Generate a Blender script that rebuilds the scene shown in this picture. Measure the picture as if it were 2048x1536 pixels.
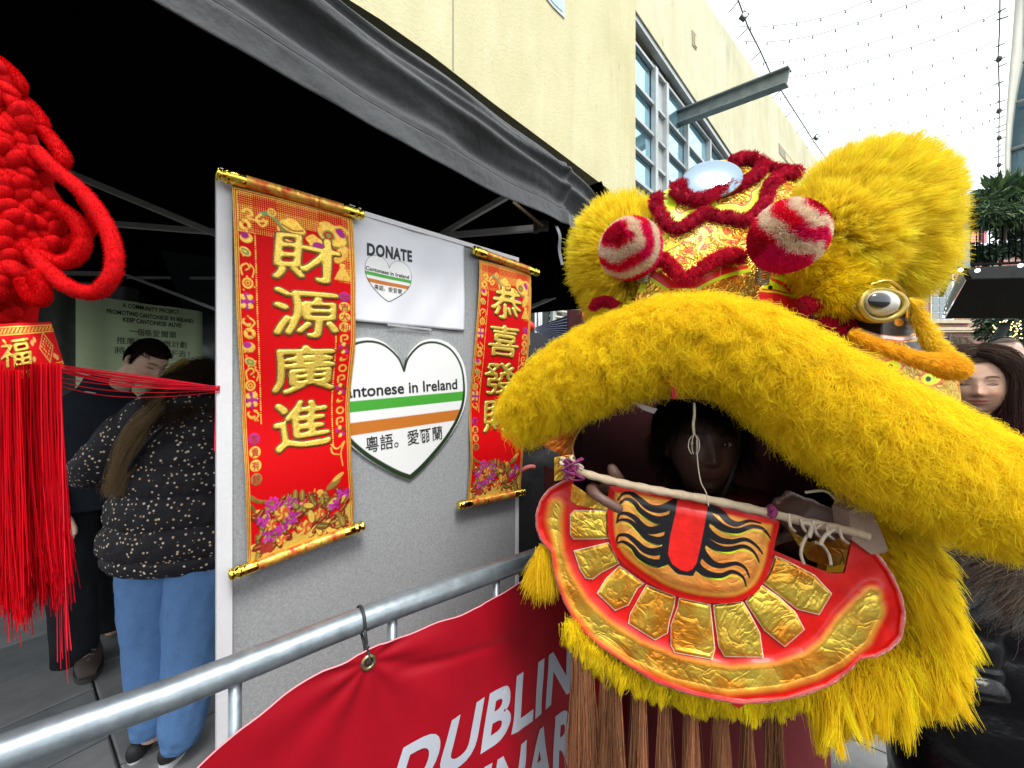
import bpy, math, random
import numpy as np
from mathutils import Vector, Matrix
from mathutils.kdtree import KDTree
from mathutils.geometry import tessellate_polygon

random.seed(7); RNG = np.random.default_rng(7)
for _o in list(bpy.data.objects): bpy.data.objects.remove(_o)
S = bpy.context.scene
COL = S.collection

# ------------------------------------------------------------------ camera
F = 769.0; CX, CY, CH = 1024.0, 768.0, 1.5
cd = bpy.data.cameras.new('camera'); cam = bpy.data.objects.new('camera', cd); COL.objects.link(cam)
cd.sensor_width = 36.0; cd.lens = 36.0 * F / 2048.0
cam.location = (0, 0, CH); cam.rotation_euler = (math.radians(90), 0, 0)
cd.clip_start = 0.02; cd.clip_end = 600
S.camera = cam
# ------------------------------------------------------------------ light: bright overcast
SUN_EL, SUN_AZ = math.radians(60), math.radians(152)
w = bpy.data.worlds.new('World'); S.world = w; w.use_nodes = True
wn = w.node_tree; bg = wn.nodes['Background']
sky = wn.nodes.new('ShaderNodeTexSky'); sky.sky_type = 'NISHITA'; sky.sun_disc = False
sky.sun_elevation = SUN_EL; sky.sun_rotation = SUN_AZ; sky.air_density = 1.0; sky.dust_density = 4.0
mx = wn.nodes.new('ShaderNodeMix'); mx.data_type = 'RGBA'
mx.inputs[0].default_value = 0.78
tc = wn.nodes.new('ShaderNodeTexCoord'); ns = wn.nodes.new('ShaderNodeTexNoise'); ns.inputs['Scale'].default_value = 1.6
ns.inputs['Detail'].default_value = 5
cr = wn.nodes.new('ShaderNodeMapRange'); cr.inputs['To Min'].default_value = 0.9; cr.inputs['To Max'].default_value = 1.06
wn.links.new(tc.outputs['Generated'], ns.inputs['Vector']); wn.links.new(ns.outputs['Fac'], cr.inputs['Value'])
vm = wn.nodes.new('ShaderNodeVectorMath'); vm.operation = 'SCALE'; vm.inputs[0].default_value = (11.3, 11.8, 12.0)
wn.links.new(cr.outputs['Result'], vm.inputs['Scale'])
wn.links.new(sky.outputs['Color'], mx.inputs[6]); wn.links.new(vm.outputs['Vector'], mx.inputs[7])
wn.links.new(mx.outputs[2], bg.inputs['Color']); bg.inputs['Strength'].default_value = 0.11
sl = bpy.data.lights.new('sun', 'SUN'); sl.energy = 2.3; sl.angle = math.radians(20); sl.color = (1.0, .985, .95)
so = bpy.data.objects.new('sun', sl); COL.objects.link(so)
_d = Vector((math.sin(SUN_AZ) * math.cos(SUN_EL), math.cos(SUN_AZ) * math.cos(SUN_EL), math.sin(SUN_EL)))
so.rotation_euler = _d.to_track_quat('Z', 'Y').to_euler()
S.view_settings.view_transform = 'Standard'; S.view_settings.look = 'None'
S.view_settings.exposure = 0.72; S.view_settings.gamma = 1.0; S.view_settings.use_curve_mapping = False
S.cycles.max_bounces = 12; S.cycles.diffuse_bounces = 9; S.cycles.glossy_bounces = 3; S.cycles.transmission_bounces = 4
S.cycles.transparent_max_bounces = 12; S.cycles.use_denoising = True; S.cycles.caustics_reflective = False
S.cycles_curves.shape = 'RIBBONS' if hasattr(S, 'cycles_curves') else None
S.cycles.use_adaptive_sampling = True; S.cycles.adaptive_threshold = 0.02

# ------------------------------------------------------------------ helpers
def P(px, py, d): return Vector(((px - CX) / F * d, d, CH - (py - CY) / F * d))
def PA(px, py, d):
    px, py, d = np.broadcast_arrays(np.asarray(px, float), np.asarray(py, float), np.asarray(d, float))
    return np.stack([(px - CX) / F * d, d, CH - (py - CY) / F * d], -1)
def nrm(a): return a / np.maximum(np.linalg.norm(a, axis=-1, keepdims=True), 1e-9)
def sst(a, b, x): t = np.clip((x - a) / (b - a), 0, 1); return t * t * (3 - 2 * t)
def lerp(a, b, t): return np.asarray(a) * (1 - t) + np.asarray(b) * t
def Z2(pts): return [(x / 2.0317 + 1040, y / 2.0317 + 780) for x, y in pts]
def Z3(pts): return [(x / 2.9257 + 1100, y / 2.925 + 780) for x, y in pts]
def Z1(pts): return [(x / 2.0317 + 1040, y / 2.0317 + 260) for x, y in pts]
def ZF(pts): return [(x / 3.657 + 1160, y / 3.657 + 290) for x, y in pts]
def ZE(pts): return [(x / 3.2 + 1560, y / 3.2 + 420) for x, y in pts]
def spline(pts, n=8, closed=False):
    p = np.array(pts, float); m = len(p); out = []
    rng = range(m if closed else m - 1)
    for i in rng:
        a, b, c, d = (p[(i - 1) % m], p[i], p[(i + 1) % m], p[(i + 2) % m]) if closed else (p[max(i - 1, 0)], p[i], p[i + 1], p[min(i + 2, m - 1)])
        for k in range(n):
            t = k / n
            out.append(.5 * ((2 * b) + (-a + c) * t + (2 * a - 5 * b + 4 * c - d) * t * t + (-a + 3 * b - 3 * c + d) * t ** 3))
    if not closed: out.append(p[-1])
    return np.array(out)
def interp(x, xs, ys): return np.interp(x, xs, ys)

MATS = {}
def _bsdf(m): return m.node_tree.nodes['Principled BSDF']
def mat(name, col, rough=.6, metal=0., var=0., vs=8., bump=0., bs=60., spec=None, sheen=0., coat=0., col2=None, detail=6., emit=None, streak=None, bdist=.01, trans=0., alpha=1., coord='Object', ior=None):
    if name in MATS: return MATS[name]
    m = bpy.data.materials.new(name); m.use_nodes = True; n = m.node_tree.nodes; l = m.node_tree.links; b = _bsdf(m)
    b.inputs['Base Color'].default_value = (*col, 1); b.inputs['Roughness'].default_value = rough; b.inputs['Metallic'].default_value = metal
    if spec is not None: b.inputs['Specular IOR Level'].default_value = spec
    if sheen: b.inputs['Sheen Weight'].default_value = sheen
    if coat: b.inputs['Coat Weight'].default_value = coat; b.inputs['Coat Roughness'].default_value = .12
    if trans: b.inputs['Transmission Weight'].default_value = trans
    if ior: b.inputs['IOR'].default_value = ior
    if alpha < 1: b.inputs['Alpha'].default_value = alpha
    if emit: b.inputs['Emission Color'].default_value = (*emit[:3], 1); b.inputs['Emission Strength'].default_value = emit[3]
    tcn = n.new('ShaderNodeTexCoord'); src = tcn.outputs[coord]
    if var or col2:
        if streak:
            mp = n.new('ShaderNodeMapping'); mp.inputs['Scale'].default_value = streak; l.new(src, mp.inputs[0]); s2 = mp.outputs[0]
        else: s2 = src
        t = n.new('ShaderNodeTexNoise'); t.inputs['Scale'].default_value = vs; t.inputs['Detail'].default_value = detail; t.inputs['Roughness'].default_value = .62; l.new(s2, t.inputs['Vector'])
        mr = n.new('ShaderNodeMapRange'); mr.inputs['From Min'].default_value = .3; mr.inputs['From Max'].default_value = .7; l.new(t.outputs['Fac'], mr.inputs['Value'])
        mi = n.new('ShaderNodeMix'); mi.data_type = 'RGBA'; l.new(mr.outputs[0], mi.inputs[0])
        c2 = col2 or tuple(min(1, c * (1 + var)) for c in col); c1 = col if col2 else tuple(c * (1 - var) for c in col)
        mi.inputs[6].default_value = (*c1, 1); mi.inputs[7].default_value = (*c2, 1); l.new(mi.outputs[2], b.inputs['Base Color'])
    if bump:
        t = n.new('ShaderNodeTexNoise'); t.inputs['Scale'].default_value = bs; t.inputs['Detail'].default_value = 5; l.new(src, t.inputs['Vector'])
        bm = n.new('ShaderNodeBump'); bm.inputs['Strength'].default_value = bump; bm.inputs['Distance'].default_value = bdist; l.new(t.outputs['Fac'], bm.inputs['Height']); l.new(bm.outputs[0], b.inputs['Normal'])
    MATS[name] = m; return m

def paint_mat(name, foil_rough=.22, paint_rough=.38, crinkle=.5, cs=22., gbump=.0, coat=.1, spec=.35, dirt=1., metal=.78):
    """vertex colour 'col' + 'foil' mask (metal leaf, crinkled) """
    if name in MATS: return MATS[name]
    m = bpy.data.materials.new(name); m.use_nodes = True; n = m.node_tree.nodes; l = m.node_tree.links; b = _bsdf(m)
    a = n.new('ShaderNodeAttribute'); a.attribute_name = 'col'; f = n.new('ShaderNodeAttribute'); f.attribute_name = 'foil'
    t = n.new('ShaderNodeTexCoord')
    t3 = n.new('ShaderNodeTexNoise'); t3.inputs['Scale'].default_value = cs * .8; t3.inputs['Detail'].default_value = 4; l.new(t.outputs['Object'], t3.inputs['Vector'])
    mi0 = n.new('ShaderNodeMix'); mi0.data_type = 'RGBA'; mi0.blend_type = 'MULTIPLY'
    rp = n.new('ShaderNodeValToRGB'); rp.color_ramp.elements[0].position = .38; rp.color_ramp.elements[0].color = (.95, .5, .3, 1); rp.color_ramp.elements[1].position = .55; rp.color_ramp.elements[1].color = (1, 1, 1, 1)
    l.new(t3.outputs['Fac'], rp.inputs[0]); l.new(a.outputs['Color'], mi0.inputs[6]); l.new(rp.outputs[0], mi0.inputs[7]); l.new(f.outputs['Fac'], mi0.inputs[0])
    dz = n.new('ShaderNodeTexNoise'); dz.inputs['Scale'].default_value = cs * 1.3; dz.inputs['Detail'].default_value = 9; dz.inputs['Roughness'].default_value = .7; l.new(t.outputs['Object'], dz.inputs['Vector'])
    dr = n.new('ShaderNodeMapRange'); dr.inputs['From Min'].default_value = .3; dr.inputs['From Max'].default_value = .7; dr.inputs['To Min'].default_value = 1 - .38 * dirt; dr.inputs['To Max'].default_value = 1 + .12 * dirt; l.new(dz.outputs['Fac'], dr.inputs['Value'])
    vms = n.new('ShaderNodeVectorMath'); vms.operation = 'SCALE'; l.new(mi0.outputs[2], vms.inputs[0]); l.new(dr.outputs[0], vms.inputs['Scale']); l.new(vms.outputs[0], b.inputs['Base Color']); fm = n.new('ShaderNodeMath'); fm.operation = 'MULTIPLY'; fm.inputs[1].default_value = metal; l.new(f.outputs['Fac'], fm.inputs[0]); l.new(fm.outputs[0], b.inputs['Metallic'])
    mr = n.new('ShaderNodeMapRange'); mr.inputs['To Min'].default_value = paint_rough; mr.inputs['To Max'].default_value = foil_rough
    l.new(f.outputs['Fac'], mr.inputs['Value']); l.new(mr.outputs[0], b.inputs['Roughness'])
    n1 = n.new('ShaderNodeTexNoise'); n1.inputs['Scale'].default_value = cs * .6; n1.inputs['Detail'].default_value = 3; n1.inputs['Distortion'].default_value = 1.5; l.new(t.outputs['Object'], n1.inputs['Vector'])
    mpp = n.new('ShaderNodeVectorMath'); mpp.operation = 'ADD'; l.new(t.outputs['Object'], mpp.inputs[0])
    sc = n.new('ShaderNodeVectorMath'); sc.operation = 'SCALE'; sc.inputs['Scale'].default_value = .12; l.new(n1.outputs['Color'], sc.inputs[0]); l.new(sc.outputs[0], mpp.inputs[1])
    v = n.new('ShaderNodeTexVoronoi'); v.feature = 'DISTANCE_TO_EDGE'; v.inputs['Scale'].default_value = cs; l.new(mpp.outputs[0], v.inputs['Vector'])
    w2 = n.new('ShaderNodeMath'); w2.operation = 'POWER'; w2.inputs[1].default_value = .5; l.new(v.outputs['Distance'], w2.inputs[0])
    n2 = n.new('ShaderNodeTexNoise'); n2.inputs['Scale'].default_value = cs * 5; n2.inputs['Detail'].default_value = 4; n2.inputs['Distortion'].default_value = 1.; l.new(t.outputs['Object'], n2.inputs['Vector'])
    ad = n.new('ShaderNodeMath'); ad.operation = 'MULTIPLY_ADD'; ad.inputs[1].default_value = .35; l.new(n2.outputs['Fac'], ad.inputs[0]); l.new(w2.outputs[0], ad.inputs[2])
    st = n.new('ShaderNodeMapRange'); st.inputs['To Min'].default_value = crinkle * .12 + gbump; st.inputs['To Max'].default_value = crinkle; l.new(f.outputs['Fac'], st.inputs['Value'])
    bm = n.new('ShaderNodeBump'); bm.inputs['Distance'].default_value = .006; l.new(ad.outputs[0], bm.inputs['Height']); l.new(st.outputs[0], bm.inputs['Strength']); l.new(bm.outputs[0], b.inputs['Normal'])
    b.inputs['Coat Weight'].default_value = coat; b.inputs['Coat Roughness'].default_value = .2; b.inputs['Specular IOR Level'].default_value = spec
    MATS[name] = m; return m

def link(o, parent=None):
    COL.objects.link(o)
    if parent is not None: o.parent = parent
    return o
def tag(o, label=None, cat=None, group=None, kind=None):
    if label: o['label'] = label
    if cat: o['category'] = cat
    if group: o['group'] = group
    if kind: o['kind'] = kind
    return o
def empty(name, label, cat, group=None, loc=(0, 0, 0), kind=None):
    o = bpy.data.objects.new(name, None); o.empty_display_size = .1; o.location = loc; link(o); return tag(o, label, cat, group, kind)
def inv(parent):
    """world-space geometry under a parent placed anywhere: offset"""
    return parent
def mesh(name, V, Fc, m=None, parent=None, smooth=True, label=None, kind=None, col=None, foil=None, me_only=False):
    V = np.asarray(V, float)
    off = np.zeros(3)
    p = parent
    while p is not None: off += np.array(p.location); p = p.parent
    me = bpy.data.meshes.new(name)
    if isinstance(Fc, np.ndarray):
        k = Fc.shape[1]; me.vertices.add(len(V)); me.vertices.foreach_set('co', (V - off).astype('f').ravel())
        me.loops.add(Fc.size); me.loops.foreach_set('vertex_index', Fc.astype('i').ravel())
        me.polygons.add(len(Fc)); me.polygons.foreach_set('loop_start', np.arange(0, Fc.size, k, dtype='i'))
        me.polygons.foreach_set('loop_total', np.full(len(Fc), k, 'i')); me.update(calc_edges=True)
    else:
        me.from_pydata([tuple(v) for v in (V - off)], [], [tuple(f) for f in Fc]); me.update()
    me.polygons.foreach_set('use_smooth', np.full(len(me.polygons), smooth))
    if col is not None:
        a = me.color_attributes.new('col', 'FLOAT_COLOR', 'POINT'); c = np.ones((len(V), 4), 'f'); c[:, :3] = col; a.data.foreach_set('color', c.ravel())
    if foil is not None:
        a = me.attributes.new('foil', 'FLOAT', 'POINT'); a.data.foreach_set('value', np.broadcast_to(np.asarray(foil, 'f'), (len(V),)).copy())
    if m: me.materials.append(m)
    if me_only: return me
    o = bpy.data.objects.new(name, me); link(o, parent)
    if label: o['label'] = label
    if kind: o['kind'] = kind
    return o
class MB:
    def __init__(s): s.v = []; s.f = []; s.n = 0
    def add(s, V, Fc):
        V = np.asarray(V, float); s.v.append(V); s.f += [tuple(int(i) + s.n for i in f) for f in Fc]; s.n += len(V); return s
    def box(s, c, size, rx=None):
        c = np.array(c, float); h = np.array(size, float) / 2
        V = np.array([[x, y, z] for x in (-1, 1) for y in (-1, 1) for z in (-1, 1)]) * h
        if rx is not None: V = V @ np.array(rx).T
        return s.add(V + c, [(0, 1, 3, 2), (4, 6, 7, 5), (0, 4, 5, 1), (2, 3, 7, 6), (0, 2, 6, 4), (1, 5, 7, 3)])
    def beam(s, a, b, wd, ht, up=(0, 0, 1)):
        a = np.array(a, float); b = np.array(b, float); d = b - a; L = np.linalg.norm(d); d /= L; u = np.cross(d, up)
        if np.linalg.norm(u) < 1e-5: u = np.cross(d, (1, 0, 0))
        u /= np.linalg.norm(u); v = np.cross(u, d); return s.box((a + b) / 2, (L, wd, ht), np.stack([d, u, v], 1))
    def tube(s, pts, r, seg=10, cap=True, closed=False):
        V, Fc = tube(pts, r, seg, cap, closed); return s.add(V, Fc)
    def ell(s, c, r, seg=12, rings=8, rot=None):
        V, Fc = ellipsoid(c, r, seg, rings, rot); return s.add(V, Fc)
    def build(s, name, m=None, parent=None, smooth=False, **k): return mesh(name, np.concatenate(s.v), s.f, m, parent, smooth, **k)
def tube(pts, r, seg=10, cap=True, closed=False, ry=None):
    p = np.array([tuple(q) for q in pts], float); n = len(p); r = np.broadcast_to(np.asarray(r, float), (n,)); ry = r if ry is None else np.broadcast_to(np.asarray(ry, float), (n,))
    t = np.gradient(p, axis=0) if not closed else (np.roll(p, -1, 0) - np.roll(p, 1, 0)); t = nrm(t)
    u = np.cross(t[0], (0, 0, 1.)); 
    if np.linalg.norm(u) < .1: u = np.cross(t[0], (1., 0, 0))
    u = u / np.linalg.norm(u); us = []
    for i in range(n):
        u = u - t[i] * np.dot(u, t[i]); u = u / np.linalg.norm(u); us.append(u)
    us = np.array(us); vs = np.cross(t, us); a = np.linspace(0, 2 * np.pi, seg, endpoint=False)
    V = p[:, None] + us[:, None] * (np.cos(a)[None, :, None] * r[:, None, None]) + vs[:, None] * (np.sin(a)[None, :, None] * ry[:, None, None])
    V = V.reshape(-1, 3); Fc = []
    for i in range(n if closed else n - 1):
        j = (i + 1) % n
        for k in range(seg): k2 = (k + 1) % seg; Fc.append((i * seg + k, i * seg + k2, j * seg + k2, j * seg + k))
    if cap and not closed:
        V = np.vstack([V, p[0], p[-1]]); A = n * seg
        for k in range(seg): Fc.append((A, (k + 1) % seg, k)); Fc.append((A + 1, (n - 1) * seg + k, (n - 1) * seg + (k + 1) % seg))
    return V, Fc
def ellipsoid(c, r, seg=16, rings=10, rot=None):
    V = [(0, 0, 1.)]
    for i in range(1, rings):
        th = math.pi * i / rings
        for k in range(seg): ph = 2 * math.pi * k / seg; V.append((math.sin(th) * math.cos(ph), math.sin(th) * math.sin(ph), math.cos(th)))
    V.append((0, 0, -1.)); Fc = []
    for k in range(seg): Fc.append((0, 1 + k, 1 + (k + 1) % seg))
    for i in range(rings - 2):
        for k in range(seg): a = 1 + i * seg; Fc.append((a + k, a + seg + k, a + seg + (k + 1) % seg, a + (k + 1) % seg))
    L = len(V) - 1; a = 1 + (rings - 2) * seg
    for k in range(seg): Fc.append((L, a + (k + 1) % seg, a + k))
    V = np.array(V) * np.array(r, float)
    if rot is not None: V = V @ np.array(rot, float).T
    return V + np.array(c, float), Fc
def lathe(profile, seg, origin, axis):
    """profile [(t along axis, radius)]"""
    ax = nrm(np.array(axis, float)); u = np.cross(ax, (0, 0, 1.)) if abs(ax[2]) < .9 else np.cross(ax, (1., 0, 0)); u = nrm(u); v = np.cross(ax, u)
    a = np.linspace(0, 2 * np.pi, seg, endpoint=False); V = []
    for t, r in profile: V.append(np.array(origin) + ax * t + u * (np.cos(a) * r)[:, None] + v * (np.sin(a) * r)[:, None])
    V = np.concatenate(V); Fc = []
    for i in range(len(profile) - 1):
        for k in range(seg): Fc.append((i * seg + k, i * seg + (k + 1) % seg, (i + 1) * seg + (k + 1) % seg, (i + 1) * seg + k))
    return V, Fc
def inpoly(x, y, poly):
    poly = np.array(poly); ins = np.zeros(x.shape, bool); n = len(poly)
    for i in range(n):
        x1, y1 = poly[i]; x2, y2 = poly[(i + 1) % n]
        if y1 == y2: continue
        c = ((y1 > y) != (y2 > y)) & (x < (x2 - x1) * (y - y1) / (y2 - y1) + x1); ins ^= c
    return ins
def segdist(x, y, pts, closed=False, widths=None):
    """distance to polyline (minus interpolated width)"""
    pts = np.array(pts, float); n = len(pts); best = np.full(x.shape, 1e9)
    for i in range(n if closed else n - 1):
        a = pts[i]; b = pts[(i + 1) % n]; d = b - a; L = d @ d
        t = np.clip(((x - a[0]) * d[0] + (y - a[1]) * d[1]) / max(L, 1e-9), 0, 1)
        q = np.hypot(x - a[0] - t * d[0], y - a[1] - t * d[1])
        if widths is not None: q = q - (widths[i] * (1 - t) + widths[(i + 1) % n] * t)
        best = np.minimum(best, q)
    return best
def sdf(x, y, poly):
    d = segdist(x, y, poly, True); return np.where(inpoly(x, y, poly), d, -d)
def fgrid(nu, nv, keep=None):
    i = np.arange(nv - 1)[:, None] * nu + np.arange(nu - 1)[None]; Fc = np.stack([i, i + 1, i + nu + 1, i + nu], -1)
    if keep is not None: Fc = Fc[keep[:-1, :-1] | keep[1:, 1:] | keep[1:, :-1] | keep[:-1, 1:]] if keep.dtype == bool else Fc
    return Fc.reshape(-1, 4)
def compact(V, Fc, *attrs):
    used = np.unique(Fc); mp = np.full(len(V), -1); mp[used] = np.arange(len(used)); return (V[used], mp[Fc]) + tuple(a[used] for a in attrs)
def patch(name, poly, pos, colf, m, parent, step=1.3, thick=.003, label=None, front=1, snap=True):
    """grid over a 2-D outline, lifted into space by pos(x,y), painted by colf(x,y)->(rgb,foil)"""
    poly = np.array(poly); x0, y0 = poly.min(0) - step; x1, y1 = poly.max(0) + step
    nx = max(3, int((x1 - x0) / step) + 1); ny = max(3, int((y1 - y0) / step) + 1)
    X, Y = np.meshgrid(np.linspace(x0, x1, nx), np.linspace(y0, y1, ny)); ins = inpoly(X, Y, poly)
    Fi = fgrid(nx, ny); kf = ins.ravel()[Fi].sum(1) >= 2; Fi = Fi[kf]
    if snap:                      # pull outside vertices onto the outline
        out = ~ins.ravel(); us = np.zeros(nx * ny, bool); us[np.unique(Fi)] = True; idx = np.where(out & us)[0]
        xx = X.ravel().copy(); yy = Y.ravel().copy(); px = xx[idx]; py = yy[idx]; best = np.full(len(idx), 1e9); bx = px.copy(); by = py.copy(); n = len(poly)
        for i in range(n):
            a = poly[i]; b = poly[(i + 1) % n]; d = b - a; t = np.clip(((px - a[0]) * d[0] + (py - a[1]) * d[1]) / max(d @ d, 1e-9), 0, 1)
            qx = a[0] + t * d[0]; qy = a[1] + t * d[1]; q = np.hypot(px - qx, py - qy); w_ = q < best; best[w_] = q[w_]; bx[w_] = qx[w_]; by[w_] = qy[w_]
        xx[idx] = bx; yy[idx] = by; X = xx.reshape(X.shape); Y = yy.reshape(Y.shape)
    V = pos(X, Y).reshape(-1, 3); c, f = colf(X, Y); c = np.broadcast_to(c, X.shape + (3,)).reshape(-1, 3); f = np.broadcast_to(f, X.shape).ravel()
    V, Fi, c, f = compact(V, Fi, c, f)
    o = mesh(name, V, Fi, m, parent, True, label=label, col=c, foil=f)
    if thick:
        s = o.modifiers.new('s', 'SOLIDIFY'); s.thickness = thick; s.offset = front
    return o
def cmix(c, m, new):
    """blend colour array c toward new by mask m"""
    return c * (1 - m[..., None]) + np.asarray(new, float) * m[..., None]

class Plane:
    """vertical plane through plan points a, b"""
    def __init__(s, a, b):
        s.o = np.array([a[0], a[1], 0.]); d = np.array([b[0] - a[0], b[1] - a[1], 0.]); s.u = d / np.linalg.norm(d); s.n = np.array([s.u[1], -s.u[0], 0.])
        if s.n @ (-s.o) < 0: s.n = -s.n
    def st(s, px, py):
        px = np.asarray(px, float); py = np.asarray(py, float); r0 = (px - CX) / F
        # o + t u = y*(r0,1)
        t = (s.o[0] - r0 * s.o[1]) / (r0 * s.u[1] - s.u[0]); y = s.o[1] + t * s.u[1]
        return t, CH - (py - CY) / F * y
    def at(s, t, z, off=0.):
        t, z, off = np.broadcast_arrays(np.asarray(t, float), np.asarray(z, float), np.asarray(off, float))
        return s.o + t[..., None] * s.u + z[..., None] * np.array([0, 0, 1.]) + off[..., None] * s.n
    def px(s, px, py, off=0.):
        t, z = s.st(px, py); return s.at(t, z, off)
def text(name, body, fn, m, parent, size=1., bold=.0, extrude=0., align='LEFT', shear=0., space=1., label=None, warp=None, res=4, smooth=False, bevel=0., cut=0.):
    c = bpy.data.curves.new('t', 'FONT'); c.body = body; c.size = size; c.offset = bold; c.extrude = extrude; c.align_x = align; c.shear = shear; c.space_character = space; c.resolution_u = res
    if bevel: c.bevel_depth = bevel; c.bevel_resolution = 2
    o = bpy.data.objects.new('t', c); me = o.to_mesh(); n = len(me.vertices); co = np.empty(n * 3, 'f'); me.vertices.foreach_get('co', co); co = co.reshape(-1, 3).astype(float)
    Fc = [tuple(p.vertices) for p in me.polygons]
    if cut:
        import bmesh
        bm = bmesh.new(); bm.from_mesh(me); bmesh.ops.triangulate(bm, faces=bm.faces[:])
        for _ in range(6):
            ed = [e for e in bm.edges if e.calc_length() > cut]
            if not ed: break
            bmesh.ops.subdivide_edges(bm, edges=ed, cuts=1); bmesh.ops.triangulate(bm, faces=[f for f in bm.faces if len(f.verts) > 3])
        bm.verts.ensure_lookup_table(); co = np.array([tuple(v.co) for v in bm.verts]); Fc = [tuple(v.index for v in f.verts) for f in bm.faces]; bm.free()
    o.to_mesh_clear(); bpy.data.objects.remove(o); bpy.data.curves.remove(c)
    if warp: co = warp(co)
    return mesh(name, fn(co), Fc, m, parent, smooth, label=label)
def plate(name, poly3, thick, m, parent=None, smooth=False, **k):
    """extruded polygon; poly3 world points, thickness vector"""
    p = np.array([tuple(q) for q in poly3], float); n = len(p); tv = np.array(thick, float); V = np.vstack([p, p + tv])
    tri = tessellate_polygon([[Vector(q) for q in p]]); Fc = [tuple(t) for t in tri] + [tuple(n + i for i in reversed(t)) for t in tri] + [(i, (i + 1) % n, n + (i + 1) % n, n + i) for i in range(n)]
    return mesh(name, V, Fc, m, parent, smooth, **k)

# ------------------------------------------------------------------ fur
def hair_mat(name, rough=.5, trans=.35, spec=.25, var=.16, use_tint=True):
    if name in MATS: return MATS[name]
    m = bpy.data.materials.new(name); m.use_nodes = True; n = m.node_tree.nodes; l = m.node_tree.links; n.remove(_bsdf(m)); out = n['Material Output']
    a = n.new('ShaderNodeAttribute'); a.attribute_name = 'tint'
    h = n.new('ShaderNodeHairInfo'); mr = n.new('ShaderNodeMapRange'); mr.inputs['To Min'].default_value = 1 - var; mr.inputs['To Max'].default_value = 1 + var * .5; l.new(h.outputs['Random'], mr.inputs['Value'])
    vm = n.new('ShaderNodeVectorMath'); vm.operation = 'SCALE'; l.new(a.outputs['Color'], vm.inputs[0]); l.new(mr.outputs[0], vm.inputs['Scale'])
    d = n.new('ShaderNodeBsdfDiffuse'); t = n.new('ShaderNodeBsdfTranslucent'); g = n.new('ShaderNodeBsdfGlossy'); g.inputs['Roughness'].default_value = rough; g.inputs['Color'].default_value = (1, .9, .55, 1)
    l.new(vm.outputs[0], d.inputs[0]); l.new(vm.outputs[0], t.inputs[0])
    m1 = n.new('ShaderNodeMixShader'); m1.inputs[0].default_value = trans; l.new(d.outputs[0], m1.inputs[1]); l.new(t.outputs[0], m1.inputs[2])
    fr = n.new('ShaderNodeFresnel'); fr.inputs[0].default_value = 1.35; mu = n.new('ShaderNodeMath'); mu.operation = 'MULTIPLY'; mu.inputs[1].default_value = spec; l.new(fr.outputs[0], mu.inputs[0])
    m2 = n.new('ShaderNodeMixShader'); l.new(mu.outputs[0], m2.inputs[0]); l.new(m1.outputs[0], m2.inputs[1]); l.new(g.outputs[0], m2.inputs[2])
    l.new(m2.outputs[0], out.inputs['Surface']); MATS[name] = m; return m
def mesh_arrays(V, Fc):
    V = np.asarray(V, float); T = []
    for f in Fc:
        for k in range(1, len(f) - 1): T.append((f[0], f[k], f[k + 1]))
    return V, np.array(T)
def vnormals(V, T):
    fn = np.cross(V[T[:, 1]] - V[T[:, 0]], V[T[:, 2]] - V[T[:, 0]]); N = np.zeros_like(V)
    for k in range(3): np.add.at(N, T[:, k], fn)
    return nrm(N)
def scatter(V, T, n, center=None):
    N = vnormals(V, T); A = np.linalg.norm(np.cross(V[T[:, 1]] - V[T[:, 0]], V[T[:, 2]] - V[T[:, 0]]), axis=1); i = RNG.choice(len(T), n, p=A / A.sum())
    a = RNG.random((n, 1)); b = RNG.random((n, 1)); s = a + b > 1; a = np.where(s, 1 - a, a); b = np.where(s, 1 - b, b)
    t = T[i]; p = V[t[:, 0]] * (1 - a - b) + V[t[:, 1]] * a + V[t[:, 2]] * b; q = nrm(N[t[:, 0]] * (1 - a - b) + N[t[:, 1]] * a + N[t[:, 2]] * b)
    return p, q
def curves(name, pts, rad, tint, m, parent, label=None, kind=None):
    """pts (N,K,3) rad (K,) or (N,K)"""
    N, K, _ = pts.shape; off = np.zeros(3); p = parent
    while p is not None: off += np.array(p.location); p = p.parent
    hc = bpy.data.hair_curves.new(name); hc.add_curves([K] * N)
    hc.position_data.foreach_set('vector', (pts - off).astype('f').ravel())
    a = hc.attributes.get('radius') or hc.attributes.new('radius', 'FLOAT', 'POINT'); a.data.foreach_set('value', np.broadcast_to(rad, (N, K)).astype('f').ravel().copy())
    t = hc.attributes.new('tint', 'FLOAT_COLOR', 'CURVE'); c = np.ones((N, 4), 'f'); c[:, :3] = tint; t.data.foreach_set('color', c.ravel())
    hc.materials.append(m); o = bpy.data.objects.new(name, hc); link(o, parent)
    if label: o['label'] = label
    if kind: o['kind'] = kind
    return o
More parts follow.
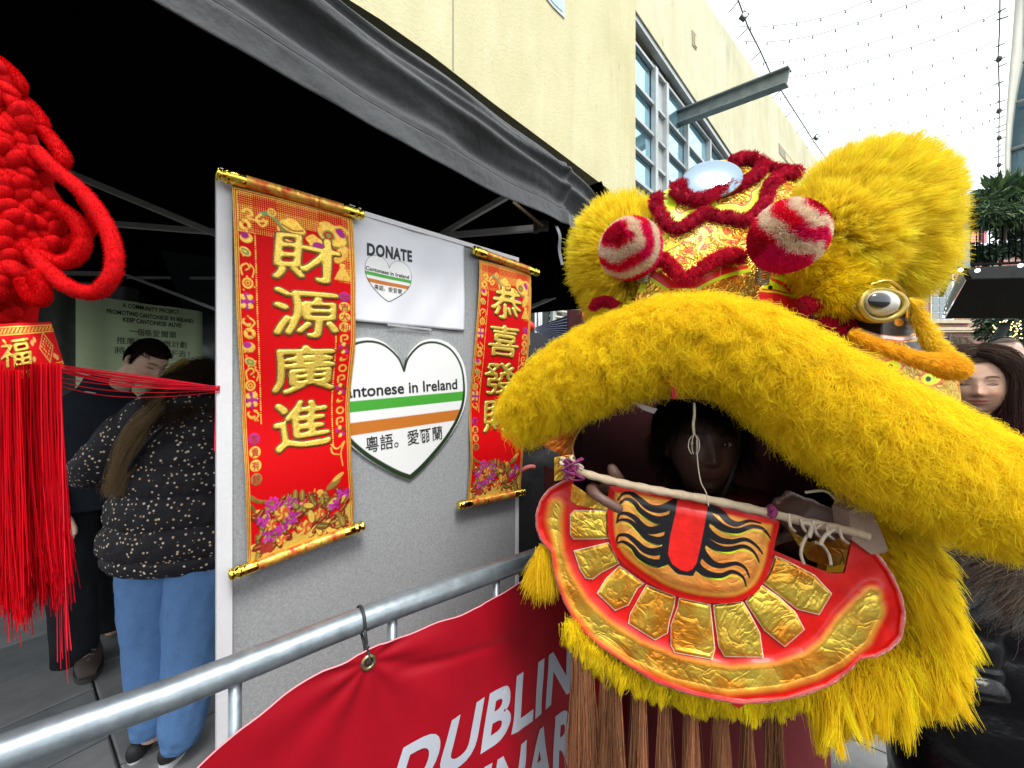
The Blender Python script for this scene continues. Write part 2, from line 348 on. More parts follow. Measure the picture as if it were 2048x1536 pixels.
def fur(name, parent, roots, normals, length, m, tint=(.9, .6, .02), K=8, r=.0007, flow=None, comb=.5, droop=.2, clumps=900, cstr=.7, curl=.004, cturn=1.5, rnd=.35, lvar=.3, tvar=.08, ccol=.12, tip=.25, kind=None, label=None, twist_r=0.):
    n = len(roots); s = np.linspace(0, 1, K)
    L = np.asarray(length, float) * (1 + lvar * RNG.standard_normal(n) * .6); L = np.clip(L, .15 * np.mean(L), 2.2 * np.mean(L))[:, None]
    fl = np.zeros((n, 3)) if flow is None else np.broadcast_to(flow, (n, 3))
    ci = RNG.choice(n, min(clumps, n), replace=False); kd = KDTree(len(ci))
    jr = roots + RNG.standard_normal((n, 3)) * .002
    for i, c in enumerate(ci): kd.insert(roots[c], i)
    kd.balance(); own = np.array([kd.find(Vector(q))[1] for q in jr])
    C = len(ci); crnd = RNG.standard_normal((C, 3))
    def grow(rt, nn, ff, LL, rr, ph, ax, amp):
        d = nrm(nn * (1 - comb) + ff * comb + rr * rnd); P_ = rt[:, None] + d[:, None] * (s[None, :, None] * LL[:, None])
        bend = (ff * .5 + np.array([0, 0, -1.]) * droop); P_ = P_ + bend[:, None] * (s ** 2)[None, :, None] * LL[:, None] * .6
        e1 = nrm(np.cross(d, ax)); e2 = np.cross(d, e1); th = ph[:, None] + s[None] * cturn * 2 * np.pi
        P_ = P_ + (e1[:, None] * np.cos(th)[..., None] + e2[:, None] * np.sin(th)[..., None]) * (amp[:, None] * s ** .8)[..., None]
        return P_
    cph = RNG.random(C) * 6.28; cax = nrm(RNG.standard_normal((C, 3))); cl = np.mean(L) * (1 + lvar * RNG.standard_normal((C, 1)) * .5)
    G = grow(roots[ci], normals[ci], fl[ci], cl, crnd, cph, cax, np.full(C, curl) * (0.6 + .8 * RNG.random(C)))
    Pn = grow(roots, normals, fl, L, crnd[own] * .5 + .6 * RNG.standard_normal((n, 3)), cph[own], cax[own], curl * .7 * (0.5 + RNG.random(n)))
    g = G[own]; ws = (cstr * s ** 1.1)[None, :, None] * (.6 + .4 * RNG.random((n, 1, 1))); X = Pn * (1 - ws) + (g + (roots - roots[ci][own])[:, None] * .25) * ws
    X[:, 0] = roots
    tn = np.broadcast_to(np.asarray(tint, float), (n, 3)).copy(); k = 1 + tvar * RNG.standard_normal((n, 1)) + (ccol * RNG.standard_normal((C, 1)))[own]; tn = np.clip(tn * k, 0, 1)
    rad = r * (1 - (1 - tip) * s)[None] * (.7 + .6 * RNG.random((n, 1)))
    return curves(name, X, rad, tn, m, parent, label, kind)
_GL = {}
def glyph_field(ch, n=170, blur=4, bold=.03, seed=0, warp=.02, pad=.12):
    """rasterised, softened glyph: value field over the unit em square, used for puffy embossed characters"""
    key = (ch, n, blur, bold, seed)
    if key in _GL: return _GL[key]
    c = bpy.data.curves.new('t', 'FONT'); c.body = ch; c.size = 1.; c.offset = bold; c.resolution_u = 3; o = bpy.data.objects.new('t', c); me = o.to_mesh(); co = np.array([tuple(v.co) for v in me.vertices]); T = []
    for p in me.polygons:
        v = list(p.vertices)
        for k in range(1, len(v) - 1): T.append((v[0], v[k], v[k + 1]))
    o.to_mesh_clear(); bpy.data.objects.remove(o); bpy.data.curves.remove(c)
    x = co[:, 0]; y = co[:, 1]; mn = np.array([x.min(), y.min()]); mxx = np.array([x.max(), y.max()]); q = (co[:, :2] - mn) / (mxx - mn)
    k1, k2 = seed * 1.7 + 1, seed * 2.3 + 2
    qx = q[:, 0] + warp * np.sin(q[:, 1] * 6 + k1) + warp * .5 * np.sin(q[:, 1] * 17 + q[:, 0] * 5 + k2); qy = q[:, 1] + warp * 1.4 * (q[:, 0] - .5) + warp * .8 * np.sin(q[:, 0] * 7 + k2) + warp * .4 * np.sin(q[:, 0] * 19 + k1)
    G = np.zeros((n, n), bool); gx = (np.arange(n) + .5) / n * (1 + 2 * pad) - pad
    for t in T:
        a, b, d = [(qx[i], qy[i]) for i in t]; x0, x1 = min(a[0], b[0], d[0]), max(a[0], b[0], d[0]); y0, y1 = min(a[1], b[1], d[1]), max(a[1], b[1], d[1]); i0, i1 = np.searchsorted(gx, (x0, x1)); j0, j1 = np.searchsorted(gx, (y0, y1)); i0 = max(0, i0 - 1); j0 = max(0, j0 - 1); i1 = min(n, i1 + 1); j1 = min(n, j1 + 1)
        if i1 <= i0 or j1 <= j0: continue
        X, Y = np.meshgrid(gx[i0:i1], gx[j0:j1]); s = lambda p, r: (X - r[0]) * (p[1] - r[1]) - (p[0] - r[0]) * (Y - r[1]); d1, d2, d3 = s(a, b), s(b, d), s(d, a); G[j0:j1, i0:i1] |= ((d1 >= 0) & (d2 >= 0) & (d3 >= 0)) | ((d1 <= 0) & (d2 <= 0) & (d3 <= 0))
    f = G.astype(float); k = np.exp(-np.arange(-3 * blur, 3 * blur + 1) ** 2 / (2. * blur * blur)); k /= k.sum()
    for ax in (0, 1): f = np.apply_along_axis(lambda v: np.convolve(v, k, 'same'), ax, f)
    _GL[key] = (f, gx); return _GL[key]
def puffy(name, ch, fn, m, parent, thr=.45, lift=1., n=170, blur=4, bold=.03, seed=0, warp=.02, mod=.10, dome=.0022, base=0.):
    """fn(x01, y01 up, height) -> world"""
    f, gx = glyph_field(ch, n, blur, bold, seed, warp); X, Y = np.meshgrid(gx, gx); th = thr + mod * np.sin(X * 7 + seed) * np.sin(Y * 6 + seed * 2.1); v = f - th; ins = v > 0
    F_ = fgrid(n, n); k = ins.ravel()[F_].sum(1) >= 3; F_ = F_[k]
    if not len(F_): return
    h = base + dome * np.clip(v / .35, 0, 1) ** .5
    V = fn(X, Y, h).reshape(-1, 3); V, F_ = compact(V, F_); return mesh(name, V, F_, m, parent, True)
def nose_y(L, x, z, front=True):
    d = (L[:, 0] - x) ** 2 + (L[:, 2] - z) ** 2 + 1e3 * (L[:, 1] > 0); return L[np.argmin(d), 1]
# ================================================================== GROUND
M_slab = [mat('slab_%d' % i, c, .75, var=.25, vs=5, bump=.25, bs=90, bdist=.004, spec=.4) for i, c in enumerate([(.17, .175, .18), (.21, .212, .215), (.145, .15, .155), (.18, .18, .178)])]
ground = mesh('ground', [(-150, -150, 0), (150, -150, 0), (150, 150, 0), (-150, 150, 0)], [(0, 1, 2, 3)], mat('mortar', (.045, .045, .045), .9, var=.3, vs=30), kind='structure')
e1 = np.array([.80, -.60, 0]); e2 = np.array([.60, .80, 0]); org = np.array([-2.2, 2.0, 0]); _n = 0; _sm = {}
for i in range(-5, 10):
    for j in range(-7, 13):
        a0 = i * .62; b0 = (j + .5 * (i % 2)) * .42
        c = org + e2 * (a0 + .31) + e1 * (b0 + .21)
        if not (-4.6 < c[0] < 1.9 and .7 < c[1] < 4.6) or _n >= 298: continue
        key = _n % 4
        if key not in _sm:
            g = .004; hx, hy = .31 - g, .21 - g; V = []
            for z, ins in ((0, 0), (.012, 0), (.016, .006)):
                for sx, sy in ((-1, -1), (1, -1), (1, 1), (-1, 1)): V.append(e2 * sx * (hx - ins) + e1 * sy * (hy - ins) + np.array([0, 0, z]))
            Fc = [(8, 9, 10, 11)[::-1]] + [(a + k, a + (k + 1) % 4, a + 4 + (k + 1) % 4, a + 4 + k) for a in (0, 4) for k in range(4)]
            _sm[key] = mesh('slab', V, Fc, M_slab[key], smooth=False, me_only=True)
        o = bpy.data.objects.new('paving_slab', _sm[key]); o.location = (c[0], c[1], .001 + .003 * RNG.random()); o.rotation_euler = (RNG.normal(0, .003), RNG.normal(0, .003), 0); link(o, ground); _n += 1

# ================================================================== YELLOW BUILDING
def render_mat(name, c1, c2):
    m = bpy.data.materials.new(name); m.use_nodes = True; n = m.node_tree.nodes; l = m.node_tree.links; b = _bsdf(m); t = n.new('ShaderNodeTexCoord'); b.inputs['Roughness'].default_value = .92; b.inputs['Specular IOR Level'].default_value = .2
    def nz(sc, det, scale=(1, 1, 1), dis=0.):
        mp = n.new('ShaderNodeMapping'); mp.inputs['Scale'].default_value = scale; l.new(t.outputs['Object'], mp.inputs[0]); z = n.new('ShaderNodeTexNoise'); z.inputs['Scale'].default_value = sc; z.inputs['Detail'].default_value = det; z.inputs['Distortion'].default_value = dis; z.inputs['Roughness'].default_value = .65; l.new(mp.outputs[0], z.inputs['Vector']); return z.outputs['Fac']
    def ramp(s, a, b_, ca, cb): r = n.new('ShaderNodeValToRGB'); r.color_ramp.elements[0].position = a; r.color_ramp.elements[0].color = (*ca, 1); r.color_ramp.elements[1].position = b_; r.color_ramp.elements[1].color = (*cb, 1); l.new(s, r.inputs[0]); return r.outputs[0]
    def mul(a, b_): x = n.new('ShaderNodeMix'); x.data_type = 'RGBA'; x.blend_type = 'MULTIPLY'; x.inputs[0].default_value = 1; l.new(a, x.inputs[6]); l.new(b_, x.inputs[7]); return x.outputs[2]
    c = ramp(nz(.9, 8), .35, .65, c1, c2); c = mul(c, ramp(nz(2.2, 9, (1, 1, .12), .6), .36, .60, (.91, .89, .83), (1, 1, 1))); c = mul(c, ramp(nz(9, 6, (1, 1, .25)), .28, .36, (.72, .62, .48), (1, 1, 1))); c = mul(c, ramp(nz(30, 3), .24, .29, (.62, .55, .42), (1, 1, 1)))
    l.new(c, b.inputs['Base Color']); z = nz(26, 8); bm = n.new('ShaderNodeBump'); bm.inputs['Strength'].default_value = .5; bm.inputs['Distance'].default_value = .015; l.new(z, bm.inputs['Height']); l.new(bm.outputs[0], b.inputs['Normal']); return m
M_yel = render_mat('yellow_render', (.60, .56, .34), (.67, .63, .41)); M_yel2 = render_mat('yellow_render_pale', (.61, .59, .41), (.68, .66, .48))
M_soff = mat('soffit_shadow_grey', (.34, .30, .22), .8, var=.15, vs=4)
M_dark = mat('dark_recess', (.03, .03, .032), .6)
M_alu = mat('window_aluminium', (.52, .55, .55), .45, metal=.3, var=.1, vs=6)
M_glass = mat('sky_reflection_glass', (.42, .76, .90), .04, spec=1., coat=.6, var=.08, vs=.5, metal=.8)  # blue of a reflected clear sky put into the pane colour
M_steel = mat('painted_steel_beam', (.23, .27, .27), .55, var=.25, vs=7, bump=.2, bs=40)
WL = Plane((3.98, 8.5), (3.98 + 1.12 * 8, 16.5))   # main far facade
bld = empty('yellow_building', 'tall pale yellow rendered building with gridded blue window behind the black marquee', 'building')
nW = WL.n
def wall_poly(name, plane, pxs, m, thick=.3, off=0., parent=bld, **k):
    V = [plane.px(x, y, off) for x, y in pxs]; return plate(name, V, -plane.n * thick, m, parent, **k)
# main wall: pieces round the window opening
wall_poly('wall', WL, [(1230, -2600), (1404, -8), (1420, 14), (1525, 165), (1590, 258), (1652, 348), (1700, 420), (1750, 560), (1750, 900), (1560, 900), (1560, 452), (1464, 308), (1271, 20), (1230, -40)][1:], M_yel2, .5)
wall_poly('wall', WL, [(1404, -8), (1271, 20), (1200, -90), (1200, -2500), (1240, -2500)], M_yel2, .5, off=-.004)
wall_poly('window_reveal', WL, [(1271, 20), (1464, 308), (1560, 452), (1560, 900), (1264, 900), (1264, 20)], M_dark, .2, off=-.42)
# glazing: panes between mullions (line slopes read from the photograph)
vpx, vpy = 1819., 800.
def wy(x, ybase): return ybase + (vpy - ybase) * (x - 1271) / (vpx - 1271)   # horizontals converge
cols = [1240, 1322, 1345, 1385, 1430, 1468, 1520, 1560]; rows = [95, 142, 212, 275, 341, 405, 470, 540, 620]
rows = [60, 142, 212, 277, 341, 405, 470, 540, 620, 700]
for i in range(len(cols) - 1):
    x0, x1 = cols[i], cols[i + 1]
    if (x0, x1) == (1322, 1345): continue
    for j in range(len(rows) - 1):
        q = [(x0 + 1, wy(x0, rows[j])), (x1 - 1, wy(x1, rows[j])), (x1 - 1, wy(x1, rows[j + 1])), (x0 + 1, wy(x0, rows[j + 1]))]
        if q[0][1] > 640: continue
        jit = RNG.normal(0, .006)
        wall_poly('pane', WL, q, M_glass, .02, off=-.20 + jit)
wall_poly('mullion_cover', WL, [(1322, 60), (1345, 90), (1345, 760), (1322, 760)], M_alu, .02, off=-.19)
def bar(name, plane, a, b, wd, off, dp=.08, m=M_alu, parent=bld):
    A = plane.px(*a, off); B = plane.px(*b, off); mb = MB(); d = nrm(B - A); side = np.cross(d, plane.n); V = []
    for p in (A, B):
        for s1, s2 in ((-1, 0), (1, 0), (1, 1), (-1, 1)): V.append(p + side * s1 * wd / 2 - plane.n * s2 * dp)
    return mesh(name, V, [(0, 1, 2, 3), (7, 6, 5, 4), (0, 4, 5, 1), (1, 5, 6, 2), (2, 6, 7, 3), (3, 7, 4, 0)], m, parent, False)
for r in rows: bar('window_frame', WL, (1240, wy(1240, r)), (1560, wy(1560, r)), .055, -.12, .07)
for x in (1322, 1345, 1385, 1430, 1468, 1520): bar('mullion', WL, (x, wy(x, 60)), (x, 760), .10 if x < 1350 else .07, -.10 + .003 * (x % 7), .10)
bar('window_frame', WL, (1271, 26), (1560, 458), .10, -.03, .12)
# small openings, their shade painted on raised plates
def painted_niche(px4, dark=M_soff):
    wall_poly('painted_niche', WL, px4, dark, .012, off=.014)
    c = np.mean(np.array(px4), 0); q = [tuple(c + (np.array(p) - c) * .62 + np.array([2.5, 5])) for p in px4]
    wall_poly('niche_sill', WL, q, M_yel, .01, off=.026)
painted_niche([(1383, 60), (1391, 70), (1392, 101), (1384, 90)]); painted_niche([(1557, 286), (1600, 342), (1618, 368), (1578, 332), (1558, 306)])
# forward block on the left
WF = Plane((2.12, 6.6), (2.12 - 1.12 * 6, .6)); 
t_, z_ = WF.st(1271, 400)
wall_poly('front_wall', WF, [(680, -12), (760, 38), (860, 108), (985, 205), (1110, 298), (1219, 380), (1219, 900), (1271, 900), (1271, -2600), (500, -2600), (500, -160)], M_yel, .7)
# underside and dark glazed band beneath the forward block
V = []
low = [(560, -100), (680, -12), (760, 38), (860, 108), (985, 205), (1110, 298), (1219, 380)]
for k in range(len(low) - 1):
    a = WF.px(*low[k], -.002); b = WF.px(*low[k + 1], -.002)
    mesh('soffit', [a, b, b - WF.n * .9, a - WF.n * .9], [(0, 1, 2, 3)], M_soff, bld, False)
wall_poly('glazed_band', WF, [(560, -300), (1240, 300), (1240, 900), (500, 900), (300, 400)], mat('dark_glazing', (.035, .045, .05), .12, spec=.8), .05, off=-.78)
for q in ((700, 40), (880, 180), (1020, 260), (1180, 372)): bar('mullion', WF, (q[0], q[1] - 140), (q[0], 760), .1, -.70, .06)
# upper small window of the forward block
wall_poly('upper_window', WF, [(1090, -60), (1128, -60), (1128, 38), (1104, 14), (1090, -4)], M_alu, .03, off=.015)
wall_poly('pane', WF, [(1092, -60), (1123, -60), (1123, 25), (1106, 9), (1093, -8)], M_glass, .02, off=.022)
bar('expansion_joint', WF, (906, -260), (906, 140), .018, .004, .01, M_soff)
# steel beam sticking out through the glazing
b0 = WL.px(1388, 224, -.3); n_ = np.array([.62, -.785, 0]); bs = MB()
b1 = np.array([5.02, 6.95, 7.02]) ; b1 = np.array(P(1577, 153, 6.9)); b0 = np.array(P(1386, 226, 8.25))
def hbeam(mb, a, b, w_, h_, t=.02):
    d = nrm(b - a); s_ = nrm(np.cross(d, (0, 0, 1.))); u_ = np.cross(s_, d)
    for off, sz in ((u_ * h_ / 2, (w_, t)), (-u_ * h_ / 2, (w_, t)), (u_ * 0, (t, h_ - t))):
        mb.beam(a + off, b + off, sz[0], sz[1], up=u_)
hbeam(bs, b0 + nrm(b0 - b1) * .6, b1, .20, .26, .022); bs.build('steel_beam', M_steel, bld)
bs = MB(); hbeam(bs, b0 + nrm(b0 - b1) * .5, b0 + nrm(b0 - b1) * 2.2 + np.array([0, 0, -.0]), .2, .24); bs.build('inner_beam', M_steel, bld)
# back-side masses so that the block is solid from elsewhere
# roof line cable with brackets and two flood lamps
cb = empty('roof_cable', 'black cable on short brackets along the roof edge of the yellow building', 'cable')
cpx = [(1425, -12), (1446, 22), (1466, 72), (1492, 118), (1514, 162), (1535, 192), (1562, 230), (1585, 262), (1606, 292), (1622, 312), (1642, 336)]
M_blk = mat('black_cable', (.02, .02, .022), .6); M_wire = mat('festoon_wire', (.05, .05, .055), .6)
cp = [WL.px(x, y, .35) for x, y in cpx]; V, Fc = tube(cp, .016, 6); mesh('wire', V, Fc, M_blk, cb)
for k, c in enumerate(cp): 
    V, Fc = tube([c - np.array([0, 0, .02]), c - WL.n * .22 + np.array([0, 0, -.14])], .012, 5); mesh('bracket', V, Fc, M_blk, cb)
for (x, y, s_, lb) in ((1453, 55, .16, 'upper flood lamp with glass face hanging from the roof cable'), (1608, 284, .17, 'lower small flood lamp hanging from the roof cable near the fur ear')):
    f_ = empty('flood_lamp', lb, 'lamp', 'flood lamps on the roof cable'); c = WL.px(x, y, .4)
    mb = MB(); mb.box((0, 0, 0), (s_, .10, s_)); mb.v[-1] = mb.v[-1] @ np.array([[.8, 0, -.6], [0, 1, 0], [.6, 0, .8]]); mb.v[-1] = mb.v[-1] + c; mb.build('housing', M_blk, f_)
    V, Fc = ellipsoid(c + np.array([0, -.055, -.01]), (s_ * .42, .012, s_ * .42), 10, 6); mesh('lens', V, Fc, mat('lamp_glass', (.75, .78, .76), .1), f_)

# ================================================================== FESTOON STRINGS
SZ = lambda pts: [(x * .3848 + 1260, y * .3848) for x, y in pts]
strs = [([(550, 135), (700, 138), (980, 97), (1240, 5), (1330, -40)], 9.6, 8.6), ([(590, 215), (750, 215), (990, 175), (1370, 50), (1540, -10)], 10.2, 9.0), ([(645, 330), (860, 310), (1150, 250), (1380, 180), (1500, 130), (1830, -5)], 11, 9.5),
        ([(700, 425), (850, 400), (1080, 355), (1400, 265), (1700, 155), (1930, 60)], 12, 10), ([(750, 512), (1010, 485), (1300, 425), (1700, 290), (1920, 205)], 13, 11), ([(870, 592), (1160, 555), (1450, 487), (1780, 375), (1930, 315)], 14, 12),
        ([(900, 690), (1060, 678), (1370, 650), (1600, 577), (1850, 468), (1930, 430)], 15.5, 13), ([(1200, 745), (1550, 675), (1725, 607), (1850, 550), (1925, 520)], 17, 14), ([(1350, 760), (1700, 690), (1900, 610)], 19, 15)]
ordn = ['topmost', 'second from the top', 'third from the top', 'fourth from the top', 'fifth from the top', 'sixth from the top', 'seventh from the top', 'eighth from the top', 'lowest']
M_bulb = mat('festoon_bulb', (.10, .10, .11), .35)
for k, (pt, da, db) in enumerate(strs):
    pp = spline(SZ(pt), 14); dd = np.linspace(da, db, len(pp)); W = PA(pp[:, 0], pp[:, 1], dd)
    e = empty('string_light', '%s string of festoon bulbs crossing the white sky' % ordn[k], 'string lights', 'festoon strings over the street')
    V, Fc = tube(W, .0068 + .0005 * k, 4); mesh('wire', V, Fc, M_wire, e)
    L = np.r_[0, np.cumsum(np.linalg.norm(np.diff(W, axis=0), axis=1))]; mb = MB()
    for s_ in np.arange(.05 + .4 * RNG.random(), L[-1], .50):
        c = np.array([np.interp(s_, L, W[:, i]) for i in range(3)]); mb.tube([c + (0, 0, .005), c - (0, 0, .035)], .012, 5); mb.ell(c - (0, 0, .055), (.019, .019, .028), 6, 5)
    mb.build('bulb', M_bulb, e, True, kind='stuff')
# vertical anchor wire with clutter on the right
aw = empty('anchor_wire', 'thin anchor wire with cross clips rising beside the right hand building', 'cable')
ap = [(2000, -20), (1999, 60), (1996, 115), (1999, 190), (1998, 250), (1997, 330), (1996, 372)]; dd = [8.5, 9, 9.6, 10.5, 12, 14, 15.5]
W = [P(x, y, d) for (x, y), d in zip(ap, dd)]; V, Fc = tube(W, .012, 5); mesh('wire', V, Fc, M_wire, aw)
mb = MB()
for k, y in enumerate([20, 36, 90, 118, 130, 165, 203, 222, 234, 252, 262, 276, 290, 300, 312, 330, 345, 352]):
    d = np.interp(y, [-20, 372], [8.5, 15.5]); a = P(1992 + RNG.normal(0, 3), y + 4, d); b = P(2010 + RNG.normal(0, 3), y - 3, d); mb.tube([a, b], .016, 5)
    if k % 4 == 3: mb.ell(P(1998, y, d), (.07, .06, .09), 7, 5)
mb.build('clip', M_blk, aw, True, kind='stuff')

# ================================================================== RIGHT BUILDING (curved white) + terrace
rb = empty('white_building', 'tall curved white building with blue glazing at the right edge of the street', 'building')
M_whb = mat('white_cladding', (.70, .70, .62), .6, var=.08, vs=3); M_rglass = mat('right_glass', (.10, .19, .24), .08, spec=.9, metal=.2, var=.4, vs=2)
edge = [(2036, -60), (2030, 0), (2024, 80), (2018, 150), (2013, 220), (2010, 290), (2010, 345), (2013, 372)]; inn = [(2064, -60), (2056, 40), (2042, 130), (2030, 190), (2022, 250), (2018, 300), (2017, 345), (2017, 372)]
V = []
for (a, b) in zip(edge, inn):
    d = 7.0; V += [P(*a, d), P(*b, d), P(b[0] + 10, b[1], d + .6), P(a[0] + 25, a[1], d + 1.2)]
Fc = [(4 * i + k, 4 * i + (k + 1) % 4, 4 * i + 4 + (k + 1) % 4, 4 * i + 4 + k) for i in range(len(edge) - 1) for k in range(4)]
mesh('cladding', V, Fc, M_whb, rb)
V = []; 
for k, (x, y) in enumerate(inn): V += [P(x - 1, y, 7.3), P(2500, y, 7.3 - 1.9)]
mesh('glazing', V, [(2 * i, 2 * i + 1, 2 * i + 3, 2 * i + 2) for i in range(len(inn) - 1)], M_rglass, rb)
for y in (40, 130, 210, 300):
    V, Fc = tube([P(2020 + max(0, (200 - y)) * .12, y, 7.25), P(2500, y - 160, 5.35)], .03, 4); mesh('transom', V, Fc, M_alu, rb)
for x in (2060, 2120, 2200):
    V, Fc = tube([P(x, -100, 7.1 - (x - 2020) * .004), P(x, 380, 7.1 - (x - 2020) * .004)], .03, 4); mesh('mullion', V, Fc, M_alu, rb)
mesh('lower_wall', [P(2100, 372, 6.4), P(2600, 372, 5.0), P(2600, 1250, 5.0), P(2100, 1050, 6.4)], [(0, 1, 2, 3)], M_whb, rb)

tr = empty('terrace_canopy', 'black flat canopy of a raised terrace with white bulbs along its edge', 'canopy')
M_cblk = mat('canopy_black', (.006, .006, .007), .8, var=.2, vs=3, spec=.1); M_wb = mat('white_bulb', (.9, .9, .88), .3, emit=(1, .97, .9, 1.4))
# canopy slab: underside seen from below
fr = [(1845, 664), (1853, 652), (1903, 540), (2060, 533), (2300, 500)]
D0 = 4.3
A = P(1854, 668, 6.6); B = P(1940, 561, 3.9); Bt = P(1936, 533, 3.9); At = P(1852, 655, 6.6)
A = np.array(P(1889, 634, 7.0)); 
mesh('underside', [P(1890, 637, 7.2), P(1935, 556, 3.9), P(2350, 548, 3.9), P(2300, 637, 7.2)], [(0, 1, 2, 3)], M_cblk, tr, False)
mesh('side_fascia', [P(1886, 637, 7.22), P(1933, 558, 3.9), P(1922, 538, 3.9), P(1888, 616, 7.22)], [(0, 1, 2, 3)], M_steel, tr, False)
plate('front_fascia', [P(1920, 538, 3.89), P(2350, 518, 3.89), P(2350, 550, 3.89), P(1932, 560, 3.89)], (0, -.05, 0), mat('fascia_dark', (.018, .020, .019), .6, spec=.2), tr)
mb = MB(); mb.beam(P(1882, 590, 7.2), P(1925, 470, 3.9), .06, .06); mb.beam(P(1925, 540, 3.9), P(1925, 400, 3.9), .07, .07); mb.build('post', M_steel, tr)
bulbs = [(1887, 633, 6.9), (1891, 625, 6.6), (1894, 617, 6.3), (1898, 607, 6.0), (1902, 599, 5.7), (1906, 592, 5.4), (1909, 583, 5.1), (1914, 570, 4.7), (1921, 540, 3.8), (1955, 541, 3.8), (2041, 531, 3.8), (2011, 564, 4.6)]
vb, fb = ellipsoid((0, 0, 0), (1, 1, 1), 10, 7); vb = np.array(vb)
for x, y, d in bulbs: mesh('bulb', vb * (.018 if d > 3.85 else .02) + np.array(P(x, y, d)), fb, M_wb, tr)
mb = MB()
for x in np.arange(1940, 2360, 12): a = P(x, 420, 3.92); b = P(x, 536, 3.92); mb.tube([a, b], .006, 4)
rail = MB(); rail.beam(P(1932, 420, 3.92), P(2360, 405, 3.92), .03, .03); rail.beam(P(1932, 530, 3.92), P(2360, 512, 3.92), .03, .02); rail.build('handrail', M_cblk, tr)
for x in np.arange(1940, 2360, 13):
    V, Fc = tube([P(x, 420 - (x - 1932) * .035, 3.92), P(x, 531 - (x - 1932) * .04, 3.92)], .007, 4); mesh('baluster', V, Fc, M_cblk, tr)
tag(plate('poster', [P(1939, 447, 5.2), P(1974, 447, 5.2), P(1974, 485, 5.2), P(1939, 485, 5.2)], (0, .02, 0), mat('pink_poster', (.85, .25, .30), .6, var=.3, vs=6)), 'small pink and white poster behind the terrace railing', 'poster')

def leaf_mass(name, label, cat, centers, n, size, mats, long_=2.2, seed=3, drop=.3, up=0.):
    """many small leaf faces spread through clumps + stems"""
    R = np.random.default_rng(seed); e = empty(name, label, cat); C_ = np.array([c[:3] for c in centers], float); Rr = np.array([c[3:6] for c in centers], float)
    for mi, m in enumerate(mats):
        k = R.integers(0, len(C_), n); d = R.standard_normal((n, 3)); d = nrm(d) * (R.random((n, 1)) ** .45); p = C_[k] + d * Rr[k]
        ax = nrm(R.standard_normal((n, 3)) + d * 1.2 + np.array([0, 0, up - drop])); s2 = nrm(np.cross(ax, R.standard_normal((n, 3)))); sz = size * (.5 + R.random((n, 1)))
        bend = np.array([0, 0, -1.]) * sz * .4
        V = np.stack([p, p + ax * sz * long_ * .5 + s2 * sz * .35, p + ax * sz * long_ + bend, p + ax * sz * long_ * .5 - s2 * sz * .35], 1).reshape(-1, 3)
        mesh('foliage', V, np.arange(n * 4).reshape(-1, 4), m, e, False, kind='stuff')
    mb = MB()
    for c in C_: mb.tube([c - (0, 0, .25), c + (0, 0, .1)], .012, 5)
    mb.build('stem', mat('stem_brown', (.06, .045, .03), .8), e, kind='stuff'); return e
LG = [mat('leaf_dark', (.018, .045, .025), .5, spec=.4), mat('leaf_mid', (.04, .085, .04), .5, spec=.4), mat('leaf_light', (.10, .17, .05), .5)]
cs = [(*P(x, y, d), .16, .16, .10) for x, y, d in ((1905, 430, 4.0), (1950, 415, 4.0), (1990, 405, 4.0), (2030, 400, 4.0), (1960, 435, 3.9), (2010, 430, 3.9), (2060, 420, 3.9), (2120, 400, 3.9))]
leaf_mass('hanging_fern', 'dark green ferns spilling over the terrace railing at the right', 'plant', cs, 3600, .019, LG, 3.6, 5, .6)
cs = [(*P(x, y, d), .05, .05, .05) for x, y, d in ((2000, 385, 4.0), (2020, 380, 4.0), (1985, 392, 4.0), (2045, 385, 3.9))]
leaf_mass('spiky_plant', 'pale green spiky plant standing above the ferns on the terrace', 'plant', cs, 130, .05, [LG[1], LG[2]], 3.6, 6, -.4, .4)
cs = [(*P(x, y, d), .14, .1, .09) for x, y, d in ((1945, 505, 4.05), (2000, 500, 4.05), (2045, 495, 4.05), (1975, 510, 4.0), (2090, 490, 4.0), (2020, 462, 4.3), (2060, 465, 4.3))]
leaf_mass('low_ivy', 'low dark ivy at the foot of the terrace railing above the black canopy', 'plant', cs, 3000, .022, LG[:2], 1.8, 7, .3)
cs = [(*P(x, y, d), .25, .3, .35) for x, y, d in ((1880, 480, 7.4), (1870, 540, 7.4), (1895, 420, 7.6))]
leaf_mass('wall_creeper', 'dark creeper growing down beside the terrace behind the yellow fur', 'plant', cs, 1500, .035, LG[:2], 1.8, 8, .3)

